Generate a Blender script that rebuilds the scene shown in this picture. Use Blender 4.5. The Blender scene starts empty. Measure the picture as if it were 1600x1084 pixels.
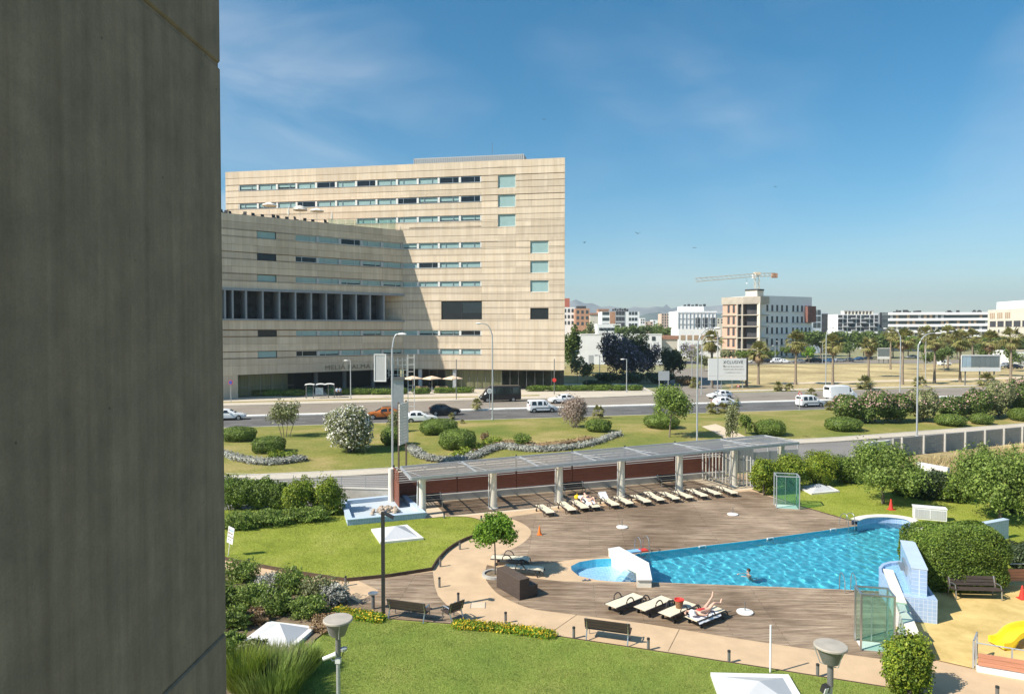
import bpy, math, random
import numpy as np
from mathutils import Vector, Matrix
R = math.radians
rng = random.Random(7)
SC = bpy.context.scene
COL = SC.collection

# ------------------------------------------------------------------ camera
F = 1067.0                       # focal length in photo pixels (1600 px wide, 24 mm on full frame)
H = 12.0                         # eye height
PITCH = math.atan(27.0 / F)
cam_d = bpy.data.cameras.new('camera'); cam = bpy.data.objects.new('camera', cam_d); COL.objects.link(cam)
cam_d.sensor_width = 36.0; cam_d.sensor_fit = 'HORIZONTAL'; cam_d.lens = 36.0 * F / 1600.0
cam_d.clip_start = 0.1; cam_d.clip_end = 30000
cam.location = (0, 0, H); cam.rotation_euler = (math.pi / 2 - PITCH, 0, 0)
SC.camera = cam

# ------------------------------------------------------------------ sky and sun
SUN_EL, SUN_SH = 43.0, 25.0      # elevation, and the angle of the shadows from +X towards +Y
to_sun = Vector((-math.cos(R(SUN_SH)) * math.cos(R(SUN_EL)), -math.sin(R(SUN_SH)) * math.cos(R(SUN_EL)), math.sin(R(SUN_EL))))
W = bpy.data.worlds.new('World'); SC.world = W; W.use_nodes = True
nt = W.node_tree; nt.nodes.clear()
def wn(t, **k):
    n = nt.nodes.new(t)
    for a, b in k.items(): setattr(n, a, b)
    return n
wo = wn('ShaderNodeOutputWorld'); bg = wn('ShaderNodeBackground'); sk = wn('ShaderNodeTexSky', sky_type='NISHITA')
sk.sun_disc = False; sk.sun_elevation = R(SUN_EL)
sk.sun_rotation = math.atan2(to_sun.x, to_sun.y)
sk.air_density = 1.0; sk.dust_density = 0.35; sk.ozone_density = 2.5; sk.altitude = 0
bg.inputs['Strength'].default_value = 0.105
# thin cirrus: streaky noise on the sky direction, all round the sky
tc = wn('ShaderNodeTexCoord'); mp = wn('ShaderNodeMapping'); mp.inputs['Scale'].default_value = (1.3, 1.3, 5.0)
mp.inputs['Rotation'].default_value = (0.0, R(12), R(20)); mp.inputs['Location'].default_value = (18.16, 2.22, 11.60)
n1 = wn('ShaderNodeTexNoise'); n1.inputs['Scale'].default_value = 1.5; n1.inputs['Detail'].default_value = 9; n1.inputs['Roughness'].default_value = .55; n1.inputs['Distortion'].default_value = .6
n2 = wn('ShaderNodeTexNoise'); n2.inputs['Scale'].default_value = 1.35; n2.inputs['Detail'].default_value = 4; n2.inputs['Distortion'].default_value = .8
mp2 = wn('ShaderNodeMapping'); mp2.inputs['Rotation'].default_value = (R(25), R(40), R(35)); mp2.inputs['Location'].default_value = (14.83, 18.82, 14.95)
r1 = wn('ShaderNodeValToRGB'); r1.color_ramp.elements[0].position = .44; r1.color_ramp.elements[1].position = .78
r2 = wn('ShaderNodeValToRGB'); r2.color_ramp.elements[0].position = .44; r2.color_ramp.elements[1].position = .78
mul = wn('ShaderNodeMath', operation='MULTIPLY'); mul2 = wn('ShaderNodeMath', operation='MULTIPLY'); mul2.inputs[1].default_value = 1.35
mix = wn('ShaderNodeMix', data_type='RGBA'); mix.inputs['B'].default_value = (5.6, 5.8, 6.1, 1)
L = nt.links.new
L(tc.outputs['Generated'], mp.inputs['Vector']); L(mp.outputs[0], n1.inputs['Vector'])
L(tc.outputs['Generated'], mp2.inputs['Vector']); L(mp2.outputs[0], n2.inputs['Vector'])
L(n1.outputs[0], r1.inputs[0]); L(n2.outputs[0], r2.inputs[0]); L(r1.outputs[0], mul.inputs[0]); L(r2.outputs[0], mul.inputs[1])
L(mul.outputs[0], mul2.inputs[0]); L(mul2.outputs[0], mix.inputs['Factor']); hs = wn('ShaderNodeHueSaturation'); hs.inputs['Saturation'].default_value = 1.42; hs.inputs['Value'].default_value = .82; hs.inputs['Hue'].default_value = .488
L(sk.outputs[0], hs.inputs['Color']); L(hs.outputs[0], mix.inputs['A'])
L(mix.outputs['Result'], bg.inputs['Color']); L(bg.outputs[0], wo.inputs['Surface'])
sun_d = bpy.data.lights.new('sun', 'SUN'); sun = bpy.data.objects.new('sun', sun_d); COL.objects.link(sun)
sun_d.energy = 5.0; sun_d.angle = R(.53); sun_d.color = (1, .93, .82)
sun.rotation_euler = to_sun.to_track_quat('Z', 'Y').to_euler(); sun.location = (-40, -20, 60)
vs = SC.view_settings; vs.view_transform = 'Standard'; vs.look = 'None'; vs.exposure = 0.62; vs.gamma = 1.0; vs.use_curve_mapping = False
SC.cycles.max_bounces = 8; SC.cycles.transparent_max_bounces = 24; SC.cycles.diffuse_bounces = 3; SC.cycles.glossy_bounces = 3
SC.cycles.caustics_reflective = False; SC.cycles.caustics_refractive = True; SC.cycles.sample_clamp_indirect = 6

# ------------------------------------------------------------------ geometry of the view
def ray(px, py):
    x, y = (px - 800) / F, -(py - 542) / F
    c, s = math.cos(PITCH), math.sin(PITCH)
    return Vector((x, c + y * s, -s + y * c))
def G(px, py, z=0.0):
    d = ray(px, py); t = (z - H) / d.z
    return Vector((d.x * t, d.y * t, z))
def PD(px, py, Y):
    d = ray(px, py); t = Y / d.y
    return Vector((d.x * t, Y, H + d.z * t))
def pxm(Y): return F / Y                                        # pixels per metre at depth Y
def unit(v): v = Vector(v); return v / v.length

# ------------------------------------------------------------------ materials
MATS = {}
def nodes(name):
    m = bpy.data.materials.new(name); m.use_nodes = True; t = m.node_tree
    return m, t, t.nodes['Principled BSDF'], t.links.new
def mat(name, col, rough=.7, var=.1, vs=1.5, bump=0., bs=40., metal=0., spec=.4, alt=None, det=5, stretch=None, fine=0.0, fs=30.):
    m, t, p, L = nodes(name)
    a = tuple(max(0, c * (1 - var)) for c in col); b = tuple(min(1, c * (1 + var)) for c in (alt or col))
    tc = t.nodes.new('ShaderNodeTexCoord'); src = tc.outputs['Object']
    if stretch:
        mp = t.nodes.new('ShaderNodeMapping'); mp.inputs['Scale'].default_value = stretch; L(src, mp.inputs['Vector']); src = mp.outputs[0]
    n = t.nodes.new('ShaderNodeTexNoise'); n.inputs['Scale'].default_value = vs; n.inputs['Detail'].default_value = det; n.inputs['Roughness'].default_value = .6
    L(src, n.inputs['Vector'])
    rp = t.nodes.new('ShaderNodeValToRGB'); rp.color_ramp.elements[0].position = .32; rp.color_ramp.elements[1].position = .68
    rp.color_ramp.elements[0].color = (*a, 1); rp.color_ramp.elements[1].color = (*b, 1)
    L(n.outputs[0], rp.inputs[0]); out = rp.outputs[0]
    if fine:
        n3 = t.nodes.new('ShaderNodeTexNoise'); n3.inputs['Scale'].default_value = fs; n3.inputs['Detail'].default_value = 3; L(src, n3.inputs['Vector'])
        mr = t.nodes.new('ShaderNodeMapRange'); mr.inputs[1].default_value = .3; mr.inputs[2].default_value = .7; mr.inputs[3].default_value = 1 - fine; mr.inputs[4].default_value = 1 + fine
        L(n3.outputs[0], mr.inputs[0]); mx = t.nodes.new('ShaderNodeMix'); mx.data_type = 'RGBA'; mx.blend_type = 'MULTIPLY'; mx.inputs['Factor'].default_value = 1
        L(out, mx.inputs['A']); L(mr.outputs[0], mx.inputs['B']); out = mx.outputs['Result']
    L(out, p.inputs['Base Color'])
    p.inputs['Roughness'].default_value = rough; p.inputs['Metallic'].default_value = metal; p.inputs['Specular IOR Level'].default_value = spec
    if bump:
        n2 = t.nodes.new('ShaderNodeTexNoise'); n2.inputs['Scale'].default_value = bs; n2.inputs['Detail'].default_value = 4; L(src, n2.inputs['Vector'])
        bp = t.nodes.new('ShaderNodeBump'); bp.inputs['Strength'].default_value = bump; bp.inputs['Distance'].default_value = .05
        L(n2.outputs[0], bp.inputs['Height']); L(bp.outputs[0], p.inputs['Normal'])
    MATS[name] = m; return m
def leafmat(name, c1, c2, c3=None, trans=.3, rough=.55):
    m, t, p, L = nodes(name)
    if name.startswith('leaf_') and not any(k in name for k in ('grass', 'straw', 'grey', 'dead')): c1, c2, c3 = [tuple(min(.6, v * 1.3) for v in c) if c else None for c in (c1, c2, c3)]
    at = t.nodes.new('ShaderNodeAttribute'); at.attribute_name = 'rnd'
    rp = t.nodes.new('ShaderNodeValToRGB'); e = rp.color_ramp.elements
    e[0].color = (*c1, 1); e[1].color = (*c2, 1)
    if c3: k = e.new(.5); k.color = (*c3, 1)
    tc = t.nodes.new('ShaderNodeTexCoord'); n = t.nodes.new('ShaderNodeTexNoise'); n.inputs['Scale'].default_value = 1.1; n.inputs['Detail'].default_value = 3
    L(tc.outputs['Object'], n.inputs['Vector'])
    mr = t.nodes.new('ShaderNodeMapRange'); mr.inputs[1].default_value = .3; mr.inputs[2].default_value = .7; mr.inputs[3].default_value = .72; mr.inputs[4].default_value = 1.25
    mx = t.nodes.new('ShaderNodeMix'); mx.data_type = 'RGBA'; mx.blend_type = 'MULTIPLY'; mx.inputs['Factor'].default_value = 1
    L(at.outputs['Fac'], rp.inputs[0]); L(rp.outputs[0], mx.inputs['A']); L(n.outputs[0], mr.inputs[0]); L(mr.outputs[0], mx.inputs['B'])
    L(mx.outputs['Result'], p.inputs['Base Color']); p.inputs['Roughness'].default_value = rough; p.inputs['Specular IOR Level'].default_value = .35
    tr = t.nodes.new('ShaderNodeBsdfTranslucent'); L(mx.outputs['Result'], tr.inputs['Color'])
    ms = t.nodes.new('ShaderNodeMixShader'); ms.inputs[0].default_value = trans
    L(p.outputs[0], ms.inputs[1]); L(tr.outputs[0], ms.inputs[2]); L(ms.outputs[0], t.nodes['Material Output'].inputs['Surface'])
    MATS[name] = m; return m
def thin_fresnel(t, L, ior):
    # a thin pane reflects alike from both faces
    fr = t.nodes.new('ShaderNodeFresnel'); ge = t.nodes.new('ShaderNodeNewGeometry'); mr = t.nodes.new('ShaderNodeMapRange'); mr.inputs[3].default_value = ior; mr.inputs[4].default_value = 1 / ior
    L(ge.outputs['Backfacing'], mr.inputs[0]); L(mr.outputs[0], fr.inputs['IOR']); return fr
def glassmat(name, tint, through=.5, rough=.03, body=(.02, .03, .035), ior=1.5):
    """pane: part see-through, part its own tint, reflecting by Fresnel"""
    m, t, p, L = nodes(name)
    p.inputs['Base Color'].default_value = (*body, 1); p.inputs['Roughness'].default_value = rough; p.inputs['IOR'].default_value = ior
    p.inputs['Specular IOR Level'].default_value = .5
    tr = t.nodes.new('ShaderNodeBsdfTransparent'); tr.inputs['Color'].default_value = (*tint, 1)
    fr = thin_fresnel(t, L, ior)
    mt = t.nodes.new('ShaderNodeMath'); mt.operation = 'MULTIPLY_ADD'; mt.inputs[1].default_value = -through; mt.inputs[2].default_value = through
    L(fr.outputs[0], mt.inputs[0])
    ms = t.nodes.new('ShaderNodeMixShader'); L(mt.outputs[0], ms.inputs[0]); L(p.outputs[0], ms.inputs[1]); L(tr.outputs[0], ms.inputs[2])
    L(ms.outputs[0], t.nodes['Material Output'].inputs['Surface']); MATS[name] = m; return m

# ------------------------------------------------------------------ mesh helpers
class MB:
    def __init__(s): s.v, s.f, s.mi = [], [], []
    def add(s, vs, fs, mi=0):
        o = len(s.v); s.v += [tuple(p) for p in vs]; s.f += [tuple(i + o for i in q) for q in fs]; s.mi += [mi] * len(fs); return s
    def box(s, c, d, rz=0., mi=0, tilt=None):
        hx, hy, hz = d[0] / 2, d[1] / 2, d[2] / 2
        M = Matrix.Translation(c) @ Matrix.Rotation(rz, 4, 'Z')
        if tilt: M = M @ Matrix.Rotation(tilt[0], 4, 'X') @ Matrix.Rotation(tilt[1], 4, 'Y')
        vs = [M @ Vector((x, y, z)) for z in (-hz, hz) for x, y in ((-hx, -hy), (hx, -hy), (hx, hy), (-hx, hy))]
        return s.add(vs, [(3, 2, 1, 0), (4, 5, 6, 7), (0, 1, 5, 4), (1, 2, 6, 5), (2, 3, 7, 6), (3, 0, 4, 7)], mi)
    def bb(s, x0, x1, y0, y1, z0, z1, mi=0):
        return s.box(((x0 + x1) / 2, (y0 + y1) / 2, (z0 + z1) / 2), (abs(x1 - x0), abs(y1 - y0), abs(z1 - z0)), 0, mi)
    def prism(s, poly, z0, z1, mi=0, bottom=True):
        n = len(poly); ar = sum(poly[i][0] * poly[(i + 1) % n][1] - poly[(i + 1) % n][0] * poly[i][1] for i in range(n))
        if ar < 0: poly = poly[::-1]
        vs = [(p[0], p[1], z0) for p in poly] + [(p[0], p[1], z1) for p in poly]
        fs = [tuple(range(n, 2 * n))] + [(i, (i + 1) % n, n + (i + 1) % n, n + i) for i in range(n)]
        if bottom: fs.append(tuple(range(n - 1, -1, -1)))
        return s.add(vs, fs, mi)
    def sheet(s, pts, mi=0):
        n = len(pts); ar = sum(pts[i][0] * pts[(i + 1) % n][1] - pts[(i + 1) % n][0] * pts[i][1] for i in range(n))
        if ar < 0: pts = pts[::-1]
        return s.add(pts, [tuple(range(n))], mi)
    def tube(s, path, r, n=8, mi=0, cap=True):
        path = [Vector(p) for p in path]; rs = r if isinstance(r, (list, tuple)) else [r] * len(path)
        vs, fs = [], []
        for i, p in enumerate(path):
            d = (path[min(i + 1, len(path) - 1)] - path[max(i - 1, 0)]).normalized()
            up = Vector((0, 0, 1)) if abs(d.z) < .9 else Vector((1, 0, 0))
            a = d.cross(up).normalized(); b = a.cross(d).normalized()
            vs += [p + (a * math.cos(2 * math.pi * k / n) + b * math.sin(2 * math.pi * k / n)) * rs[i] for k in range(n)]
        for i in range(len(path) - 1):
            for k in range(n):
                fs.append((i * n + k, (i + 1) * n + k, (i + 1) * n + (k + 1) % n, i * n + (k + 1) % n))
        if cap: fs += [tuple(range(n)), tuple(range((len(path) - 1) * n, len(path) * n))[::-1]]
        return s.add(vs, fs, mi)
    def lathe(s, prof, c=(0, 0, 0), n=16, mi=0, sx=1., sy=1.):
        vs = [(c[0] + r * math.cos(2 * math.pi * k / n) * sx, c[1] + r * math.sin(2 * math.pi * k / n) * sy, c[2] + z) for r, z in prof for k in range(n)]
        fs = [(i * n + k, i * n + (k + 1) % n, (i + 1) * n + (k + 1) % n, (i + 1) * n + k) for i in range(len(prof) - 1) for k in range(n)]
        if prof[0][0] > 1e-4: fs.append(tuple(range(n))[::-1])
        if prof[-1][0] > 1e-4: fs.append(tuple(range((len(prof) - 1) * n, len(prof) * n)))
        return s.add(vs, fs, mi)
    def mesh(s, name, m, smooth=False):
        me = bpy.data.meshes.new(name); me.from_pydata(s.v, [], s.f); 
        for k in (m if isinstance(m, (list, tuple)) else [m]): me.materials.append(MATS[k] if isinstance(k, str) else k)
        if any(s.mi): me.polygons.foreach_set('material_index', s.mi)
        if smooth:
            me.polygons.foreach_set('use_smooth', [True] * len(s.f)); me.set_sharp_from_angle(angle=R(40))
        me.update(); return me
    def build(s, name, m, parent=None, smooth=False, loc=None, rz=0):
        return link(name, s.mesh(name, m, smooth), parent, loc, rz)
def link(name, me, parent=None, loc=None, rz=0):
    o = bpy.data.objects.new(name, me); COL.objects.link(o)
    if parent: o.parent = parent
    if loc is not None: o.location = loc
    if rz: o.rotation_euler = (0, 0, rz)
    return o
def tag(o, label=None, cat=None, group=None, kind=None):
    if label: o['label'] = label
    if cat: o['category'] = cat
    if group: o['group'] = group
    if kind: o['kind'] = kind
    return o
def thing(name, label, cat, loc=(0, 0, 0), rz=0., group=None):
    o = bpy.data.objects.new(name, None); COL.objects.link(o); o.location = loc; o.rotation_euler = (0, 0, rz); o.empty_display_size = .2
    return tag(o, label, cat, group)
def copy_tree(o, parent=None):
    c = o.copy(); COL.objects.link(c)
    if parent: c.parent = parent
    for ch in list(o.children): copy_tree(ch, c)
    return c
def struct(name, mb, m, label=None):
    o = mb.build(name, m); o['kind'] = 'structure'
    if label: o['label'] = label
    return o
def bezier(pts, n=6):
    """Catmull-Rom through the points"""
    P = [Vector(p) for p in pts]; out = []
    for i in range(len(P) - 1):
        a, b, c, d = P[max(i - 1, 0)], P[i], P[i + 1], P[min(i + 2, len(P) - 1)]
        for k in range(n):
            t = k / n
            out.append(.5 * ((2 * b) + (c - a) * t + (2 * a - 5 * b + 4 * c - d) * t * t + (3 * b - a - 3 * c + d) * t ** 3))
    out.append(P[-1]); return out
def gp(pts, z=0.0): return [G(x, y, z) for x, y in pts]

# ------------------------------------------------------------------ foliage
def quads_mesh(name, V, rnd, m, extra=None):
    """V: (n,4,3) leaf corners"""
    n = len(V); me = bpy.data.meshes.new(name)
    v = V.reshape(-1, 3); nv = len(v); loops = np.arange(n * 4, dtype=np.int32); st = np.arange(0, n * 4, 4, dtype=np.int32)
    me.vertices.add(nv); me.vertices.foreach_set('co', v.astype(np.float32).ravel())
    me.loops.add(n * 4); me.loops.foreach_set('vertex_index', loops)
    me.polygons.add(n); me.polygons.foreach_set('loop_start', st)
    a = me.attributes.new('rnd', 'FLOAT', 'FACE'); a.data.foreach_set('value', rnd.astype(np.float32))
    me.materials.append(MATS[m]); me.update(calc_edges=True); return me
def lobes_points(rs, lobes, n, shell=.22, sup=2.0, zmin=None, lump=.12, lf=5.0):
    """points on and just under the skin of a set of ellipsoids; sup>2 makes them boxier"""
    vol = np.array([(l[3] * l[4] + l[4] * l[5] + l[3] * l[5]) for l in lobes]); vol = vol / vol.sum()
    P, N = [], []
    for l, w in zip(lobes, vol):
        k = max(8, int(n * w)); d = rs.normal(size=(k, 3)); d /= np.linalg.norm(d, axis=1)[:, None]
        if sup != 2.0:
            q = (np.abs(d) ** sup).sum(1) ** (1 / sup); dd = d / q[:, None]
        else: dd = d
        ph = rs.uniform(0, 6.28, 9); fr = rs.normal(size=(9, 3)) * lf
        lumpv = 1 + lump * np.sin(d @ fr.T + ph).sum(1) / 3
        rad = lumpv * (1 - np.abs(rs.normal(0, shell, k)))
        P.append(np.array(l[:3]) + dd * rad[:, None] * np.array(l[3:6])); N.append(d / np.array(l[3:6]) * min(l[3:6]))
    P, N = np.concatenate(P), np.concatenate(N); N /= np.linalg.norm(N, axis=1)[:, None] + 1e-9
    if zmin is not None: k = P[:, 2] > zmin; P, N = P[k], N[k]
    return P, N
def leaf_quads(rs, P, N, size, asp=.55, rand=.8, droop=0.0, jit=.35):
    n = len(P); nn = N + rs.normal(size=(n, 3)) * rand; nn[:, 2] += .25; nn /= np.linalg.norm(nn, axis=1)[:, None]
    t = rs.normal(size=(n, 3)); t[:, 2] -= droop; t -= nn * (t * nn).sum(1)[:, None]; t /= np.linalg.norm(t, axis=1)[:, None] + 1e-9
    b = np.cross(nn, t); s = size * (1 + rs.uniform(-jit, jit, n)); a = t * (s * .5)[:, None]; w = b * (s * .5 * asp)[:, None]
    return np.stack([P - a, P - a * .1 + w, P + a, P - a * .1 - w], 1)
def foliage(name, lobes, n, size, m, parent=None, seed=1, asp=.55, shell=.22, sup=2., zmin=.02, lump=.12, core=.0, rand=.8, droop=0., lf=5.):
    rs = np.random.RandomState(seed); P, N = lobes_points(rs, lobes, n, shell, sup, zmin, lump, lf)
    V = leaf_quads(rs, P, N, size, asp, rand, droop)
    if core:                                    # woody, leafy inside of a clipped shrub
        k = 6; C = []
        for l in lobes:
            for i in range(k):
                for j in range(2 * k):
                    q = []
                    for (ii, jj) in ((i, j), (i, j + 1), (i + 1, j + 1), (i + 1, j)):
                        th, fi = math.pi * ii / k, math.pi * jj / k
                        d = np.array([math.sin(th) * math.cos(fi), math.sin(th) * math.sin(fi), math.cos(th)])
                        if sup != 2.: d = d / ((np.abs(d) ** sup).sum() ** (1 / sup))
                        p = np.array(l[:3]) + d * np.array(l[3:6]) * core; p[2] = max(p[2], .0); q.append(p)
                    C.append(q[::-1])
        V = np.concatenate([V, np.array(C)])
    return link(name, quads_mesh(name, V, rs.uniform(0, 1, len(V)), m), parent)
def size_at(px, py, wpx, hpx):
    b = G(px, py); k = b.y / F * math.sqrt(1 + ((px - 800) / F) ** 2 * .0); return b, wpx * k, hpx * k
_seed = [100]
def sd(): _seed[0] += 1; return _seed[0]
# ================================================================== materials
mat('earth', (.30, .25, .16), .95, .25, .08, alt=(.22, .23, .10))
mat('asphalt', (.105, .10, .094), .85, .14, .25, .15, 60, alt=(.125, .12, .115), fine=.1, fs=8)
mat('asphalt_old', (.25, .215, .175), .9, .12, .2, .15, 60, fine=.08, fs=6)
mat('slip_road', (.215, .20, .185), .9, .12, .2, .1, 60, fine=.08, fs=6)
mat('sidewalk', (.52, .46, .37), .9, .08, .3, .1, 30, fine=.06, fs=5)
mat('kerb', (.55, .52, .46), .85, .12, 1.)
mat('median', (.74, .72, .67), .9, .14, .8, .4, 9, fine=.15, fs=5)
mat('paint', (.40, .39, .36), .7, .15, 2)
mat('path', (.55, .395, .245), .9, .10, .9, .1, 60, fine=.05, fs=25)
mat('sand_strip', (.60, .49, .35), .9, .06, .5, .1, 60, fine=.05, fs=25)
mat('play', (.52, .375, .13), .85, .10, .8, .15, 80, alt=(.64, .47, .19), fine=.05, fs=15)
mat('dry', (.36, .265, .115), .95, .3, .06, .5, 6, alt=(.46, .37, .185), fine=.22, fs=1.2)
mat('soil', (.20, .15, .095), .95, .3, 1.2, .6, 20, fine=.2, fs=6)
mat('concrete', (.42, .40, .36), .9, .12, .6, .2, 30, fine=.06, fs=4)
mat('white_wall', (.68, .67, .63), .8, .05, .8, .05, 20)
mat('cream', (.74, .69, .58), .75, .06, 1., .05, 20)
mat('brown_edge', (.085, .055, .038), .65, .25, 3)
mat('steel', (.52, .53, .53), .32, .05, 5, metal=.85)
mat('galv', (.46, .48, .49), .5, .08, 3, metal=.5)
mat('dark_metal', (.045, .045, .045), .5, .2, 4, metal=.3)
mat('grey_metal', (.19, .19, .185), .5, .12, 4, metal=.3)
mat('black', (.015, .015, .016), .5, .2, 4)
mat('white', (.72, .72, .70), .55, .03, 3)
mat('offwhite', (.72, .71, .67), .7, .06, 3)
mat('red', (.62, .05, .035), .5, .1, 4)
mat('orange', (.80, .20, .03), .5, .08, 4)
mat('yellow_plastic', (.82, .56, .03), .4, .05, 3)
mat('wood_dark', (.10, .072, .055), .65, .3, 5, .25, 30, stretch=(.6, 8, 8))
mat('wood_brown', (.065, .048, .04), .6, .3, 4, .25, 30, stretch=(.6, 8, 8))
mat('wood_red', (.185, .062, .036), .6, .2, 3, .2, 30, stretch=(.5, 6, 6))
mat('terracotta', (.52, .235, .14), .7, .15, 3, .2, 20, stretch=(.6, 6, 6))
mat('bark', (.21, .17, .13), .9, .3, 6, .6, 25, stretch=(3, 3, .8))
mat('palm_bark', (.25, .20, .15), .95, .3, 3, .8, 14, stretch=(1, 1, 3))
mat('skin', (.68, .42, .31), .55, .05, 8)
mat('rubber', (.02, .02, .02), .85, .1, 5)
mat('rim', (.40, .41, .42), .35, .05, 5, metal=.7)
leafmat('leaf_hedge', (.045, .085, .014), (.19, .25, .04), (.10, .155, .022), .28)
leafmat('leaf_yellow', (.07, .12, .014), (.30, .33, .035), (.16, .22, .022), .3)
leafmat('leaf_bush', (.07, .11, .02), (.18, .235, .045), (.115, .165, .03), .28)
leafmat('leaf_tree', (.05, .085, .02), (.15, .195, .05), (.09, .135, .03), .3)
leafmat('leaf_tree2', (.08, .13, .024), (.26, .32, .075), (.15, .215, .042), .35)
leafmat('leaf_bright', (.07, .15, .012), (.20, .32, .03), (.12, .22, .018), .35)
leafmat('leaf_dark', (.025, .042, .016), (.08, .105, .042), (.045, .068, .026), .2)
leafmat('leaf_purple', (.06, .055, .075), (.19, .165, .235), (.055, .065, .05), .25)
leafmat('leaf_olive', (.11, .125, .05), (.25, .26, .12), (.17, .185, .08), .25)
leafmat('leaf_grey', (.26, .26, .22), (.50, .50, .44), (.36, .36, .31), .15)
leafmat('leaf_dryred', (.16, .09, .05), (.33, .21, .12), (.22, .16, .075), .2)
leafmat('leaf_palm', (.12, .13, .035), (.36, .32, .14), (.21, .205, .07), .3)
leafmat('leaf_palm_dead', (.22, .155, .085), (.36, .27, .155), (.28, .20, .11), .15)
leafmat('leaf_grass', (.19, .27, .045), (.44, .54, .14), (.29, .39, .08), .45, .7)
leafmat('leaf_grass2', (.27, .31, .04), (.52, .54, .13), (.38, .42, .075), .45, .7)
leafmat('leaf_straw', (.34, .27, .12), (.55, .45, .24), (.43, .34, .17), .2, .8)
leafmat('flower_white', (.70, .68, .58), (.85, .84, .76), None, .2)
leafmat('flower_pink', (.46, .27, .25), (.70, .46, .44), (.52, .36, .28), .2)
leafmat('flower_yellow', (.55, .38, .02), (.75, .52, .03), None, .2)
leafmat('flower_mauve', (.30, .235, .19), (.47, .36, .31), (.36, .28, .22), .2)
leafmat('flower_lilac', (.34, .29, .42), (.52, .46, .58), None, .2)

# lawn: fine green mottling over broad dry and lush patches
def lawnmat(name, a, b, c, broad=.12, fine=14.):
    m, t, p, L = nodes(name); tc = t.nodes.new('ShaderNodeTexCoord')
    n = t.nodes.new('ShaderNodeTexNoise'); n.inputs['Scale'].default_value = broad; n.inputs['Detail'].default_value = 7; n.inputs['Roughness'].default_value = .62
    f = t.nodes.new('ShaderNodeTexNoise'); f.inputs['Scale'].default_value = fine; f.inputs['Detail'].default_value = 5; f.inputs['Roughness'].default_value = .7
    L(tc.outputs['Object'], n.inputs['Vector']); L(tc.outputs['Object'], f.inputs['Vector'])
    rp = t.nodes.new('ShaderNodeValToRGB'); e = rp.color_ramp.elements; e[0].position = .34; e[1].position = .66
    e[0].color = (*a, 1); e[1].color = (*c, 1); k = e.new(.5); k.color = (*b, 1)
    mr = t.nodes.new('ShaderNodeMapRange'); mr.inputs[1].default_value = .28; mr.inputs[2].default_value = .72; mr.inputs[3].default_value = .62; mr.inputs[4].default_value = 1.35
    mx = t.nodes.new('ShaderNodeMix'); mx.data_type = 'RGBA'; mx.blend_type = 'MULTIPLY'; mx.inputs['Factor'].default_value = 1
    L(n.outputs[0], rp.inputs[0]); L(f.outputs[0], mr.inputs[0]); L(rp.outputs[0], mx.inputs['A']); L(mr.outputs[0], mx.inputs['B'])
    L(mx.outputs['Result'], p.inputs['Base Color']); p.inputs['Roughness'].default_value = .9; p.inputs['Specular IOR Level'].default_value = .15
    bp = t.nodes.new('ShaderNodeBump'); bp.inputs['Strength'].default_value = .8; bp.inputs['Distance'].default_value = .06; L(f.outputs[0], bp.inputs['Height']); L(bp.outputs[0], p.inputs['Normal'])
    MATS[name] = m
lawnmat('lawn', (.22, .265, .034), (.28, .32, .048), (.34, .36, .075), .35, 16)
lawnmat('lawn_near', (.19, .25, .05), (.24, .29, .06), (.28, .31, .075), .35, 22)
lawnmat('lawn_street', (.14, .175, .034), (.225, .22, .055), (.37, .29, .12), .11, 5)
lawnmat('verge', (.20, .19, .05), (.30, .25, .10), (.38, .30, .15), .2, 4)

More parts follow.
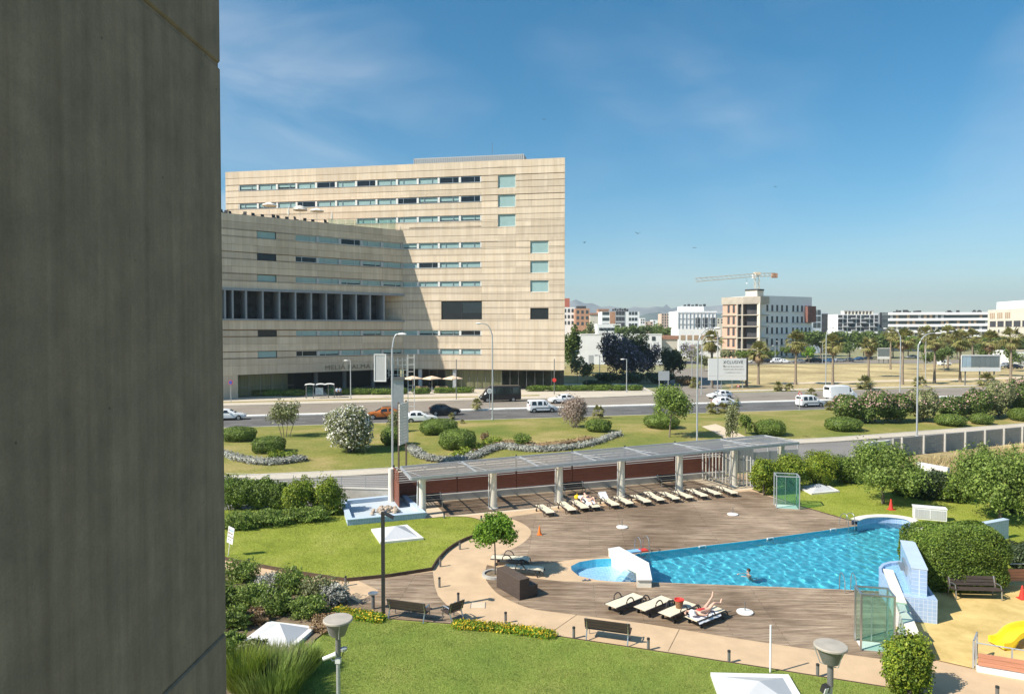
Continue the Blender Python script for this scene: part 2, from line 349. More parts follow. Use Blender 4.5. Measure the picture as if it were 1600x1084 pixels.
# weathered deck boards
def deckmat():
    m, t, p, L = nodes('deck'); tc = t.nodes.new('ShaderNodeTexCoord'); mp = t.nodes.new('ShaderNodeMapping'); mp.inputs['Rotation'].default_value = (0, 0, R(5)); mp.inputs['Location'].default_value = (203.7, 101.3, 0)
    L(tc.outputs['Object'], mp.inputs['Vector'])
    br = t.nodes.new('ShaderNodeTexBrick'); br.offset = .37; br.offset_frequency = 3
    br.inputs['Scale'].default_value = 1; br.inputs['Brick Width'].default_value = 5.3; br.inputs['Row Height'].default_value = .14; br.inputs['Mortar Size'].default_value = .008
    br.inputs['Color1'].default_value = (.235, .178, .126, 1); br.inputs['Color2'].default_value = (.33, .262, .192, 1); br.inputs['Mortar'].default_value = (.08, .058, .042, 1)
    L(mp.outputs[0], br.inputs['Vector'])
    mp2 = t.nodes.new('ShaderNodeMapping'); mp2.inputs['Rotation'].default_value = (0, 0, R(5)); mp2.inputs['Scale'].default_value = (.5, 3.2, 1); L(tc.outputs['Object'], mp2.inputs['Vector'])
    n = t.nodes.new('ShaderNodeTexNoise'); n.inputs['Scale'].default_value = 1.3; n.inputs['Detail'].default_value = 9; n.inputs['Roughness'].default_value = .72; L(mp2.outputs[0], n.inputs['Vector'])
    b = t.nodes.new('ShaderNodeTexNoise'); b.inputs['Scale'].default_value = .17; b.inputs['Detail'].default_value = 4; L(tc.outputs['Object'], b.inputs['Vector'])
    r1 = t.nodes.new('ShaderNodeValToRGB'); e = r1.color_ramp.elements; e[0].position = .33; e[1].position = .62; e[0].color = (.52, .48, .45, 1); e[1].color = (1.26, 1.23, 1.2, 1)
    r2 = t.nodes.new('ShaderNodeValToRGB'); e = r2.color_ramp.elements; e[0].position = .40; e[1].position = .64; e[0].color = (.74, .70, .66, 1); e[1].color = (1.36, 1.37, 1.38, 1)
    L(n.outputs[0], r1.inputs[0]); L(b.outputs[0], r2.inputs[0])
    m1 = t.nodes.new('ShaderNodeMix'); m1.data_type = 'RGBA'; m1.blend_type = 'MULTIPLY'; m1.inputs['Factor'].default_value = 1
    m2 = t.nodes.new('ShaderNodeMix'); m2.data_type = 'RGBA'; m2.blend_type = 'MULTIPLY'; m2.inputs['Factor'].default_value = 1
    L(br.outputs['Color'], m1.inputs['A']); L(r1.outputs[0], m1.inputs['B']); L(m1.outputs['Result'], m2.inputs['A']); L(r2.outputs[0], m2.inputs['B'])
    L(m2.outputs['Result'], p.inputs['Base Color']); p.inputs['Roughness'].default_value = .8; p.inputs['Specular IOR Level'].default_value = .2
    MATS['deck'] = m
deckmat()
# small square glazed tiles
def tilemat(name, c1, c2, joint, size):
    m, t, p, L = nodes(name); ge = t.nodes.new('ShaderNodeNewGeometry'); tc = t.nodes.new('ShaderNodeTexCoord')
    # choose the two coordinates that lie in the face: rotate side faces into XZ
    sx = t.nodes.new('ShaderNodeSeparateXYZ'); L(tc.outputs['Object'], sx.inputs[0]); sn = t.nodes.new('ShaderNodeSeparateXYZ'); L(ge.outputs['True Normal'], sn.inputs[0])
    def mth(op, a, b=None):
        k = t.nodes.new('ShaderNodeMath'); k.operation = op
        for i, q in enumerate((a, b)):
            if q is None: continue
            if isinstance(q, (int, float)): k.inputs[i].default_value = q
            else: L(q, k.inputs[i])
        return k.outputs[0]
    top = mth('GREATER_THAN', mth('ABSOLUTE', sn.outputs[2]), .7)
    # along = -ny*x + nx*y  (runs along a vertical wall)
    along = mth('ADD', mth('MULTIPLY', mth('MULTIPLY', sn.outputs[1], -1.), sx.outputs[0]), mth('MULTIPLY', sn.outputs[0], sx.outputs[1]))
    u = mth('ADD', mth('MULTIPLY', top, sx.outputs[0]), mth('MULTIPLY', mth('SUBTRACT', 1., top), along))
    v = mth('ADD', mth('MULTIPLY', top, sx.outputs[1]), mth('MULTIPLY', mth('SUBTRACT', 1., top), sx.outputs[2]))
    cb = t.nodes.new('ShaderNodeCombineXYZ'); L(u, cb.inputs[0]); L(v, cb.inputs[1])
    br = t.nodes.new('ShaderNodeTexBrick'); br.offset = 0; br.inputs['Scale'].default_value = 1
    br.inputs['Brick Width'].default_value = size; br.inputs['Row Height'].default_value = size; br.inputs['Mortar Size'].default_value = size * .05
    br.inputs['Color1'].default_value = (*c1, 1); br.inputs['Color2'].default_value = (*c2, 1); br.inputs['Mortar'].default_value = (*joint, 1)
    L(cb.outputs[0], br.inputs['Vector']); L(br.outputs['Color'], p.inputs['Base Color']); p.inputs['Roughness'].default_value = .25
    MATS[name] = m
tilemat('blue_tile', (.30, .42, .62), (.36, .48, .68), (.55, .62, .72), .16)
tilemat('pool_tile', (.07, .52, .68), (.11, .60, .75), (.20, .62, .74), .15)
tilemat('kids_tile', (.34, .56, .76), (.42, .63, .80), (.55, .70, .82), .15)
#tilemat('sidewalk_tile', (.53, .47, .38), (.58, .515, .42), (.44, .39, .32), .6)

# pool water: clear, rippled, reflecting the sky
def watermat(name, tint, bump, scale):
    m, t, p, L = nodes(name); t.nodes.remove(p)
    tc = t.nodes.new('ShaderNodeTexCoord')
    n = t.nodes.new('ShaderNodeTexNoise'); n.inputs['Scale'].default_value = scale; n.inputs['Detail'].default_value = 3; n.inputs['Distortion'].default_value = 1.2; L(tc.outputs['Object'], n.inputs['Vector'])
    bp = t.nodes.new('ShaderNodeBump'); bp.inputs['Strength'].default_value = bump; bp.inputs['Distance'].default_value = .2; L(n.outputs[0], bp.inputs['Height'])
    gl = t.nodes.new('ShaderNodeBsdfGlossy'); gl.inputs['Roughness'].default_value = .06; L(bp.outputs[0], gl.inputs['Normal'])
    fr = thin_fresnel(t, L, 1.33); L(bp.outputs[0], fr.inputs['Normal'])
    tr = t.nodes.new('ShaderNodeBsdfTransparent'); tr.inputs['Color'].default_value = (*tint, 1)
    ms = t.nodes.new('ShaderNodeMixShader'); L(fr.outputs[0], ms.inputs[0]); L(tr.outputs[0], ms.inputs[1]); L(gl.outputs[0], ms.inputs[2])
    L(ms.outputs[0], t.nodes['Material Output'].inputs['Surface']); MATS[name] = m
def refractmat():
    m, t, p, L = nodes('water'); t.nodes.remove(p); g = t.nodes.new('ShaderNodeBsdfGlass'); g.inputs['IOR'].default_value = 1.33; g.inputs['Roughness'].default_value = 0.0; g.inputs['Color'].default_value = (.90, .985, 1, 1)
    L(g.outputs[0], t.nodes['Material Output'].inputs['Surface']); MATS['water'] = m
refractmat()
watermat('kids_water', (.9, .97, 1), .35, 4.)

# ================================================================== the setting
from mathutils.geometry import tessellate_polygon
def holed(mb, outer, holes, z):
    loops = [[Vector((p[0], p[1], 0)) for p in outer]] + [[Vector((p[0], p[1], 0)) for p in h] for h in holes]
    tr = tessellate_polygon(loops); vs = [(p.x, p.y, z) for l in loops for p in l]; fs = []
    for a, b, c in tr:
        A, B, C = vs[a], vs[b], vs[c]
        fs.append((a, b, c) if (B[0] - A[0]) * (C[1] - A[1]) - (B[1] - A[1]) * (C[0] - A[0]) > 0 else (c, b, a))
    return mb.add(vs, fs)
POOL = gp([(957, 871.6), (985, 867), (998, 864), (1180, 843), (1340, 821)]) + gp([(1343, 815), (1362, 811), (1385, 810), (1408, 812), (1424, 816), (1433, 824), (1431, 838)]) \
     + gp([(1424, 870), (1400, 912), (1376, 923), (1305, 920), (1180, 915), (1018, 909), (994, 909), (960, 908), (933, 905.7), (904, 899), (893, 890), (892, 884), (905, 877.5), (930, 873)])
big = 6000
struct('ground', holed(MB(), [(-big, -600), (big, -600), (big, 6400), (-big, 6400)], [POOL], -.03), 'earth')
U = Vector((.944, .33, 0)).normalized(); V_ = Vector((-U.y, U.x, 0)); C0 = G(660, 804)       # the pergola's own axes
def pg(u, v, z=0.): q = C0 + U * u + V_ * v; return Vector((q.x, q.y, z))
b0, b1 = pg(-27, 3.9), pg(52, 3.9)
struct('garden_paving', holed(MB(), [(-30, 12), (42, 12), (42, b1.y - .5), (b0.x, b0.y)], [POOL], 0.0), 'path')

# avenue
def av_near(x): return 91.2 + .236 * x
def av_far(x): return 118.1 + .235 * x
def av_mid(x): return 103.0 + .238 * x
xa, xb = -90, 190
def strip(f0, f1, x0, x1, z, n=2):
    return [(x0 + (x1 - x0) * i / n, f0(x0 + (x1 - x0) * i / n), z) for i in range(n + 1)] + [(x1 - (x1 - x0) * i / n, f1(x1 - (x1 - x0) * i / n), z) for i in range(n + 1)]
av = MB().sheet(strip(av_near, av_mid, xa, xb, 0.0)); struct('avenue', av, 'asphalt')
struct('avenue_far_lanes', MB().sheet(strip(lambda x: av_mid(x) + .01, av_far, xa, xb, 0.0)), 'asphalt_old')
adir = math.atan(.236)
mk = MB()
for off, a in ((-3.9, 0), (-8.0, 0)):
    for k in range(40):
        x = -80 + k * 6.5; c = (x, av_mid(x) + off - (0 if a else .2), .006); mk.box((c[0], c[1], .004), (2.6, .12, .004), adir)
mk.box((40, av_near(40) + .55, .004), (260, .13, .004), adir); mk.box((40, av_far(40) - .5, .004), (260, .13, .004), adir)
struct('lane_markings', mk, 'paint')
med = MB()
for x0, x1 in ((-90, -24), (-9.5, 33), (36, 120)):
    med.prism([(x0, av_mid(x0) - .75), (x1, av_mid(x1) - .75), (x1, av_mid(x1) + .75), (x0, av_mid(x0) + .75)], 0, .14)
struct('median', med, 'median')
# pavement in front of the hotel, with kerb
hot = MB().prism([(xa, av_far(xa) + .25), (16, av_far(16) - 1.6), (27, av_far(27) + .25), (28, 170), (xa, 170)], -.02, .13); struct('hotel_pavement', hot, 'sidewalk')
kb = MB()
kb.prism([(xa, av_far(xa)), (6, av_far(6)), (6, av_far(6) + .24), (xa, av_far(xa) + .24)], -.02, .135)
kb.prism([(39, av_far(39)), (190, av_far(190)), (190, av_far(190) + .24), (39, av_far(39) + .24)], -.02, .13)
kb.prism([(xa, av_near(xa) - .24), (190, av_near(190) - .24), (190, av_near(190)), (xa, av_near(xa))], -.02, .10)
struct('kerb', kb, 'kerb')
struct('hotel_verge', MB().sheet(strip(lambda x: av_far(x) + 3.4, lambda x: av_far(x) + 5.2, xa, 5, .136)), 'verge')
struct('side_street', MB().sheet([(27.2, av_far(27.2), .002), (39, av_far(39), .002), (46, 150, .002), (60, 210, .002), (48, 210, .002), (30, 140, .002)]), 'asphalt_old')
far_pv = MB().prism([(40, av_far(40) + .25), (190, av_far(190) + .25), (190, av_far(190) + 2.6), (41, av_far(41) + 2.6)], -.02, .12); struct('far_verge', far_pv, 'verge')
struct('far_sidewalk', MB().prism([(41, av_far(41) + 2.62), (190, av_far(190) + 2.62), (190, av_far(190) + 5.4), (42, av_far(42) + 5.4)], -.02, .14), 'sidewalk')
struct('dry_field', MB().sheet([(43, av_far(43) + 5.5, .02), (200, av_far(200) + 5.5, .02), (330, 250, .02), (120, 238, .02), (66, 232, .02)]), 'dry')
struct('dirt_track', MB().sheet([(60, 150, .026), (120, 166, .026), (200, 190, .026), (200, 196, .026), (120, 170.5, .026), (60, 154, .026)]), 'sand_strip')
struct('field_road', MB().sheet([(40, 236, .01), (66, 236, .01), (120, 242, .01), (330, 258, .01), (340, 290, .01), (120, 268, .01), (40, 262, .01)]), 'asphalt_old')
struct('plane_tree_lawn', MB().sheet([(-8, 150, .14), (27, 150, .14), (40, 230, .14), (10, 230, .14)]), 'verge')

# island lawn, its footway, and the slip road
IN = [Vector(p) for p in ((-60, 46, 0), (-23.3, 55.2, 0), (-10.4, 58.5, 0), (8, 65.3, 0), (26.9, 72.4, 0), (37.4, 75.8, 0), (64.6, 86.2, 0), (110, 104, 0))]
INc = bezier(IN, 5)
def off(path, d):
    o = []
    for i, p in enumerate(path):
        t = (path[min(i + 1, len(path) - 1)] - path[max(i - 1, 0)]).normalized(); o.append(p + Vector((-t.y, t.x, 0)) * d)
    return o
def band(path, d0, d1, z, mb=None, zb=None):
    mb = mb or MB(); a, b = off(path, d0), off(path, d1); n = len(a)
    vs = [(p.x, p.y, z) for p in a] + [(p.x, p.y, z) for p in b]; fs = [(i, i + 1, n + i + 1, n + i) if d1 > d0 else (n + i, n + i + 1, i + 1, i) for i in range(n - 1)]
    if zb is not None:
        m = len(vs); vs += [(x, y, zb) for x, y, _ in vs]
        for i in range(n - 1): fs += [(m + i, m + i + 1, i + 1, i), (n + i, n + i + 1, m + n + i + 1, m + n + i)]
    return mb.add(vs, fs)
# the lawn is a real, gently mounded surface
def island():
    a = [Vector(p) for p in INc if p.x > -58 and p.x < 108]; vs, fs = [], []; nv = 14
    for p in a:
        y1 = av_near(p.x + 0) - .25
        for j in range(nv + 1):
            t = j / nv; q = Vector((p.x, p.y + (y1 - p.y) * t, 0)); q.z = .10 + .32 * math.sin(math.pi * t) ** 1.2 + .05 * math.sin(q.x * .5 + q.y * .31)*math.sin(math.pi * t); vs.append(q)
    for i in range(len(a) - 1):
        for j in range(nv): fs.append((i * (nv + 1) + j, (i + 1) * (nv + 1) + j, (i + 1) * (nv + 1) + j + 1, i * (nv + 1) + j + 1))
    mb = MB().add(vs, fs); o = mb.build('island_lawn', 'lawn_street', None, True); o['kind'] = 'structure'
island()
fw = band(INc, -2.1, -.1, .12, None, -.02); struct('island_footway', fw, 'sidewalk')
struct('island_edging', band(INc, -.1, .06, .16, None, -.02), 'kerb')
wall_line = [pg(-27, 4.0), pg(-1, 4.0), pg(10, 4.0), pg(25, 4.0), pg(40, 6.), pg(70, 12)]
sr = MB(); A = off(INc, -2.1); rp_ = [(p.x, p.y, -.004) for p in A] + [(100, 88, -.004), (54.5, 71.6, -.004), (37, 64.9, -.004)] + [tuple(pg(u, v, -.004)) for u, v in ((40, 5.2), (25, 4.0), (10, 4.0), (-1, 4.0), (-27, 4.0))]
holed(sr, rp_, [], -.004); struct('slip_road', sr, 'slip_road')
def lawn_z(x, y):
    k = min(range(len(INc)), key=lambda q: abs(INc[q].x - x)); y0 = INc[k].y; y1 = av_near(x) - .25; t_ = min(1, max(0, (y - y0) / (y1 - y0)))
    return .10 + .32 * math.sin(math.pi * t_) ** 1.2 + .05 * math.sin(x * .5 + y * .31) * math.sin(math.pi * t_)
ipth = MB(); L0, L1 = gp([(1096, 667.5), (1112, 674), (1130, 682), (1152, 692)], .3), gp([(1118, 664.5), (1142, 672), (1165, 680.5), (1200, 692)], .3); n_ = len(L0)
vs_ = [(a.x + (b.x - a.x) * u, a.y + (b.y - a.y) * u) for a, b in zip(L0, L1) for u in (0, .5, 1)]
ipth.add([(x, y, lawn_z(x, y) + .05) for x, y in vs_], [(3 * i + k, 3 * i + 3 + k, 3 * i + 4 + k, 3 * i + 1 + k) for i in range(n_ - 1) for k in (0, 1)]); struct('island_path', ipth, 'sand_strip')

# pool garden sheets
LZ = .15
MIDL = gp([(300, 862), (345, 873), (402, 885), (462, 896), (541, 908), (610, 901), (674, 891)]) + bezier(gp([(674, 891), (683, 877), (697, 862), (718, 848), (745, 837), (760, 831)]), 4)[1:] + bezier(gp([(760, 831), (763, 825), (752, 817), (732, 811.5), (700, 810.5), (664, 814)]), 3)[1:] + gp([(640, 797), (540, 797), (345, 800), (300, 800)])
struct('middle_lawn', MB().prism([(p.x, p.y) for p in MIDL], -.02, LZ), 'lawn')
ed = MIDL[1:-4]
struct('lawn_edging', band(ed[::-1], -.004, .05, .17, None, -.02), 'brown_edge')
NEARL = gp([(300, 985), (520, 962), (600, 968), (700, 976), (860, 994), (1000, 1015), (1200, 1046), (1400, 1078), (1560, 1108), (1700, 1140), (1700, 1700), (0, 1700)])
struct('near_lawn', MB().prism([(p.x, p.y) for p in NEARL], -.02, .05), 'lawn_near')
struct('near_lawn_edging', band(NEARL[2:10], .0, .04, .07, None, -.02), 'brown_edge')
RIGHTL = gp([(1176, 764), (1254, 791), (1330, 813), (1345, 808), (1385, 804), (1420, 808), (1442, 818), (1440, 845), (1470, 905), (1800, 905), (1800, 790), (1600, 765), (1420, 738), (1300, 735), (1190, 742)])
struct('pool_lawn', MB().prism([(p.x, p.y) for p in RIGHTL], -.02, .03), 'lawn')
struct('pool_lawn_edging', band(gp([(1176, 764.5), (1254, 791.5), (1330, 813.5)]), -.05, .0, .05, None, -.02), 'brown_edge')
struct('upper_strip', MB().sheet([tuple(p) for p in (pg(-1, -1.2, .004), pg(26, -1.2, .004), pg(26, 3.85, .004), pg(-1, 3.85, .004))]), 'sand_strip')
FARD = gp([(793, 808), (860, 798), (1170, 767), (1179, 768), (1254, 792), (1330, 814), (1340, 820.6), (1180, 842.4), (998, 863.4), (985, 866), (957, 870), (900, 873), (850, 881), (800, 882), (778, 868)]) + bezier(gp([(778, 868), (817, 848), (829.7, 831), (817.5, 818), (793, 808)]), 4)[1:-1]
struct('far_deck', holed(MB(), FARD, [], .008), 'deck')
NEARD = bezier(gp([(761, 882), (757.5, 900), (769, 919), (787, 933), (825, 949), (860, 955)]), 3) + gp([(1006, 973.4), (1140, 995), (1274, 1015), (1377.6, 1029), (1396, 1032), (1400, 940), (1377, 923.6), (1305, 920.6), (1180, 915.6), (1018, 909.6), (994, 909.6), (933, 909), (880, 908), (830, 903), (790, 889)])
struct('near_deck', holed(MB(), NEARD, [], .008), 'deck')
struct('bench_deck', holed(MB(), gp([(560, 907), (676, 893), (679, 915), (684, 930), (697, 944), (725, 963), (745, 980), (600, 976), (540, 960), (566, 936), (592, 922)]), [], .008), 'deck')
struct('pergola_deck', MB().sheet([tuple(p) for p in (pg(1.4, -.8, .008), pg(22.5, -.8, .008), pg(22.5, 2.9, .008), pg(1.4, 2.9, .008))]), 'deck')
struct('play_floor', holed(MB(), gp([(1420, 985), (1437, 925), (1478, 900), (1800, 900), (1800, 1100), (1526, 1046), (1455, 1030)]), [], .036), 'play')
struct('shrub_bed', holed(MB(), gp([(200, 905), (352, 893), (470, 912), (545, 935), (600, 968), (540, 964), (492, 1002), (440, 1090), (400, 1300), (0, 1300)]), [], .09), 'soil')
struct('joint_lines', MB().box(G(885, 971, .003), (.03, 2.3, .003), R(-35)).box(G(1053, 999, .003), (.03, 2.1, .003), R(-25)), 'soil')

# pool shell and water
def pool():
    n = len(POOL); mb = MB(); dz = -1.25
    mb.add([(p.x, p.y, .0) for p in POOL] + [(p.x, p.y, dz) for p in POOL], [((i + 1) % n, i, n + i, n + (i + 1) % n) for i in range(n)])
    holed(mb, [(p.x, p.y) for p in POOL], [], dz)
    struct('pool_basin', mb, 'pool_tile')
    kid = POOL[:3] + [G(1016, 909)] + POOL[-12:]
    kids = [POOL[0], G(985, 867), G(997, 905)] + POOL[20:]
    struct('kids_pool_floor', holed(MB(), [(p.x, p.y) for p in kids], [], -.42), 'kids_tile')
    # water as a surface
    # a real rippled surface: sums of short waves, so that the sun draws its net on the floor
    P2 = np.array([(p.x, p.y) for p in POOL[2:20]]); lo, hi = P2.min(0) - .3, P2.max(0) + .3; stp = .06
    nx, ny = int((hi[0] - lo[0]) / stp), int((hi[1] - lo[1]) / stp); X, Y_ = np.meshgrid(lo[0] + np.arange(nx) * stp, lo[1] + np.arange(ny) * stp, indexing='ij')
    rs = np.random.RandomState(2); Z = np.zeros_like(X)
    for k in range(26):
        lam = rs.uniform(.28, 1.15); a = rs.uniform(0, 6.28); Z += .0027 * lam ** 1.1 * np.sin(2 * math.pi / lam * (X * math.cos(a) + Y_ * math.sin(a)) + rs.uniform(0, 6.28))
    cx, cy = X + stp / 2, Y_ + stp / 2; ins = np.zeros(X.shape, bool); j = len(P2) - 1
    for i in range(len(P2)):
        c = ((P2[i, 1] > cy) != (P2[j, 1] > cy)) & (cx < (P2[j, 0] - P2[i, 0]) * (cy - P2[i, 1]) / (P2[j, 1] - P2[i, 1] + 1e-12) + P2[i, 0]); ins ^= c; j = i
    gr = ins.copy()                              # grow by one cell so the edges tuck behind the walls
    gr[1:] |= ins[:-1]; gr[:-1] |= ins[1:]; gr[:, 1:] |= ins[:, :-1]; gr[:, :-1] |= ins[:, 1:]
    gr[-1] = False; gr[:, -1] = False; I_, J_ = np.nonzero(gr); vid = lambda i, j: i * ny + j
    wm = MB(); wm.v = np.stack([X, Y_, Z - .07], -1).reshape(-1, 3).tolist(); wm.f = [(vid(i, j), vid(i + 1, j), vid(i + 1, j + 1), vid(i, j + 1)) for i, j in zip(I_.tolist(), J_.tolist())]; wm.mi = [0] * len(wm.f)
    used = sorted({q for f in wm.f for q in f}); mp_ = {q: k for k, q in enumerate(used)}; wm.v = [wm.v[q] for q in used]; wm.f = [tuple(mp_[q] for q in f) for f in wm.f]
    w_ = wm.build('pool_water', 'water', None, True); w_['kind'] = 'structure'; w_.cycles.is_caustics_caster = True
    sun_d.cycles.is_caustics_light = True; bpy.data.objects['pool_basin'].cycles.is_caustics_receiver = True
    struct('kids_water', holed(MB(), [(p.x, p.y) for p in kids], [], -.09), 'kids_water')
pool()

# far mountains
def mountains():
    rs = np.random.RandomState(4); n = 150; nd = 12; mb = MB()
    for (Y, hs, seed, x0, x1, nm, c) in ((4300, 187, 3, 300, 2600, 'near_mountains', 0), (5600, 300, 8, 300, 2600, 'far_mountains', 1)):
        rs = np.random.RandomState(seed); vs, fs = [], []
        xs = np.linspace(-4200, 5200, n); ridge = np.zeros(n)
        for k, f in enumerate((.0008, .0016, .0035, .008, .017)): ridge += np.sin(xs * f * 2.2 + rs.uniform(0, 6)) * (.5, .3, .2, .09, .05)[k]
        px = 800 + xs / Y * F
        env = np.interp(px, [-200, 860, 900, 940, 1000, 1060, 1110, 1180, 1300, 1420, 1600, 2000], [.8, .8, .8, .68, .58, .68, .72, .55, .28, .15, .1, .1])
        h = hs * env * (1 + .28 * ridge)
        for j in range(nd):
            t = j / (nd - 1)
            for i in range(n):
                hh = h[i] * (1 - abs(t * 2 - 1)) ** .8; vs.append((xs[i] + rs.normal(0, 7), Y + (t - .5) * 1500, max(-3, hh * (1 + rs.normal(0, .07))) if 0 < j < nd - 1 else -3))
        for j in range(nd - 1):
            for i in range(n - 1): fs.append((j * n + i, j * n + i + 1, (j + 1) * n + i + 1, (j + 1) * n + i))
        o = MB().add(vs, fs).build(nm, 'mountain' + str(c), None, True); o['kind'] = 'structure'
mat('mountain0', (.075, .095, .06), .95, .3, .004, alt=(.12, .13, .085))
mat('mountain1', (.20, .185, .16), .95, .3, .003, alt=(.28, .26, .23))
mountains()
def haze():
    m = bpy.data.materials.new('haze_air'); m.use_nodes = True; t = m.node_tree; t.nodes.clear()
    o = t.nodes.new('ShaderNodeOutputMaterial'); v = t.nodes.new('ShaderNodeVolumePrincipled'); v.inputs['Color'].default_value = (.74, .91, 1, 1); v.inputs['Density'].default_value = 1.6e-4
    v.inputs['Anisotropy'].default_value = .2
    t.links.new(v.outputs[0], o.inputs['Volume']); MATS['haze_air'] = m
    h = MB().bb(-6500, 6500, -700, 6500, -6, 345).build('haze', 'haze_air'); h['kind'] = 'stuff'; h['label'] = 'thin bluish summer haze over the far mountains'
haze()
# ================================================================== concrete fin beside the camera
def fin():
    m, t, p, L = nodes('board_concrete'); tc = t.nodes.new('ShaderNodeTexCoord')
    mp = t.nodes.new('ShaderNodeMapping'); mp.inputs['Scale'].default_value = (1, 9, .35); L(tc.outputs['Object'], mp.inputs['Vector'])
    n = t.nodes.new('ShaderNodeTexNoise'); n.inputs['Scale'].default_value = 1.2; n.inputs['Detail'].default_value = 6; n.inputs['Roughness'].default_value = .6; L(mp.outputs[0], n.inputs['Vector'])
    n2 = t.nodes.new('ShaderNodeTexNoise'); n2.inputs['Scale'].default_value = 3.5; n2.inputs['Detail'].default_value = 9; n2.inputs['Roughness'].default_value = .7; L(tc.outputs['Object'], n2.inputs['Vector'])
    v = t.nodes.new('ShaderNodeTexVoronoi'); v.inputs['Scale'].default_value = 5.5; L(tc.outputs['Object'], v.inputs['Vector'])
    rv = t.nodes.new('ShaderNodeValToRGB'); rv.color_ramp.elements[0].position = .02; rv.color_ramp.elements[1].position = .045; rv.color_ramp.elements[0].color = (.45, .45, .45, 1); L(v.outputs['Distance'], rv.inputs[0])
    r1 = t.nodes.new('ShaderNodeValToRGB'); e = r1.color_ramp.elements; e[0].position = .3; e[1].position = .7; e[0].color = (.172, .142, .104, 1); e[1].color = (.25, .21, .158, 1); L(n.outputs[0], r1.inputs[0])
    r2 = t.nodes.new('ShaderNodeValToRGB'); e = r2.color_ramp.elements; e[0].position = .3; e[1].position = .7; e[0].color = (.74, .745, .75, 1); e[1].color = (1.2, 1.18, 1.15, 1); L(n2.outputs[0], r2.inputs[0])
    a = t.nodes.new('ShaderNodeMix'); a.data_type = 'RGBA'; a.blend_type = 'MULTIPLY'; a.inputs['Factor'].default_value = 1; L(r1.outputs[0], a.inputs['A']); L(r2.outputs[0], a.inputs['B'])
    b = t.nodes.new('ShaderNodeMix'); b.data_type = 'RGBA'; b.blend_type = 'MULTIPLY'; b.inputs['Factor'].default_value = 1; L(a.outputs['Result'], b.inputs['A']); L(rv.outputs[0], b.inputs['B'])
    n4 = t.nodes.new('ShaderNodeTexNoise'); n4.inputs['Scale'].default_value = 90; n4.inputs['Detail'].default_value = 6; n4.inputs['Roughness'].default_value = .8; L(tc.outputs['Object'], n4.inputs['Vector'])
    g4 = t.nodes.new('ShaderNodeMapRange'); g4.inputs[1].default_value = .3; g4.inputs[2].default_value = .7; g4.inputs[3].default_value = .84; g4.inputs[4].default_value = 1.14; L(n4.outputs[0], g4.inputs[0])
    c4 = t.nodes.new('ShaderNodeMix'); c4.data_type = 'RGBA'; c4.blend_type = 'MULTIPLY'; c4.inputs['Factor'].default_value = 1; L(b.outputs['Result'], c4.inputs['A']); L(g4.outputs[0], c4.inputs['B'])
    L(c4.outputs['Result'], p.inputs['Base Color']); p.inputs['Roughness'].default_value = .9
    bp = t.nodes.new('ShaderNodeBump'); bp.inputs['Strength'].default_value = .5; bp.inputs['Distance'].default_value = .02; L(n.outputs[0], bp.inputs['Height']); L(bp.outputs[0], p.inputs['Normal'])
    MATS['board_concrete'] = m
    th = thing('concrete_fin', 'dark grey board-marked concrete fin close by along the picture edge', 'wall', (0, 0, 0))
    # its face runs from (-1.79, .6) to (-1.713, 4.02); each storey is one cast panel with a rounded arris and a joint between
    p0, p1 = Vector((-1.80, .2)), Vector((-1.694, 4.02)); d = (p1 - p0).normalized(); nrm = Vector((-d.y, d.x))
    for z0, z1 in ((0.0, 3.53), (3.545, 6.89), (6.905, 10.204), (10.216, 13.517), (13.543, 17.01), (17.03, 21.0)):
        c = .01; poly = []
        q = [p0, p1 - d * .02, p1 + nrm * .02, p1 + nrm * .45, p0 + nrm * .45]
        def ring(ins, z): return [(x.x + (nrm.x * ins if i < 2 else 0) - (d.x * ins if i in (2, 3) else 0), x.y + (nrm.y * ins if i < 2 else 0) - (d.y * ins if i in (2, 3) else 0), z) for i, x in enumerate(q)]
        rings = [ring(c, z0), ring(0, z0 + c), ring(0, z1 - c), ring(c, z1)]; n = 5; vs = sum(rings, [])
        fs = [(k * n + i, k * n + (i + 1) % n, (k + 1) * n + (i + 1) % n, (k + 1) * n + i) for k in range(3) for i in range(n)] + [tuple(range(n))[::-1], tuple(range(3 * n, 4 * n))]
        MB().add(vs, fs).build('panel', 'board_concrete', th)
    zz = [3.54, 6.90, 10.21, 13.53, 17.02]
    for z in zz:
        mb = MB(); q = [p0 + nrm * .014, p1 + nrm * .014 - d * .014, p1 + nrm * .42 - d * .03, p0 + nrm * .42]; mb.prism([(x.x, x.y) for x in q], z - .03, z + .03); mb.build('joint', 'board_concrete', th)
fin()

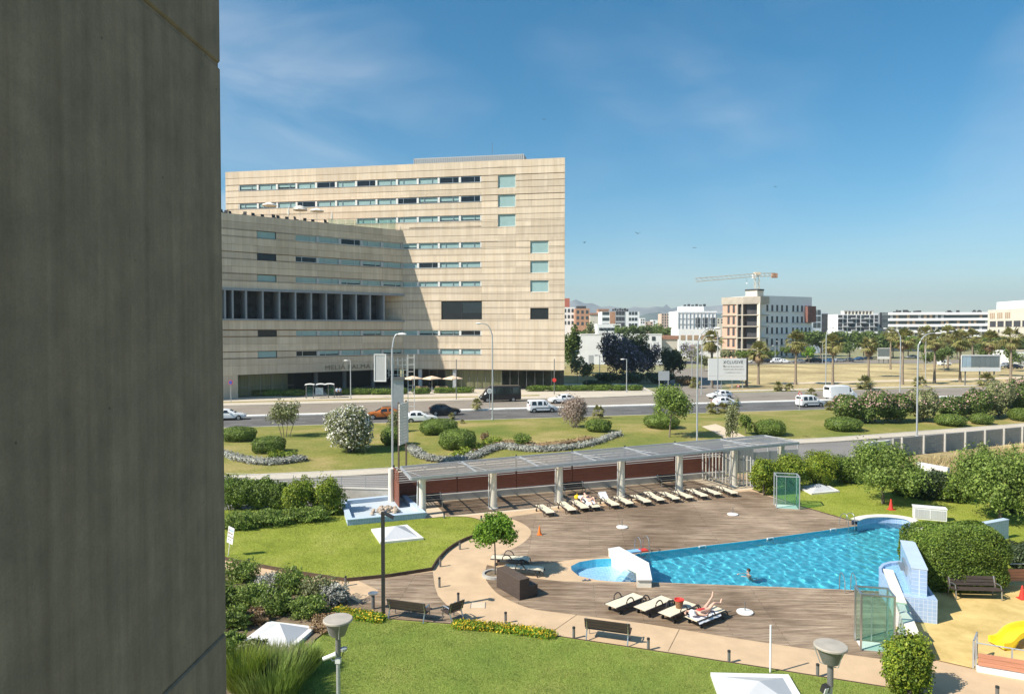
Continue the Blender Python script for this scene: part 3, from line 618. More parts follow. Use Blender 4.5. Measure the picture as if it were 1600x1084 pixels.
# ================================================================== hotel
def stonemat(name, k=1.):
    m, t, p, L = nodes(name); tc = t.nodes.new('ShaderNodeTexCoord'); oi = t.nodes.new('ShaderNodeObjectInfo')
    mp = t.nodes.new('ShaderNodeMapping'); mp.inputs['Scale'].default_value = (1.0, 1.0, .12); L(tc.outputs['Object'], mp.inputs['Vector'])
    n = t.nodes.new('ShaderNodeTexNoise'); n.inputs['Scale'].default_value = 1.1; n.inputs['Detail'].default_value = 5; L(mp.outputs[0], n.inputs['Vector'])
    br = t.nodes.new('ShaderNodeTexBrick'); br.offset = 0; br.inputs['Scale'].default_value = 1; br.inputs['Brick Width'].default_value = .62; br.inputs['Row Height'].default_value = 3.; br.inputs['Mortar Size'].default_value = .018
    br.inputs['Color1'].default_value = (.95, .95, .95, 1); br.inputs['Color2'].default_value = (1.05, 1.04, 1.03, 1); br.inputs['Mortar'].default_value = (.80, .78, .74, 1)
    sx = t.nodes.new('ShaderNodeSeparateXYZ'); L(tc.outputs['Object'], sx.inputs[0]); cb = t.nodes.new('ShaderNodeCombineXYZ'); L(sx.outputs[0], cb.inputs[0]); L(sx.outputs[2], cb.inputs[1]); L(cb.outputs[0], br.inputs['Vector'])
    rp = t.nodes.new('ShaderNodeValToRGB'); e = rp.color_ramp.elements; e[0].position = .3; e[1].position = .72; e[0].color = (.585, .475, .345, 1); e[1].color = (.68, .58, .455, 1); L(n.outputs[0], rp.inputs[0])
    hv = t.nodes.new('ShaderNodeMapRange'); hv.inputs[3].default_value = .88; hv.inputs[4].default_value = 1.10; L(oi.outputs['Random'], hv.inputs[0])
    a = t.nodes.new('ShaderNodeMix'); a.data_type = 'RGBA'; a.blend_type = 'MULTIPLY'; a.inputs['Factor'].default_value = 1; L(rp.outputs[0], a.inputs['A']); L(br.outputs['Color'], a.inputs['B'])
    b = t.nodes.new('ShaderNodeMix'); b.data_type = 'RGBA'; b.blend_type = 'MULTIPLY'; b.inputs['Factor'].default_value = 1; L(a.outputs['Result'], b.inputs['A']); L(hv.outputs[0], b.inputs['B'])
    L(b.outputs['Result'], p.inputs['Base Color']); p.inputs['Roughness'].default_value = .85; p.inputs['Specular IOR Level'].default_value = .2; MATS[name] = m
stonemat('stone')
mat('stone_core', (.46, .31, .19), .9, .1, 1.)
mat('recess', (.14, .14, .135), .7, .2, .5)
mat('fin_grey', (.27, .295, .32), .55, .08, 1.)
mat('dark_room', (.05, .055, .06), .9, .6, .6)
mat('blind', (.42, .53, .52), .7, .06, .7)
mat('curtain', (.52, .46, .31), .9, .25, 2.2, stretch=(3, 3, .05))
mat('room', (.20, .17, .13), .9, .4, .4)
mat('screen_grey', (.42, .43, .43), .6, .12, 2., stretch=(8, 8, .2))
glassmat('win_glass', (.93, 1, 1), .97, .02, (.03, .05, .055))
glassmat('win_dark', (.5, .6, .65), .35, .02, (.018, .026, .035))
glassmat('shop_glass', (.85, .90, .82), .85, .01, (.02, .025, .02))
glassmat('clear_glass', (.88, .97, .94), .92, .01, (.08, .22, .18))

class Wing:
    """a facade frame: origin at one foot, x along the wall, y outwards from the wall, z up"""
    def __init__(s, A, B):
        s.A = Vector((A[0], A[1], 0)); s.d = (Vector((B[0], B[1], 0)) - s.A); s.L = s.d.length; s.d.normalize()
        s.n = Vector((s.d.y, -s.d.x, 0)); s.rz = math.atan2(s.d.y, s.d.x)
    def uz(s, px, py):                     # pixel -> (u, z) on the facade plane
        r = ray(px, py); o = Vector((0, 0, H)); t = (s.A - o).dot(s.n) / r.dot(s.n); q = o + r * t
        return (q - s.A).dot(s.d), q.z
hotel = thing('hotel', 'large honey stone hotel with ribbon windows across the avenue', 'hotel', (0, 0, 0))
A = G(882, 611.5); RWd = Vector((-.9855, .1695, 0)).normalized()
# right wing: x runs from its left end to its right edge
RL = A + RWd * 71.6; RW = Wing(RL, A)
Cn = RW.A + RW.d * RW.uz(630, 500)[0]
LWd = Vector((-27.5, -21.0, 0)).normalized(); LL = Cn + LWd * 48; LW = Wing(LL, Cn)
def holder(w, nm):
    o = bpy.data.objects.new(nm, None); COL.objects.link(o); o.parent = hotel; o.location = w.A; o.rotation_euler = (0, 0, w.rz); return o
WR, WL = holder(RW, 'right_wing'), holder(LW, 'left_wing')
courses_y = [246.3, 258, 269.3, 280, 290.3, 300.6, 311, 321.8, 332, 342.8, 353, 364.4, 375.6, 386, 396, 406.6, 416.6, 426.7, 436, 447.4, 457.8, 468.7, 479.5, 490, 500.6, 514.8, 525.5, 535.7, 545.8, 556, 565.7, 578.3]
CZ = [RW.uz(882, y)[1] for y in courses_y]         # descending
rr = random.Random(11)
PT = .16
def cut(intervals, holes):
    out = []
    for a, b in intervals:
        seg = [(a, b)]
        for h0, h1 in holes:
            seg = [s for x, y in seg for s in ((x, min(y, h0)), (max(x, h1), y)) if s[1] - s[0] > .02]
        out += seg
    return out
def panels(w, holder_, u0, u1, zs, holes, joints, tilt=None):
    """stone courses cut around the openings; holes are (u0,u1,z0,z1)"""
    for i in range(len(zs) - 1):
        zt, zb = zs[i], zs[i + 1]
        marks = sorted({zt, zb} | {min(max(z, zb), zt) for h in holes for z in h[2:4]})
        bands = [(marks[k], marks[k + 1]) for k in range(len(marks) - 1) if marks[k + 1] - marks[k] > .12]
        for z0, z1 in bands:
            hs = [(h[0], h[1]) for h in holes if h[2] < z1 - .05 and h[3] > z0 + .05]
            full = (z1 - z0) > .8 * (zt - zb)
            for a, b in cut([(u0, u1)], hs):
                cuts = [a] + [j + rr.choice((0, 0, 0)) for j in joints if a + 1.2 < j < b - 1.2 and (full and rr.random() < .75)] + [b]
                for k in range(len(cuts) - 1):
                    x0, x1 = cuts[k] + .008, cuts[k + 1] - .008; lean = rr.uniform(.0, .02) + .035
                    mb = MB(); y0, y1 = -.30, 0.0
                    # each course leans: its top edge stands a little back, so the joint below it reads as a shadow line
                    vs = [(x0, y1 - 0, z0 + .028), (x1, y1 - 0, z0 + .028), (x1, y1 + lean, z1), (x0, y1 + lean, z1), (x0, y1 + .3, z0 + .035), (x1, y1 + .3, z0 + .035), (x1, y1 + .3, z1), (x0, y1 + .3, z1)]
                    mb.add(vs, [(0, 1, 2, 3), (3, 2, 6, 7), (1, 0, 4, 5), (0, 3, 7, 4), (2, 1, 5, 6)])
                    mb.build('stone_panel', 'stone', holder_)
# local y of a Wing frame points INTO the building (x along wall, z up => y = z cross x)
def window(holder_, u0, u1, z0, z1, kind='blind', split=None, blind=1.0, depth=.22, fm='steel'):
    wdt, hgt = u1 - u0, z1 - z0
    w = MB(); t = .07
    w.bb(u0, u1, depth - .05, depth + .06, z0, z0 + t); w.bb(u0, u1, depth - .05, depth + .06, z1 - t, z1); w.bb(u0, u0 + t, depth - .05, depth + .06, z0 + t, z1 - t); w.bb(u1 - t, u1, depth - .05, depth + .06, z0 + t, z1 - t)
    if split: w.bb(u0 + wdt * split - .04, u0 + wdt * split + .04, depth - .05, depth + .06, z0 + t, z1 - t)
    f = w.build('window', fm, holder_)
    MB().add([(u0 + t, depth + .01, z0 + t), (u1 - t, depth + .01, z0 + t), (u1 - t, depth + .01, z1 - t), (u0 + t, depth + .01, z1 - t)], [(0, 1, 2, 3)]).build('pane', 'win_dark' if kind == 'dark' else 'win_glass', f)
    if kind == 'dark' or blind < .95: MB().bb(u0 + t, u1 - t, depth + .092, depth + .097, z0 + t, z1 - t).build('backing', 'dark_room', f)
    if kind == 'blind' and blind > .05:
        MB().bb(u0 + t, u1 - t, depth + .065, depth + .085, z1 - t - (hgt - 2 * t) * blind, z1 - t).build('blind', 'blind', f)
    return f
def u_of(w, px): return w.uz(px, 515)[0]
RU = lambda px: RW.uz(px, 515)[0]
LU = lambda px: LW.uz(px, 515)[0]
ribL = [RU(374.7) + k * (RU(752.2) - RU(374.7)) / 12 for k in range(13)]
rows_r = {}
for k, (y0, y1) in enumerate(((275.7, 284.7), (306.3, 315), (336.3, 344.7), (378.4, 386.9), (409.4, 417.4), (439.3, 447), (516.4, 524), (545.8, 553.5))):
    rows_r[k] = (RW.uz(740, y1)[1], RW.uz(740, y0)[1])
uc = RU(630)
holesR = []
for k, (z0, z1) in rows_r.items():
    i0 = 0 if k < 2 else (6 if k == 2 else 8)
    for i in range(i0, 12):
        a, b = ribL[i] + .22, ribL[i + 1] - .22
        kind = 'blind' if rr.random() < .93 else 'dark'
        if (k, i) in ((0, 10), (0, 11), (1, 11), (6, 11), (0, 4)): kind = 'dark'
        window(WR, a, b, z0, z1, kind, rr.choice((.28, .7, .3, .68)), rr.choice((1, 1, 1, .75, 1, .6)))
    holesR.append((ribL[i0], ribL[12], z0, z1))
    for i in range(i0, 12): MB().bb(ribL[i] - .2 if i > i0 else ribL[i] + .0, ribL[i] + .2, .06, .3, z0 + .01, z1 - .01).build('window_pier', 'offwhite', WR)
    MB().bb(ribL[12] - .2, ribL[12] - .01, .06, .3, z0 + .01, z1 - .01).build('window_pier', 'offwhite', WR)
    MB().bb(ribL[i0], ribL[12], -.03, .1, z0 - .05, z0).build('window_sill', 'galv', WR)
singles = [(778, 805.6, 273.4, 292.8), (778, 805.6, 304.4, 323), (778, 805.6, 335, 353.7), (828.5, 857, 376.6, 395.3), (828.5, 857, 407.5, 426), (828.5, 857, 438, 456)]
for x0, x1, y0, y1 in singles:
    a, z1 = RW.uz(x0, y0); b, z0 = RW.uz(x1, y1); holesR.append((a, b, z0, z1)); window(WR, a, b, z0, z1, 'blind', None, 1., .22, 'offwhite')
for x0, x1, y0, y1, sp in ((689.4, 753, 471, 499, .5), (828.5, 857, 481, 499, None)):
    a, z1 = RW.uz(x0, y0); b, z0 = RW.uz(x1, y1); holesR.append((a, b, z0, z1)); w_ = window(WR, a, b, z0, z1, 'dark', sp, 0, .20, 'dark_metal')
    if sp: MB().bb((a + b) / 2 + .05, b - .1, .265, .285, z0 + (z1 - z0) * .36, z1 - .1).build('blind', 'blind', w_)
zb = CZ[-1]
panels(RW, WR, 0, RW.L, CZ, holesR, [ribL[k] for k in range(0, 13, 2)] + [RU(778), RU(806), RU(830), RU(857), RU(640)])
# the building mass behind the stone: floors, parapet and end walls
MB().prism([(.32, .32), (RW.L - .36, .32), (RW.L - 4.0, 17), (.32, 17)], zb + .05, CZ[0] - .35).build('wall', 'stone_core', WR)
MB().prism([(RW.L - .3, .30), (RW.L - .01, .30), (RW.L - 3.7, 16.8), (RW.L - 4.0, 16.8)], zb + .04, CZ[0] - .02).build('end_wall', 'stone', WR)
MB().bb(0, .28, .30, 16.8, zb + .04, CZ[0] - .02).build('end_wall', 'stone', WR)
a, z1 = RW.uz(644, 241); b, _ = RW.uz(817, 241)
scr = MB().bb(a, b, 1.2, 9, CZ[0] - .35, RW.uz(817, 238)[1]).build('roof_screen', 'screen_grey', WR)
sl = MB()
for k in range(60): x = a + (b - a) * k / 59; sl.bb(x - .06, x + .06, 1.12, 1.2, CZ[0] - .3, RW.uz(817, 238)[1] - .1)
sl.build('louvre', 'galv', scr)
MB().tube([(RU(763), 4, CZ[0]), (RU(763), 4, CZ[0] + 4.6)], .04, 5).build('mast', 'grey_metal', WR)

# ground floor of the right wing: a glazed hall set back under the overhang
gf = MB().bb(uc - 3, RW.L - 1, 9, 9.4, .13, zb + .05).bb(uc - 3, RW.L - 1.2, 1.0, 9, .13, .18); gf.build('lobby_wall', 'room', WR)
MB().bb(uc - 3, RW.L - .6, .5, 9, zb - .12, zb + .04).build('soffit', 'concrete', WR)
gx0, gx1 = RU(668), RW.L - 1.0
npan = 16
for k in range(npan):
    x0 = gx0 + (gx1 - gx0) * k / npan; x1 = gx0 + (gx1 - gx0) * (k + 1) / npan
    fr = MB().bb(x0, x0 + .07, 1.0, 1.12, .18, zb - .12).bb(x0 + .07, x1, 1.0, 1.12, .18, .3).bb(x0 + .07, x1, 1.0, 1.12, zb - .24, zb - .12).build('shop_window', 'grey_metal', WR)
    MB().add([(x0 + .07, 1.05, .3), (x1, 1.05, .3), (x1, 1.05, zb - .24), (x0 + .07, 1.05, zb - .24)], [(0, 1, 2, 3)]).build('pane', 'shop_glass', fr)
    if 2 <= k <= 8:
        cu = MB(); nn = 14
        vs = [(x0 + (x1 - x0) * i / nn, 1.6 + .12 * (i % 2), z) for z in (.3, zb - .3) for i in range(nn + 1)]
        cu.add(vs, [(i, i + 1, nn + 2 + i, nn + 1 + i) for i in range(nn)]); cu.build('curtain', 'curtain', fr)
for px in (655, 709): x = RU(px); MB().bb(x - .35, x + .35, .5, .95, .13, zb - .1).build('column', 'galv', WR)

# left wing -------------------------------------------------------------
LZs = [z for z in CZ if z < LW.uz(628, 360)[1] + .3]
ztopL = LW.uz(628, 360)[1]; LZs[0] = ztopL
holesL = []
for k in (3, 4, 5, 6, 7):
    z0, z1 = rows_r[k]
    cols = [(462.8, 495.6), (499.4, 530), (534, 564), (567.8, 596), (599.7, 627.5)]
    for i, (x0, x1) in enumerate(cols):
        a, b = LU(x0), LU(x1); kd = 'dark' if (k, i) in ((3, 2), (4, 0), (7, 0)) else 'blind'
        window(WL, a, b, z0, z1, kd, rr.choice((.3, .7)), rr.choice((1, 1, 1, .7)))
    holesL.append((LU(462.8), LW.L - .05, z0, z1))
    for i in range(5): MB().bb(LU(cols[i][1]) + .01, LU(cols[i + 1][0]) - .01 if i < 4 else LW.L - .06, .06, .3, z0 + .01, z1 - .01).build('window_pier', 'galv', WL)
    a, b = LU(402.8), LU(432.8); holesL.append((a, b, z0 - .12, z1 + .12)); window(WL, a, b, z0 - .12, z1 + .12, 'dark' if k in (6, 4) else 'blind', None, 1., .22, 'dark_metal')
zr1, zr0 = LW.uz(600, 459)[1], LW.uz(600, 500.5)[1]
ur1 = LU(629)
holesL.append((-2, ur1, zr0, zr1))
zbL = LW.uz(500, 581)[1]
LZs2 = [z for z in LZs if z > zbL + .3] + [zbL]
panels(LW, WL, 0, LW.L - .02, LZs2, holesL, [LU(x) for x in (363, 402.8, 433, 462.8, 497, 532, 566, 598)])
MB().bb(.02, LW.L + 6, .32, 14, zr1 + .04, ztopL - .25).bb(.02, LW.L + 6, .32, 14, zbL + .04, zr0 - .04).bb(.02, LW.L + 6, 3.3, 14, zr0 - .04, zr1 + .04).bb(ur1 + .02, LW.L + 3, .32, 3.3, zr0 - .04, zr1 + .04).build('wall', 'stone_core', WL)
MB().bb(0, .3, .02, 13.8, 0, ztopL - .02).build('end_wall', 'stone', WL)
# loggia
MB().bb(.3, ur1 + .6, -.22, .5, zr1 - .32, zr1 + .1).build('ledge', 'fin_grey', WL); MB().bb(.3, ur1 + .6, -.22, .5, zr0 - .25, zr0 + .05).build('ledge', 'fin_grey', WL)
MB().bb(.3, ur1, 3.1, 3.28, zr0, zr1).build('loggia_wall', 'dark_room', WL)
MB().bb(ur1, ur1 + .02, .1, 3.2, zr0, zr1).build('loggia_end', 'stone', WL)
fins = [LU(px) for px in (352, 364, 385, 411, 437, 462, 486.6, 510, 534, 556.6, 578.5, 600)]; fins += [fins[0] - 3.0 * k for k in range(1, 12) if fins[0] - 3.0 * k > .6]
for x in fins:
    MB().bb(x - .14, x + .14, -.1, 3.1, zr0 + .05, zr1 - .32).build('loggia_fin', 'fin_grey', WL)
    f = MB().bb(x + .3, x + .38, 2.2, 2.3, zr0 + .05, zr1 - .32).build('door_post', 'black', WL)
# ground floor: a glazed box, then the deep entrance
zg = zbL
MB().bb(0.3, LU(371), .05, 8, 0.13, zg + .03).build('base_wall', 'stone', WL)
g0, g1 = LU(371), LU(459)
for k in range(5):
    x0 = g0 + (g1 - g0) * k / 5; x1 = g0 + (g1 - g0) * (k + 1) / 5
    fr = MB().bb(x0, x0 + .06, .3, .4, .18, zg).bb(x0 + .06, x1, .3, .4, 1.9, 1.96).build('shop_window', 'grey_metal', WL); MB().add([(x0 + .06, .34, .18), (x1, .34, .18), (x1, .34, zg), (x0 + .06, .34, zg)], [(0, 1, 2, 3)]).build('pane', 'shop_glass', fr)
MB().bb(g0, g1, 3.2, 3.4, .13, zg).build('lobby_wall', 'curtain', WL)
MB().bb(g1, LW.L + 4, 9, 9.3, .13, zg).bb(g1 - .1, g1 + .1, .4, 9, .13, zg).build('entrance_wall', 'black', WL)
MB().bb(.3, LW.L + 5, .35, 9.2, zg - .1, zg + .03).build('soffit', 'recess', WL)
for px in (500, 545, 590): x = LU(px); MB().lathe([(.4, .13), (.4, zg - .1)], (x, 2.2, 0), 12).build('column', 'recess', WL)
# the hotel's raised letters
def text_mesh(body, size, ext=.02, align='LEFT', spacing=1.0):
    c = bpy.data.curves.new('lettering', 'FONT'); c.body = body; c.size = size; c.extrude = ext; c.align_x = align; c.resolution_u = 2; c.space_character = spacing
    o = bpy.data.objects.new('lettering', c); COL.objects.link(o); dg = bpy.context.evaluated_depsgraph_get(); dg.update()
    me = bpy.data.meshes.new_from_object(o.evaluated_get(dg)); bpy.data.objects.remove(o); return me
def text(body, size, m, parent, loc, rot=(math.pi / 2, 0, 0), name='lettering', ext=.02, align='LEFT', spacing=1.0, width=None):
    me = text_mesh(body, size, ext, align, spacing); me.materials.clear(); me.materials.append(MATS[m])
    o = link(name, me, parent, loc); o.rotation_euler = rot
    if width:
        w = max(v.co.x for v in me.vertices) - min(v.co.x for v in me.vertices); o.scale = (width / w, 1, 1)
    return o
mat('letter', (.30, .245, .175), .6, .1, 4)
_, zl = LW.uz(530, 579)
text('MELI\u00c1 PALMA BAY', 1.25, 'letter', WL, (LU(507), -.06, zl + .25), width=LU(601) - LU(507), ext=.05, spacing=1.1)

# roof terrace of the left wing: things standing on it
ZT = ztopL - .25
def lw(u, y, z=0.): q = LW.A + LW.d * u - LW.n * y; return Vector((q.x, q.y, z))
# Wing.n points outwards, so positive y above goes into the building
def parasol(name, label, cat, loc, r, h, m, closed=False, group=None, n=8):
    t = thing(name, label, cat, loc, 0, group)
    MB().lathe([(.28, 0), (.28, .06), (.04, .08)], (0, 0, 0), 10).build('base', 'offwhite', t)
    MB().tube([(0, 0, .05), (0, 0, h)], .035, 6).build('pole', 'offwhite', t)
    if closed: MB().lathe([(.06, h * .42), (.17, h * .5), (.13, h * .75), (.05, h * .98), (.0, h + .05)], (0, 0, 0), 8).build('canopy', m, t)
    else:
        c = MB().lathe([(r, h * .80), (r * .98, h * .84), (r * .5, h * .93), (0, h)], (0, 0, 0), n)
        c.f = [q for q in c.f if len(q) == 4]; c.mi = [0] * len(c.f); cp = c.build('canopy', m, t); rb = MB()
        for k in range(n): a = 2 * math.pi * k / n; rb.tube([(0, 0, h * .97), (r * .97 * math.cos(a), r * .97 * math.sin(a), h * .80)], .015, 4)
        rb.build('rib', 'offwhite', cp)
    return t
mat('canvas', (.78, .75, .68), .9, .04, 2); mat('canvas_sand', (.72, .55, .40), .9, .04, 2); mat('canvas_grey', (.60, .57, .51), .9, .04, 2)
for px, yy, cl, m_, lb in ((431, 3.0, 0, 'canvas', 'open white parasol farthest along the hotel roof terrace'), (459, 2.2, 1, 'canvas', 'folded white parasol between two open ones on the roof terrace'),
                    (480, 3.2, 0, 'canvas_grey', 'greyish open parasol behind another on the hotel roof terrace'), (475, 1.5, 0, 'canvas_grey', 'lower greyish open parasol in the middle of the roof terrace'),
                    (504, 2.4, 0, 'canvas', 'open white parasol nearest the glass balustrade on the roof'), (526, 2.0, 1, 'canvas', 'folded white parasol beside the roof glass balustrade')):
    parasol('roof_parasol', lb, 'parasol', lw(LU(px), yy, ZT), 1.35, 2.9 + .4 * (yy - 1.5) * (0 if cl else 1), m_, bool(cl), 'parasols on the roof terrace')
chr_pos = ((352, 'by the concrete fin'), (358, 'second from the fin'), (368, 'third from the fin'), (386, 'standing apart left of the parasols'), (402, 'beside its dark table'), (418, 'next to a dark parasol base'), (432, 'under the farthest white parasol'), (441, 'right of the farthest white parasol'), (455, 'beside the folded parasol'), (467, 'just right of the folded parasol'), (482, 'under the greyish parasols'), (496, 'left of the nearest parasol'), (514, 'right of the nearest parasol'))
for k, (px, wh) in enumerate(chr_pos):
    t = thing('roof_chair', 'small dark lounge chair on the hotel roof terrace, ' + wh, 'chair', lw(LU(px), .9 + .5 * (k % 3), ZT), LW.rz + rr.uniform(-.6, .6), 'chairs on the roof terrace')
    MB().box((0, 0, .42), (.6, .6, .12)).build('seat', 'black', t); MB().box((0, .3, .72), (.6, .08, .6), 0, 0, (-.25, 0)).build('backrest', 'dark_metal', t)
    for sx in (-.25, .25):
        for sy in (-.25, .25): MB().box((sx, sy, .18), (.05, .05, .36)).build('leg', 'dark_metal', t)
bal = thing('glass_balustrade', 'pale green glass balustrade panes on the hotel roof terrace', 'balustrade', LW.A, LW.rz)
for k in range(8):
    x0, x1 = LU(516) + (LW.L - LU(516) - 1.2) * k / 8, LU(516) + (LW.L - LU(516) - 1.2) * (k + 1) / 8 - .1
    MB().bb(x0, x1, .6, .63, ZT, ZT + 1.15 + .14 * k).build('pane', 'clear_glass', bal)
# ================================================================== vehicles
mat('car_white', (.78, .79, .79), .25, .02, 1., spec=.5); mat('car_black', (.018, .018, .02), .2, .1, 1.); mat('car_dark', (.022, .026, .034), .22, .1, 1.)
mat('car_orange', (.42, .13, .03), .25, .05, 1.); mat('car_grey', (.28, .29, .30), .25, .05, 1., metal=.4); mat('car_blue', (.05, .12, .24), .25, .05, 1.); mat('car_silver', (.46, .47, .48), .25, .05, 1., metal=.5)
mat('car_glass', (.02, .026, .03), .06, .2, 1., spec=.8); mat('lamp_red', (.45, .02, .02), .2, .05, 3); mat('lamp_clear', (.75, .76, .78), .12, .02, 3); mat('plate', (.8, .8, .76), .5, .02, 4)
# stations: x, sill z, belt z, top z, half width at belt, half width at top
CARS = {
 'hatch': dict(L=4.25, st=[(0, .42, .72, .74, .70, .62), (.06, .30, .86, .90, .82, .70), (.35, .24, .95, 1.20, .88, .66), (.85, .22, .96, 1.44, .89, .62), (1.5, .22, .94, 1.49, .90, .63), (2.1, .22, .92, 1.45, .90, .62), (2.75, .22, .90, 1.12, .89, .66), (3.05, .22, .89, .94, .88, .72), (3.75, .23, .78, .82, .84, .70), (4.12, .27, .66, .69, .76, .62), (4.25, .40, .55, .57, .62, .55)], side=((.62, 1.42), (1.5, 2.42)), wind=(2.28, 3.02), rear=(.14, .62), wh=(.74, 3.42), r=.315),
 'suv': dict(L=4.36, st=[(0, .46, .80, .83, .74, .64), (.08, .34, .98, 1.02, .86, .72), (.45, .28, 1.05, 1.30, .90, .66), (.95, .26, 1.04, 1.53, .90, .62), (1.6, .26, 1.00, 1.58, .90, .63), (2.2, .26, .98, 1.54, .90, .62), (2.9, .26, .96, 1.16, .90, .67), (3.2, .26, .96, 1.01, .89, .74), (3.9, .28, .86, .90, .86, .72), (4.24, .32, .74, .77, .78, .64), (4.36, .44, .62, .64, .64, .55)], side=((.72, 1.5), (1.58, 2.52)), wind=(2.4, 3.15), rear=(.16, .7), wh=(.80, 3.50), r=.345),
 'van': dict(L=4.25, st=[(0, .42, .95, 1.00, .80, .70), (.05, .30, 1.0, 1.70, .84, .70), (.2, .26, 1.02, 1.80, .86, .72), (1.2, .24, 1.02, 1.82, .87, .72), (2.4, .24, 1.02, 1.80, .87, .70), (2.75, .24, 1.02, 1.62, .87, .68), (3.3, .24, 1.0, 1.12, .86, .68), (3.45, .24, .98, 1.03, .85, .70), (3.95, .26, .84, .88, .82, .68), (4.17, .30, .70, .73, .76, .62), (4.25, .42, .56, .58, .64, .54)], side=((.32, 1.12), (1.22, 1.98), (2.1, 2.82)), wind=(2.62, 3.38), rear=(.03, .10), wh=(.72, 3.40), r=.315),
 'cargo': dict(L=5.5, st=[(0, .45, 1.2, 1.25, .92, .82), (.05, .34, 1.25, 2.28, .97, .84), (.2, .30, 1.25, 2.42, 1.0, .88), (2.0, .30, 1.25, 2.45, 1.0, .88), (3.7, .30, 1.25, 2.42, 1.0, .86), (4.05, .30, 1.25, 2.25, 1.0, .84), (4.75, .30, 1.22, 1.40, .99, .80), (4.9, .30, 1.18, 1.24, .98, .80), (5.3, .32, 1.0, 1.05, .93, .76), (5.45, .36, .8, .84, .85, .7), (5.5, .46, .62, .64, .74, .6)], side=((3.75, 4.35),), wind=(3.98, 4.85), rear=(.02, .06), wh=(.95, 4.55), r=.34),
 'minibus': dict(L=6.9, st=[(0, .48, 1.3, 1.35, .94, .84), (.05, .36, 1.3, 2.5, .98, .84), (.2, .32, 1.3, 2.68, 1.0, .88), (2.6, .32, 1.3, 2.72, 1.0, .88), (5.1, .32, 1.28, 2.68, 1.0, .86), (5.5, .32, 1.28, 2.45, 1.0, .84), (6.2, .32, 1.2, 1.45, .99, .8), (6.35, .32, 1.16, 1.22, .98, .8), (6.7, .34, .95, 1.0, .93, .76), (6.85, .38, .8, .83, .85, .7), (6.9, .48, .62, .64, .74, .6)], side=((.25, 1.5), (1.6, 2.85), (2.95, 4.15), (4.3, 5.6)), wind=(5.35, 6.3), rear=(.02, .08), wh=(1.35, 5.75), r=.36),
}
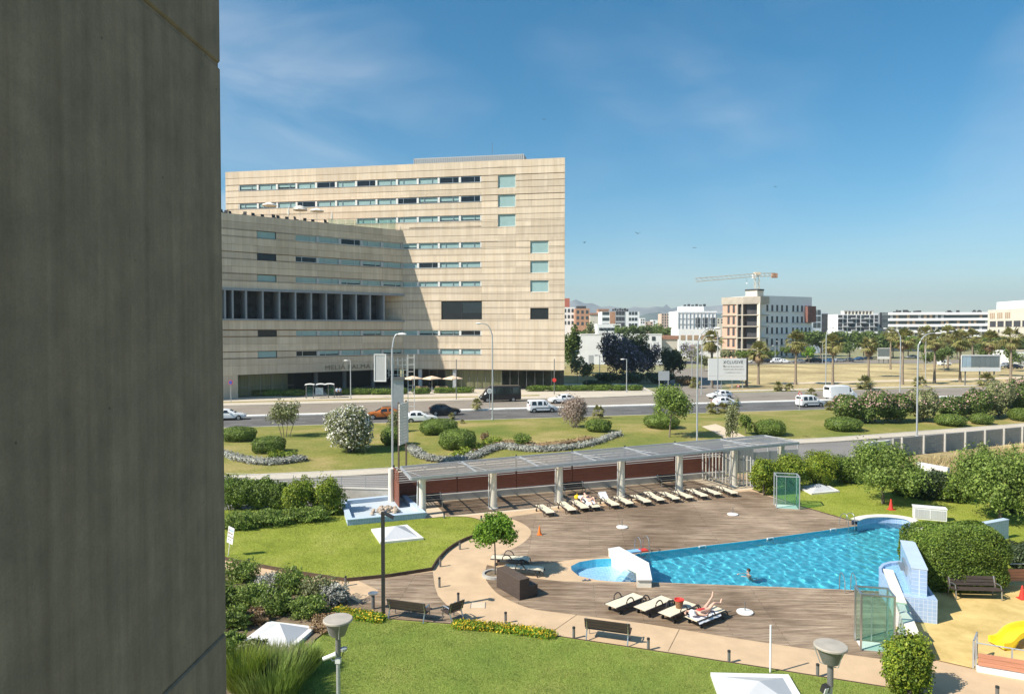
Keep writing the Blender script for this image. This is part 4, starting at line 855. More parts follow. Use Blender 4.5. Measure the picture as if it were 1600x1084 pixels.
def car(name, label, kind, paint, loc, heading, cat='car', group=None, small=False, roofrack=False):
    K = CARS[kind]; Lc = K['L']; st = K['st']; t = thing(name, label, cat, loc, heading, group)
    xs = [s[0] for s in st]
    def at(x): return [float(np.interp(x, xs, [s[k] for s in st])) for k in range(6)]
    vs, fs = [], []; P = 12
    for (x, zb_, zm, zt, wb, wt) in st:
        half = [(wb * .80, zb_), (wb * .97, zb_ + .06), (wb * 1.0, zb_ * .4 + zm * .6), (wb * .985, zm), (wt + (wb - wt) * .12, zt - (zt - zm) * .12), (wt * .72, zt)]
        vs += [(x - Lc / 2, y, z) for y, z in half] + [(x - Lc / 2, -y, z) for y, z in half[::-1]]
    for i in range(len(st) - 1):
        for k in range(P): fs.append((i * P + k, (i + 1) * P + k, (i + 1) * P + (k + 1) % P, i * P + (k + 1) % P))
    fs += [tuple(range(P)), tuple(range((len(st) - 1) * P, len(st) * P))[::-1]]
    MB().add(vs, fs).build('body', paint, t, True)
    def sidept(x, f, s):
        a = at(x); zm, zt, wb, wt = a[2], a[3], a[4], a[5]; yt = wt + (wb - wt) * .12; ztt = zt - (zt - zm) * .12
        return (x - Lc / 2, s * (wb * .985 + (yt - wb * .985) * f + .014), zm + (ztt - zm) * f)
    for s in (-1, 1):
        for (x0, x1) in K['side']:
            xm = x0 + (x1 - x0) * .5; pts = [sidept(x0 + .04, .10, s), sidept(xm, .10, s), sidept(x1 - .04, .10, s), sidept(x1 - .10, .86, s), sidept(xm, .9, s), sidept(x0 + .10, .86, s)]
            if s < 0: pts = pts[::-1]
            pts = pts[::-1]; MB().add(pts, [(0, 1, 2, 3, 4, 5)]).build('side_window', 'car_glass', t)
    def across(x0, x1, z_in):
        a, b = at(x0), at(x1); return [(x0 - Lc / 2, -a[5] * .92, a[3] + .012), (x0 - Lc / 2, a[5] * .92, a[3] + .012), (x1 - Lc / 2, b[5] * .86, b[3] + .012), (x1 - Lc / 2, -b[5] * .86, b[3] + .012)]
    x0, x1 = K['wind']; mid = (x0 + x1) / 2
    MB().add(across(x1, x0, 0), [(0, 1, 2, 3)]).build('windscreen', 'car_glass', t)
    x0, x1 = K['rear']
    if kind in ('hatch', 'suv'): MB().add(across(x0 + .12, x1 + .05, 0), [(3, 2, 1, 0)]).build('rear_window', 'car_glass', t)
    else:
        a = at(.05); zt = a[3]; MB().bb(-Lc / 2 - .02 + .04, -Lc / 2 + .045, -a[5] * .8, a[5] * .8, a[2] + .12, zt - .1).build('rear_window', 'car_glass', t)
    for x in K['wh']:
        for s in (-1, 1):
            w = MB(); r = K['r']; yy = s * (at(x)[4] - .07)
            def disc(r_, y0, y1, n=14):
                m = MB(); vs = [(x - Lc / 2 + r_ * math.cos(2 * math.pi * k / n), y, r + r_ * math.sin(2 * math.pi * k / n)) for y in (y0, y1) for k in range(n)]
                m.add(vs, [(k, (k + 1) % n, n + (k + 1) % n, n + k) for k in range(n)] + [tuple(range(n))[::-1], tuple(range(n, 2 * n))]); return m
            MB().add(disc(r * 1.17, min(yy, yy + s * .075), max(yy, yy + s * .075)).v, disc(r * 1.17, 0, 1).f).build('wheel_arch', 'black', t)
            wo_ = disc(r, min(yy - s * .12, yy + s * .085), max(yy - s * .12, yy + s * .085)).build('wheel', 'rubber', t)
            disc(r * .64, min(yy, yy + s * .095), max(yy, yy + s * .095), 10).build('rim', 'rim', wo_)
    if not small:
        for s in (-1, 1):
            a = at(Lc - .18); MB().box((Lc / 2 - .19, s * a[4] * .80, a[2] - .06), (.26, .30, .12), -s * .5).build('headlight', 'lamp_clear', t)
            b = at(.07); MB().box((-Lc / 2 + .08, s * b[4] * .86, b[2] - .04), (.14, .20, .26 if kind in ('hatch', 'suv') else .5)).build('tail_light', 'lamp_red', t)
            c = K['side'][-1][1]; a = at(c); MB().box((c - Lc / 2 - .05, s * (a[4] + .10), a[2] + .10), (.12, .22, .14)).build('mirror', paint, t)
        a = at(Lc); MB().box((Lc / 2 + .0, 0, .44), (.03, .5, .11)).build('plate', 'plate', t); MB().box((-Lc / 2 + .01, 0, .60), (.03, .5, .11)).build('plate', 'plate', t)
        MB().bb(-Lc / 2 + K['wh'][0] + .4, -Lc / 2 + K['wh'][1] - .4, -at(2)[4] - .006, at(2)[4] + .006, K['st'][4][1] - .02, K['st'][4][1] + .10).build('sill_trim', 'black', t)
        if kind in ('van', 'cargo'): MB().bb(-Lc / 2 + .9, Lc / 2 - .95, -at(2)[4] - .012, at(2)[4] + .012, .66, .74).build('side_strip', 'black', t)
    if roofrack:
        for s in (-1, 1): MB().tube([(-Lc / 2 + 1.0, s * .52, 1.56), (-Lc / 2 + 1.1, s * .52, 1.62), (-Lc / 2 + 2.1, s * .52, 1.62), (-Lc / 2 + 2.2, s * .52, 1.53)], .025, 5).build('roof_rail', 'black', t)
    return t
E = math.atan(.236); WDIR = E + math.pi
def on_av(px, py): g = G(px, py); return (g.x, g.y, .0)
AG = 'vehicles on the avenue'
car('taxi_car', 'white saloon-like car cut off by the concrete fin', 'hatch', 'car_white', on_av(358, 655.5), E, group=AG)
car('orange_car', 'copper orange car with roof rails behind the flowering white oleander', 'suv', 'car_orange', on_av(598, 654), WDIR, group=AG, roofrack=True)
car('white_hatchback', 'white hatchback nearest the island lawn beside the slatted sign', 'hatch', 'car_white', on_av(658, 659.5), E, group=AG)
car('dark_crossover', 'dark blue-black crossover ahead of the white hatchback', 'suv', 'car_dark', on_av(695, 648), E, group=AG)
car('black_minibus', 'long black minibus in front of the hotel', 'minibus', 'car_black', on_av(781, 627), WDIR, 'minibus', AG)
car('white_family_van', 'white family van with side windows following the avenue past the median', 'van', 'car_white', on_av(847, 643.5), E, 'van', AG)
car('white_far_car', 'white hatchback in the far lane right of the black minibus', 'hatch', 'car_white', on_av(877, 629.5), WDIR, group=AG)
car('white_compact', 'white hatchback in the far lane below the XCLUSIVE billboard', 'hatch', 'car_white', on_av(1124, 622.5), WDIR, group=AG)
car('white_roof_car', 'white car half hidden behind the palm clumps below the billboard', 'hatch', 'car_white', on_av(1135, 634), E, group=AG)
car('silver_estate', 'silver white people carrier passing the red warning triangle', 'van', 'car_white', on_av(1266, 635), E, 'van', AG)
car('white_cargo_van', 'tall white cargo van behind the pink oleander hedge', 'cargo', 'car_white', on_av(1313, 623.5), E, 'van', AG)
# parked cars far off beyond the field
PG = 'parked cars beyond the dry field'
far_cars = [(1178, 567, 'car_white', 'hatch'), (1196, 567, 'car_dark', 'suv'), (1211, 567, 'car_white', 'van'), (1226, 567, 'car_white', 'hatch'), (1247, 567, 'car_grey', 'suv'), (1262, 566.5, 'car_dark', 'hatch'), (1278, 566.5, 'car_dark', 'van'), (1294, 566, 'car_blue', 'suv'), (1311, 565.5, 'car_silver', 'hatch'), (1325, 565, 'car_grey', 'suv'), (1341, 563, 'car_blue', 'hatch'), (1355, 562, 'car_dark', 'hatch'), (1424, 560, 'car_silver', 'suv'), (1476, 571, 'car_white', 'van'), (1586, 576, 'car_dark', 'suv'), (1572, 574, 'car_silver', 'van'), (910, 572, 'car_white', 'hatch'), (1026, 571, 'car_white', 'van')]
wh = ['first at the billboard end', 'second, dark, in the row', 'boxy white van third in the row', 'white one behind the tall palm', 'grey one right of the tall palm', 'dark one below the white block', 'dark boxy one below the white block', 'bright blue one in the row', 'silver one right of the blue one', 'grey one near the yellow sign', 'blue one right of the yellow sign', 'last dark one of the row', 'silver one by the road bend', 'white van under the trees beside the grey hoarding', 'dark one at the picture edge', 'silver van-like one near the edge palm', 'white one under the trees beside the hotel', 'white one under the purple tree']
for (px, py, c, k), w in zip(far_cars, wh):
    g = G(px, py); car('parked_car', 'distant parked car, ' + w, k, c, (g.x, g.y, .0), .15 + rng.uniform(-.2, .2) + (math.pi if rng.random() < .5 else 0), group=PG, small=True)

# ================================================================== street furniture
def street_lamp(label, px, py, top, arm, ht=None, name='street_lamp', head='cobra', col='galv', group='street lamps'):
    g = G(px, py); h = (py - top) * g.y / F; t = thing(name, label, 'street lamp', g, 0, group)
    MB().lathe([(.16, 0), (.16, .25), (.11, .3)], (0, 0, 0), 8).build('base', col, t)
    k = arm; p = [(0, 0, .2), (0, 0, h * .80), (k * .08, 0, h * .90), (k * .30, 0, h * .965), (k * .62, 0, h * .995), (k, 0, h)]
    if head == 'short': p = [(0, 0, .2), (0, 0, h * .97), (0, 0, h), (k, 0, h)]
    MB().tube(bezier(p, 4) if head == 'cobra' else p, [.095 - .045 * i / ((len(p) - 1) * (4 if head == 'cobra' else 1)) for i in range(((len(p) - 1) * 4 + 1) if head == 'cobra' else len(p))], 7).build('pole', col, t, True)
    s = 1 if k > 0 else -1
    hd = MB().lathe([(0, -.10), (.20, -.07), (.24, 0), (.16, .09), (0, .12)], (k + s * .3, 0, h), 10, 0, 1.7, .9).build('lamp_head', 'offwhite', t, True)
    MB().lathe([(0, -.15), (.15, -.12), (.19, -.075)], (k + s * .34, 0, h), 10, 0, 1.5, .9).build('lens', 'lamp_clear', hd)
    return t
street_lamp('tall street lamp beside the grey billboard column', 613.5, 735, 521, .55)
street_lamp('tall curved street lamp in front of the hotel corner windows', 769.5, 657, 505, -1.5)
street_lamp('tall street lamp behind the pool pergola, curving over the billboard', 1089, 697, 512, 1.7)
street_lamp('tall street lamp in front of the pink oleanders on the island', 1432.5, 684, 520, 1.9)
street_lamp('street lamp left of a palm, curving left across the far side', 1290, 612, 512, .9)
street_lamp('arching street lamp standing behind the pink oleander hedge', 1406, 616, 513, -2.6)
street_lamp('slim street lamp in front of the XCLUSIVE billboard', 1121, 624, 513, -1.4)
street_lamp('thin street lamp just left of the XCLUSIVE billboard', 1096, 616, 524, 1.6)
for px, py, tp, lb in ((979, 614, 561, 'short grey footpath lamp in front of the purple tree'), (937, 596, 555, 'thin footpath lamp beside the hotel side path'), (1081, 603, 560, 'short lamp by the dark tree left of the billboard'), (1217, 566, 533, 'far lamp in front of the white block, right of a palm'), (1211, 567, 540, 'far lamp beside the boxy white parked van'), (1285, 568, 534, 'far lamp beside the yellow green small tree'), (1446, 592, 522, 'thin lamp between two palms in the dry field'), (548, 624, 563, 'plain grey post in front of the hotel entrance'), (906, 594, 548, 'thin lamp post by the trees next to the hotel')):
    street_lamp(lb, px, py, tp, -.5, head='short')
for px, py, tp, lb, col_ in ((713, 625, 562, 'slender flag post in front of the parasols and curtain windows', 'grey_metal'), (866, 617, 561, 'slender post with a small red sign by the hotel corner', 'grey_metal')):
    g = G(px, py); h = (py - tp) * g.y / F; t = thing('flag_post', lb, 'post', g); MB().tube([(0, 0, 0), (0, 0, h)], .08, 7).build('pole', col_, t); MB().lathe([(.0, h + .1), (.1, h)][::-1], (0, 0, 0), 7).build('cap', col_, t)
    if px == 866: MB().lathe([(.0, -.02), (.38, -.02), (.38, .02), (0, .02)], (0, 0, 0), 12).build('sign_plate', 'red', t); o = t.children[-1]; o.rotation_euler = (math.pi / 2, 0, 0); o.location = (0, -.12, h * .42)
def disc_sign(label, px, py, top, m, rim, cat='sign', tri=False, rzz=0.):
    g = G(px, py); h = (py - top) * g.y / F; t = thing('road_sign', label, cat, g, rzz); MB().tube([(0, 0, 0), (0, 0, h)], .045, 6).build('post', 'galv', t)
    r = .38; n = 3 if tri else 20
    pl = MB().lathe([(0, -.02), (r, -.02), (r, .02), (0, .02)], (0, 0, 0), n).build('sign_plate', rim, t); pl.rotation_euler = (math.pi / 2, 0, 0) if not tri else (math.pi / 2, R(-90), 0); pl.location = (0, -.09, h - r * .6)
    inn = MB().lathe([(0, 0), (r * (.55 if tri else .78), 0), (r * (.55 if tri else .78), .012), (0, .012)], (0, 0, .02), n).build('sign_face', m, pl)
    return t
mat('sign_blue', (.05, .09, .36), .4, .05, 3)
disc_sign('blue round no-parking sign with red bar at the hotel end', 361, 630, 595, 'sign_blue', 'red')
disc_sign('red and white warning triangle on a post by the avenue', 1249, 643, 612, 'white', 'red', tri=True)
disc_sign('red and white warning triangle on the far verge under the billboard', 1153, 611, 601, 'white', 'red', tri=True)
disc_sign('round white sign seen from behind on the planted median', 765, 641, 608, 'galv', 'offwhite')
# direction sign board
g = G(1037, 613); t = thing('direction_board', 'grey two-post direction board near the side street', 'sign', g)
for s in (-.85, .85): MB().tube([(s, 0, 0), (s, 0, 4.0)], .07, 6).build('post', 'galv', t)
MB().bb(-1.05, 1.05, -.08, -.03, 2.3, 4.1).build('board', 'galv', t)
# steel advertising column with a panel seen nearly edge-on
def column():
    b = G(622, 652.5); k = b.y / F; h = (652 - 592) * k
    t = thing('billboard_column', 'thick grey advertising column with ladder and panel seen almost edge-on', 'billboard', b, R(10))
    MB().bb(-.75, .75, -.5, .5, 0, h).build('column', 'galv', t); MB().bb(-.95, .95, -.7, .7, h, h + .35).build('head_plate', 'grey_metal', t)
    z0, z1 = h - .2, h + 3.3
    for i, x in enumerate((-1.2, -.6, 0, .6, 1.2)):
        MB().bb(x - .06, x + .06, -.08, .08, h + .35, z1 - .3).build('truss_post', 'galv', t)
    for i in range(4):
        z = h + .6 + i * .65; MB().bb(-1.3, 1.3, -.06, .06, z, z + .09).build('truss_rail', 'galv', t)
    for i in range(5): MB().tube([(-2.2, .0, z0 + .4 + i * .7), (-1.2, 0, z0 + .4 + i * .7)], .05, 5).build('bracket', 'galv', t)
    p = MB().box((-2.35, -.4, (z0 + z1) / 2 + .1), (1.55, .14, z1 - z0), R(-16), 0, (0, R(0))).build('panel', 'screen_grey', t)
    fr = MB()
    for sx in (-.78, .78): fr.box((-2.35 + sx * math.cos(R(-16)), -.4 + sx * math.sin(R(-16)) - .02, (z0 + z1) / 2 + .1), (.12, .24, z1 - z0 + .1), R(-16)).build('frame', 'white', p); fr = MB()
    for sz in (z0 + .04, z1 + .14): MB().box((-2.35, -.42, sz), (1.68, .24, .12), R(-16)).build('frame', 'white', p)
    # caged ladder on the right
    for x in (1.35, 2.2): MB().tube([(x, -.3, .0), (x, -.3, z1 + .1)], .045, 5).build('ladder_rail', 'offwhite', t)
    for i in range(9): MB().tube([(1.35, -.3, .6 + i * .95), (2.2, -.3, .6 + i * .95)], .035, 5).build('rung', 'offwhite', t)
column()
def slat_sign():
    b = G(629, 733); t = thing('slatted_sign', 'narrow slatted panel on two brown posts seen edge-on by the footway', 'sign', b, R(77)); k = b.y / F; h = 107 * k
    for s in (-.85, .85): MB().bb(s - .06, s + .06, -.06, .06, 0, h).build('post', 'wood_dark', t)
    n = 14
    for i in range(n):
        z = h * .38 + (h * .60) * i / n; MB().bb(-1.0, 1.0, -.16, -.07, z, z + h * .6 / n * .86).build('slat', 'cream', t)
slat_sign()
# a line of writing too small to read: uneven pen strokes
def scribble(parent, x, z, w, h, m, y):
    mb = MB(); u = 0; q = random.Random(int(x * 100 + z * 37))
    while u < w:
        k = h * q.uniform(.35, .6)
        if q.random() < .86: mb.box((x + u, y, z + h * .5 + q.uniform(-.1, .1) * h), (h * .16, .012, h * q.uniform(.5, 1.0)), 0, 0, (0, q.uniform(-.5, .5))); mb.box((x + u + k * .5, y, z + h * q.uniform(.2, .8)), (k, .012, h * .13), 0, 0, (0, q.uniform(-.3, .3)))
        u += k
    mb.build('lettering', m, parent)
# XCLUSIVE hoarding
def hoarding():
    b = G(1137, 607); Y = b.y; p0, p1 = PD(1107, 560, Y), PD(1167, 594, Y); wd, z1, z0 = p1.x - p0.x, p0.z, p1.z
    t = thing('billboard', 'white XCLUSIVE advertising hoarding on posts beyond the avenue', 'billboard', (p0.x, Y, 0), R(3))
    MB().bb(0, wd, 0, .25, z0 + .9, z1).build('board', 'white', t); MB().bb(0, wd, -.02, .2, z0, z0 + .86).build('lower_board', 'white', t)
    MB().bb(wd + .01, wd + .4, .0, .5, .3, z1).build('side_frame', 'dark_metal', t)
    for i in range(4): x = .6 + (wd - 1.2) * i / 3; MB().bb(x - .09, x + .09, .26, .42, 0, z1 - .2).build('post', 'galv', t)
    hh = z1 - z0 - .9
    text('XCLUSIVE', hh * .25, 'black', t, (wd * .39, -.02, z1 - hh * .30), ext=.01, spacing=1.15, width=wd * .52)
    for (fx, fz, fw, fh) in ((.395, .50, .54, .07), (.395, .66, .54, .07), (.44, .83, .46, .045)): scribble(t, wd * fx, z1 - hh * fz, wd * fw, hh * fh, 'letter', -.02)
    scribble(t, wd * .39, z1 - hh * .52, wd * .06, hh * .16, 'letter', -.021)
hoarding()
def grey_hoarding(label, x0, x1, y0, y1, base, m1, m2):
    b = G((x0 + x1) / 2, base); Y = b.y; p0, p1 = PD(x0, y0, Y), PD(x1, y1, Y); wd = p1.x - p0.x; t = thing('billboard', label, 'billboard', (p0.x, Y, 0))
    z0, z1 = p1.z, p0.z; n = 8
    for i in range(n): MB().bb(wd * i / n + .02, wd * (i + 1) / n - .02, 0, .2, z0 + (z1 - z0) * .26, z1 - .15).build('panel', m1 if i > 1 else m2, t)
    MB().bb(0, wd, -.05, .2, z0, z0 + (z1 - z0) * .24).build('lower_board', 'white', t)
    MB().bb(-.1, wd + .1, -.08, .05, z1 - .14, z1 + .1).build('frame', 'white', t); MB().bb(-.15, -.02, -.08, .05, z0, z1 - .14).build('frame', 'white', t); MB().bb(wd + .02, wd + .15, -.08, .05, z0, z1 - .14).build('frame', 'white', t)
    for i in range(3): x = wd * (.12 + .38 * i); MB().bb(x - .1, x + .1, .22, .4, 0, z1 - .3).build('post', 'grey_metal', t)
mat('hoard_grey', (.17, .20, .20), .6, .1, 1.); mat('hoard_blue', (.34, .44, .50), .6, .1, 1.)
grey_hoarding('blank grey panelled hoarding in white frame between the palms', 1503, 1562, 555, 580, 603, 'hoard_grey', 'hoard_blue')
grey_hoarding('small grey hoarding far off beyond the dry field', 1372, 1391, 544, 561, 568, 'hoard_grey', 'hoard_grey')
# bus shelter with its poster and seat
def shelter():
    b = G(500, 623); t = thing('bus_shelter', 'small grey bus shelter with wavy roof in front of the hotel entrance', 'bus shelter', b, E * .9)
    for i, x in enumerate((-2.3, -1.1, 1.4, 2.4)): MB().bb(x - .07, x + .07, -.07, .07, .13, 2.45).build('post', 'grey_metal', t)
    for x, w in ((-1.7, 1.6), (.1, 1.5), (1.6, 1.6)):
        vs = []; n = 6
        for j in range(n + 1): u = j / n; vs += [(x - w / 2 + w * u, -.7, 2.5 + .12 * math.sin(math.pi * u)), (x - w / 2 + w * u, .8, 2.55 + .12 * math.sin(math.pi * u))]
        vs += [(a, c, z - .07) for a, c, z in vs]; m = 2 * (n + 1)
        fs = [(2 * j, 2 * j + 2, 2 * j + 3, 2 * j + 1) for j in range(n)] + [(m + 2 * j, m + 2 * j + 1, m + 2 * j + 3, m + 2 * j + 2) for j in range(n)] + [(2 * j, m + 2 * j, m + 2 * j + 2, 2 * j + 2) for j in range(n)] + [(2 * j + 1, 2 * j + 3, m + 2 * j + 3, m + 2 * j + 1) for j in range(n)]
        MB().add(vs, fs).build('roof', 'white', t)
    pf = MB().bb(-.75, .55, -.1, .0, .75, 1.95).build('poster_case', 'galv', t); MB().bb(-.68, .48, -.115, -.1, .82, 1.88).build('poster', 'hoard_blue', pf)
    MB().bb(-2.2, -1.2, .55, .58, .5, 2.2).build('pane', 'clear_glass', t); MB().bb(1.5, 2.3, .55, .58, .5, 2.2).build('pane', 'clear_glass', t); MB().bb(-1.0, 1.3, .2, .55, .52, .58).build('seat', 'galv', t)
shelter()
# cafe parasols and sofas by the hotel
for i, (px, lb) in enumerate(((645, 'leftmost of the three sand coloured cafe parasols'), (675, 'middle of the three sand coloured cafe parasols'), (707.5, 'sand coloured cafe parasol nearest the curtained windows'))):
    g = G(px, 614); parasol('cafe_parasol', lb, 'parasol', (g.x, g.y, .13), 1.95, 3.15, 'canvas_sand', False, 'cafe parasols by the hotel', 4)
mat('wicker', (.36, .28, .17), .9, .2, 8)
for px, lb in ((660, 'pale wicker sofa between the left and middle cafe parasols'), (691, 'pale wicker sofa between the middle and right cafe parasols')):
    g = G(px, 612); t = thing('sofa', lb, 'sofa', (g.x, g.y, .13), RW.rz, 'cafe sofas'); MB().bb(-1.2, 1.2, -.4, .4, .1, .45).build('seat', 'wicker', t); MB().bb(-1.2, 1.2, -.55, -.4, .1, 1.0).build('backrest', 'wicker', t)
    for s in (-1, 1): MB().bb(min(s * 1.2, s * 1.36), max(s * 1.2, s * 1.36), -.5, .4, .1, .72).build('armrest', 'wicker', t)
# ================================================================== far town
mat('b_white', (.82, .82, .81), .8, .04, .3); mat('b_cream', (.66, .60, .50), .8, .08, .2); mat('b_pink', (.62, .47, .38), .8, .08, .2); mat('b_brick', (.44, .24, .15), .9, .15, 1.)
mat('b_orange', (.60, .37, .27), .85, .08, .3); mat('b_grey', (.42, .43, .44), .8, .08, .3); mat('b_concrete', (.44, .39, .32), .9, .12, .4); mat('b_glass', (.05, .065, .075), .15, .3, .2, spec=.7); mat('b_dark', (.06, .06, .065), .7, .3, .4); mat('b_red', (.50, .15, .10), .85, .1, .4); mat('b_roof', (.40, .21, .14), .9, .15, .5)
mat('b_shutter', (.42, .30, .20), .8, .2, .5); mat('b_bluegrey', (.50, .56, .62), .8, .05, .3); mat('crane_paint', (.66, .54, .40), .6, .1, 1.); mat('scaffold', (.22, .10, .08), .9, .3, 1.)
class Bld:
    """a block whose front-left foot is at pixel x0 and depth Y; local x along the front, y back, z up"""
    def __init__(s, name, label, x0, x1, ytop, Y, depth, wall, rz=0., Y1=None):
        a = PD(x0, 515, Y); b = PD(x1, 515, Y1 or Y); s.w = math.hypot(b.x - a.x, b.y - a.y); s.rz = math.atan2(b.y - a.y, b.x - a.x)
        s.h = PD((x0 + x1) / 2, ytop, (Y + (Y1 or Y)) / 2).z; s.d = depth; s.x0, s.x1 = x0, x1
        s.t = thing(name, label, 'building', (a.x, a.y, 0), s.rz); s.m = {}
        if wall: MB().bb(0, s.w, 0, depth, 0, s.h).build('wall', wall, s.t)
    def zy(s, py, Y=None):
        return H + (515 - py) * (s.t.location.y if Y is None else Y) / F
    def part(s, nm, m, u0, u1, y0, y1, z0, z1): return MB().bb(u0, u1, y0, y1, z0, z1).build(nm, m, s.t)
    def grid(s, us, zs, w, h, m='b_glass', fr=None, nm='window', dy=-.05):
        key = (w, h, m); me = s.m.get(key)
        if not me: me = MB().bb(-w / 2, w / 2, -.06, .1, 0, h).mesh(nm, m); s.m[key] = me
        for u in us:
            for z in zs:
                o = link(nm, me, s.t, (u, dy, z))
    def side(s, ys, zs, w, h, m='b_glass', nm='window', right=True):
        key = ('s', w, h, m); me = s.m.get(key)
        if not me: me = MB().bb(-.06, .1, -w / 2, w / 2, 0, h).mesh(nm, m); s.m[key] = me
        for y in ys:
            for z in zs: link(nm, me, s.t, (s.w + .0 if right else -.04, y, z))
lin = lambda a, b, n: [a + (b - a) * i / max(1, n - 1) for i in range(n)]

# block under construction, with the crane behind it: raw left face, open corner, finished white face
def construction():
    Y0 = 285.; c = PD(1187, 515, Y0)
    B = Bld('apartment_block', 'white apartment block with slot windows and raw unfinished end under the crane', 1187, 1268, 463, 285, 16, None, Y1=300)
    top = B.h; t = B.t
    B.part('wall', 'b_white', 0, B.w, .0, 16, 0, top)
    fl = (top - 3.6) / 5.6
    us = [B.w * (px - 1187) / (1268 - 1187) for px in (1198, 1205.5, 1213, 1220.5, 1228, 1238, 1245, 1252, 1258.5, 1264.5)]
    for r in range(6):
        z = top - 4.2 - r * 4.75
        if z < .3: continue
        B.grid(us, [z - 2.2], 1.05, 2.6, 'b_dark')
        MB().bb(us[0] - 1, us[4] + 1, -.35, 0, z - 2.5, z - 2.35).build('balcony_edge', 'b_grey', t); MB().bb(us[5] - 1, us[9] + 1, -.35, 0, z - 2.5, z - 2.35).build('balcony_edge', 'b_grey', t)
    MB().bb(B.w - 4.5, B.w + .8, -1.6, 0, top - 11, top - 4).build('scaffold_net', 'scaffold', t)
    # unfinished end
    a = PD(1128, 515, 292); b = PD(1160, 515, 284); e = thing('building_shell', 'raw brick and concrete end of the block still open at the corner', 'building', (a.x, a.y, 0), math.atan2(b.y - a.y, b.x - a.x))
    w = math.hypot(b.x - a.x, b.y - a.y); tp = PD(1150, 464, 286).z
    MB().bb(0, w - 2.6, .4, 10, 0, tp - 3).build('wall', 'b_orange', e)
    cw = (c - Vector((b.x, b.y, c.z))).length
    wd = w + 7.2
    for r in range(7):
        z = tp - 3.0 - r * 4.75
        if z > 0: MB().bb(-.2, w + .3, -.15, 8, z, z + .4).build('floor_slab', 'b_concrete', e); MB().prism([(w + .32, -.15), (w + 6.6, 2.6), (w + 6.6, 9), (w + .32, 8)], z, z + .4).build('floor_slab', 'b_concrete', e)
        if z > 0:
            for u in (w * .30, w * .55): MB().bb(u - .55, u + .55, .33, .45, max(.2, z - 3.6), z - .4).build('opening', 'b_dark', e)
            MB().bb(w - 2.55, w - .5, 1.2, 1.4, max(.1, z - 4.3), z).build('opening', 'b_dark', e); MB().prism([(w + .4, 2.2), (w + 5, 4.4), (w + 5, 4.7), (w + .4, 2.5)], max(.1, z - 4.3), z).build('opening', 'b_dark', e)
    for u, y in ((w - .15, .1), (w - 2.6, .1)): MB().bb(u - .3, u + .3, y - .2, y + .4, 0, tp - 3).build('pillar', 'b_concrete', e)
    MB().bb(w + 5.2, w + 6.5, 2.4, 3.6, 0, tp - 2.6).build('pillar', 'b_cream', e)
    MB().bb(-.2, w + .3, -.15, 8, tp - 2.55, tp).build('parapet', 'b_concrete', e); MB().prism([(w + .32, -.15), (w + 6.6, 2.6), (w + 6.6, 9), (w + .32, 8)], tp - 2.55, tp).build('parapet', 'b_concrete', e)
    MB().bb(w - 1, w + 4.5, 3.5, 8, tp, tp + 2.6).build('stair_head', 'b_cream', e); MB().bb(w - 1.2, w + 4.7, 3.3, 8.2, tp + 2.6, tp + 3.2).build('stair_roof', 'b_dark', e)
construction()
def crane():
    Y = 330.; b = PD(1182, 515, Y); zt = PD(1182, 428, Y).z; t = thing('tower_crane', 'tan lattice tower crane with long jib over the unfinished block', 'crane', (b.x, Y, 0))
    def lattice(p, q, s, n, nm):
        p, q = Vector(p), Vector(q); d = (q - p).normalized(); up = Vector((0, 1, 0)); a = d.cross(up).normalized() * s / 2; c = up * s / 2; mb = MB()
        for x, y in ((-1, -1), (1, -1), (1, 1), (-1, 1)): mb.tube([p + a * x + c * y, q + a * x + c * y], .09, 4)
        for i in range(n):
            u, v = p + (q - p) * i / n, p + (q - p) * (i + 1) / n; f = 1 if i % 2 else -1
            for y in (-1, 1): mb.tube([u + a * f + c * y, v - a * f + c * y], .055, 3)
            for x in (-1, 1): mb.tube([u + a * x + c * f, v + a * x - c * f], .08, 3)
        return mb.build(nm, 'crane_paint', t)
    lattice((0, 0, 0), (0, 0, zt), 1.9, 22, 'mast'); j0 = PD(1178, 431, Y); j1 = PD(1087, 437.5, Y - 40); 
    lattice((0, 0, zt - .5), (j1.x - b.x, -40, j1.z), 1.5, 26, 'jib'); c1 = PD(1212, 429, Y + 12); lattice((0, 0, zt - .5), (c1.x - b.x, 12, c1.z), 1.5, 8, 'counter_jib')
    MB().box((c1.x - b.x - 1, 11, c1.z - .6), (2.6, 1.8, 2.2)).build('counterweight', 'b_brick', t); MB().box((-1.7, -.8, zt - 1.2), (1.5, 1.5, 2.)).build('cab', 'b_white', t)
    MB().bb(-1.3, 1.3, -1.3, 1.3, zt - .6, zt + .8).build('slewing_ring', 'crane_paint', t)
    h = PD(1167, 434, Y - 6); MB().tube([(h.x - b.x, -6, h.z - .5), (h.x - b.x, -6, h.z - 2.2)], .05, 4).build('hook_rope', 'dark_metal', t); MB().box((h.x - b.x, -6, h.z - 2.6), (.5, .4, .8)).build('hook_block', 'b_white', t)
crane()

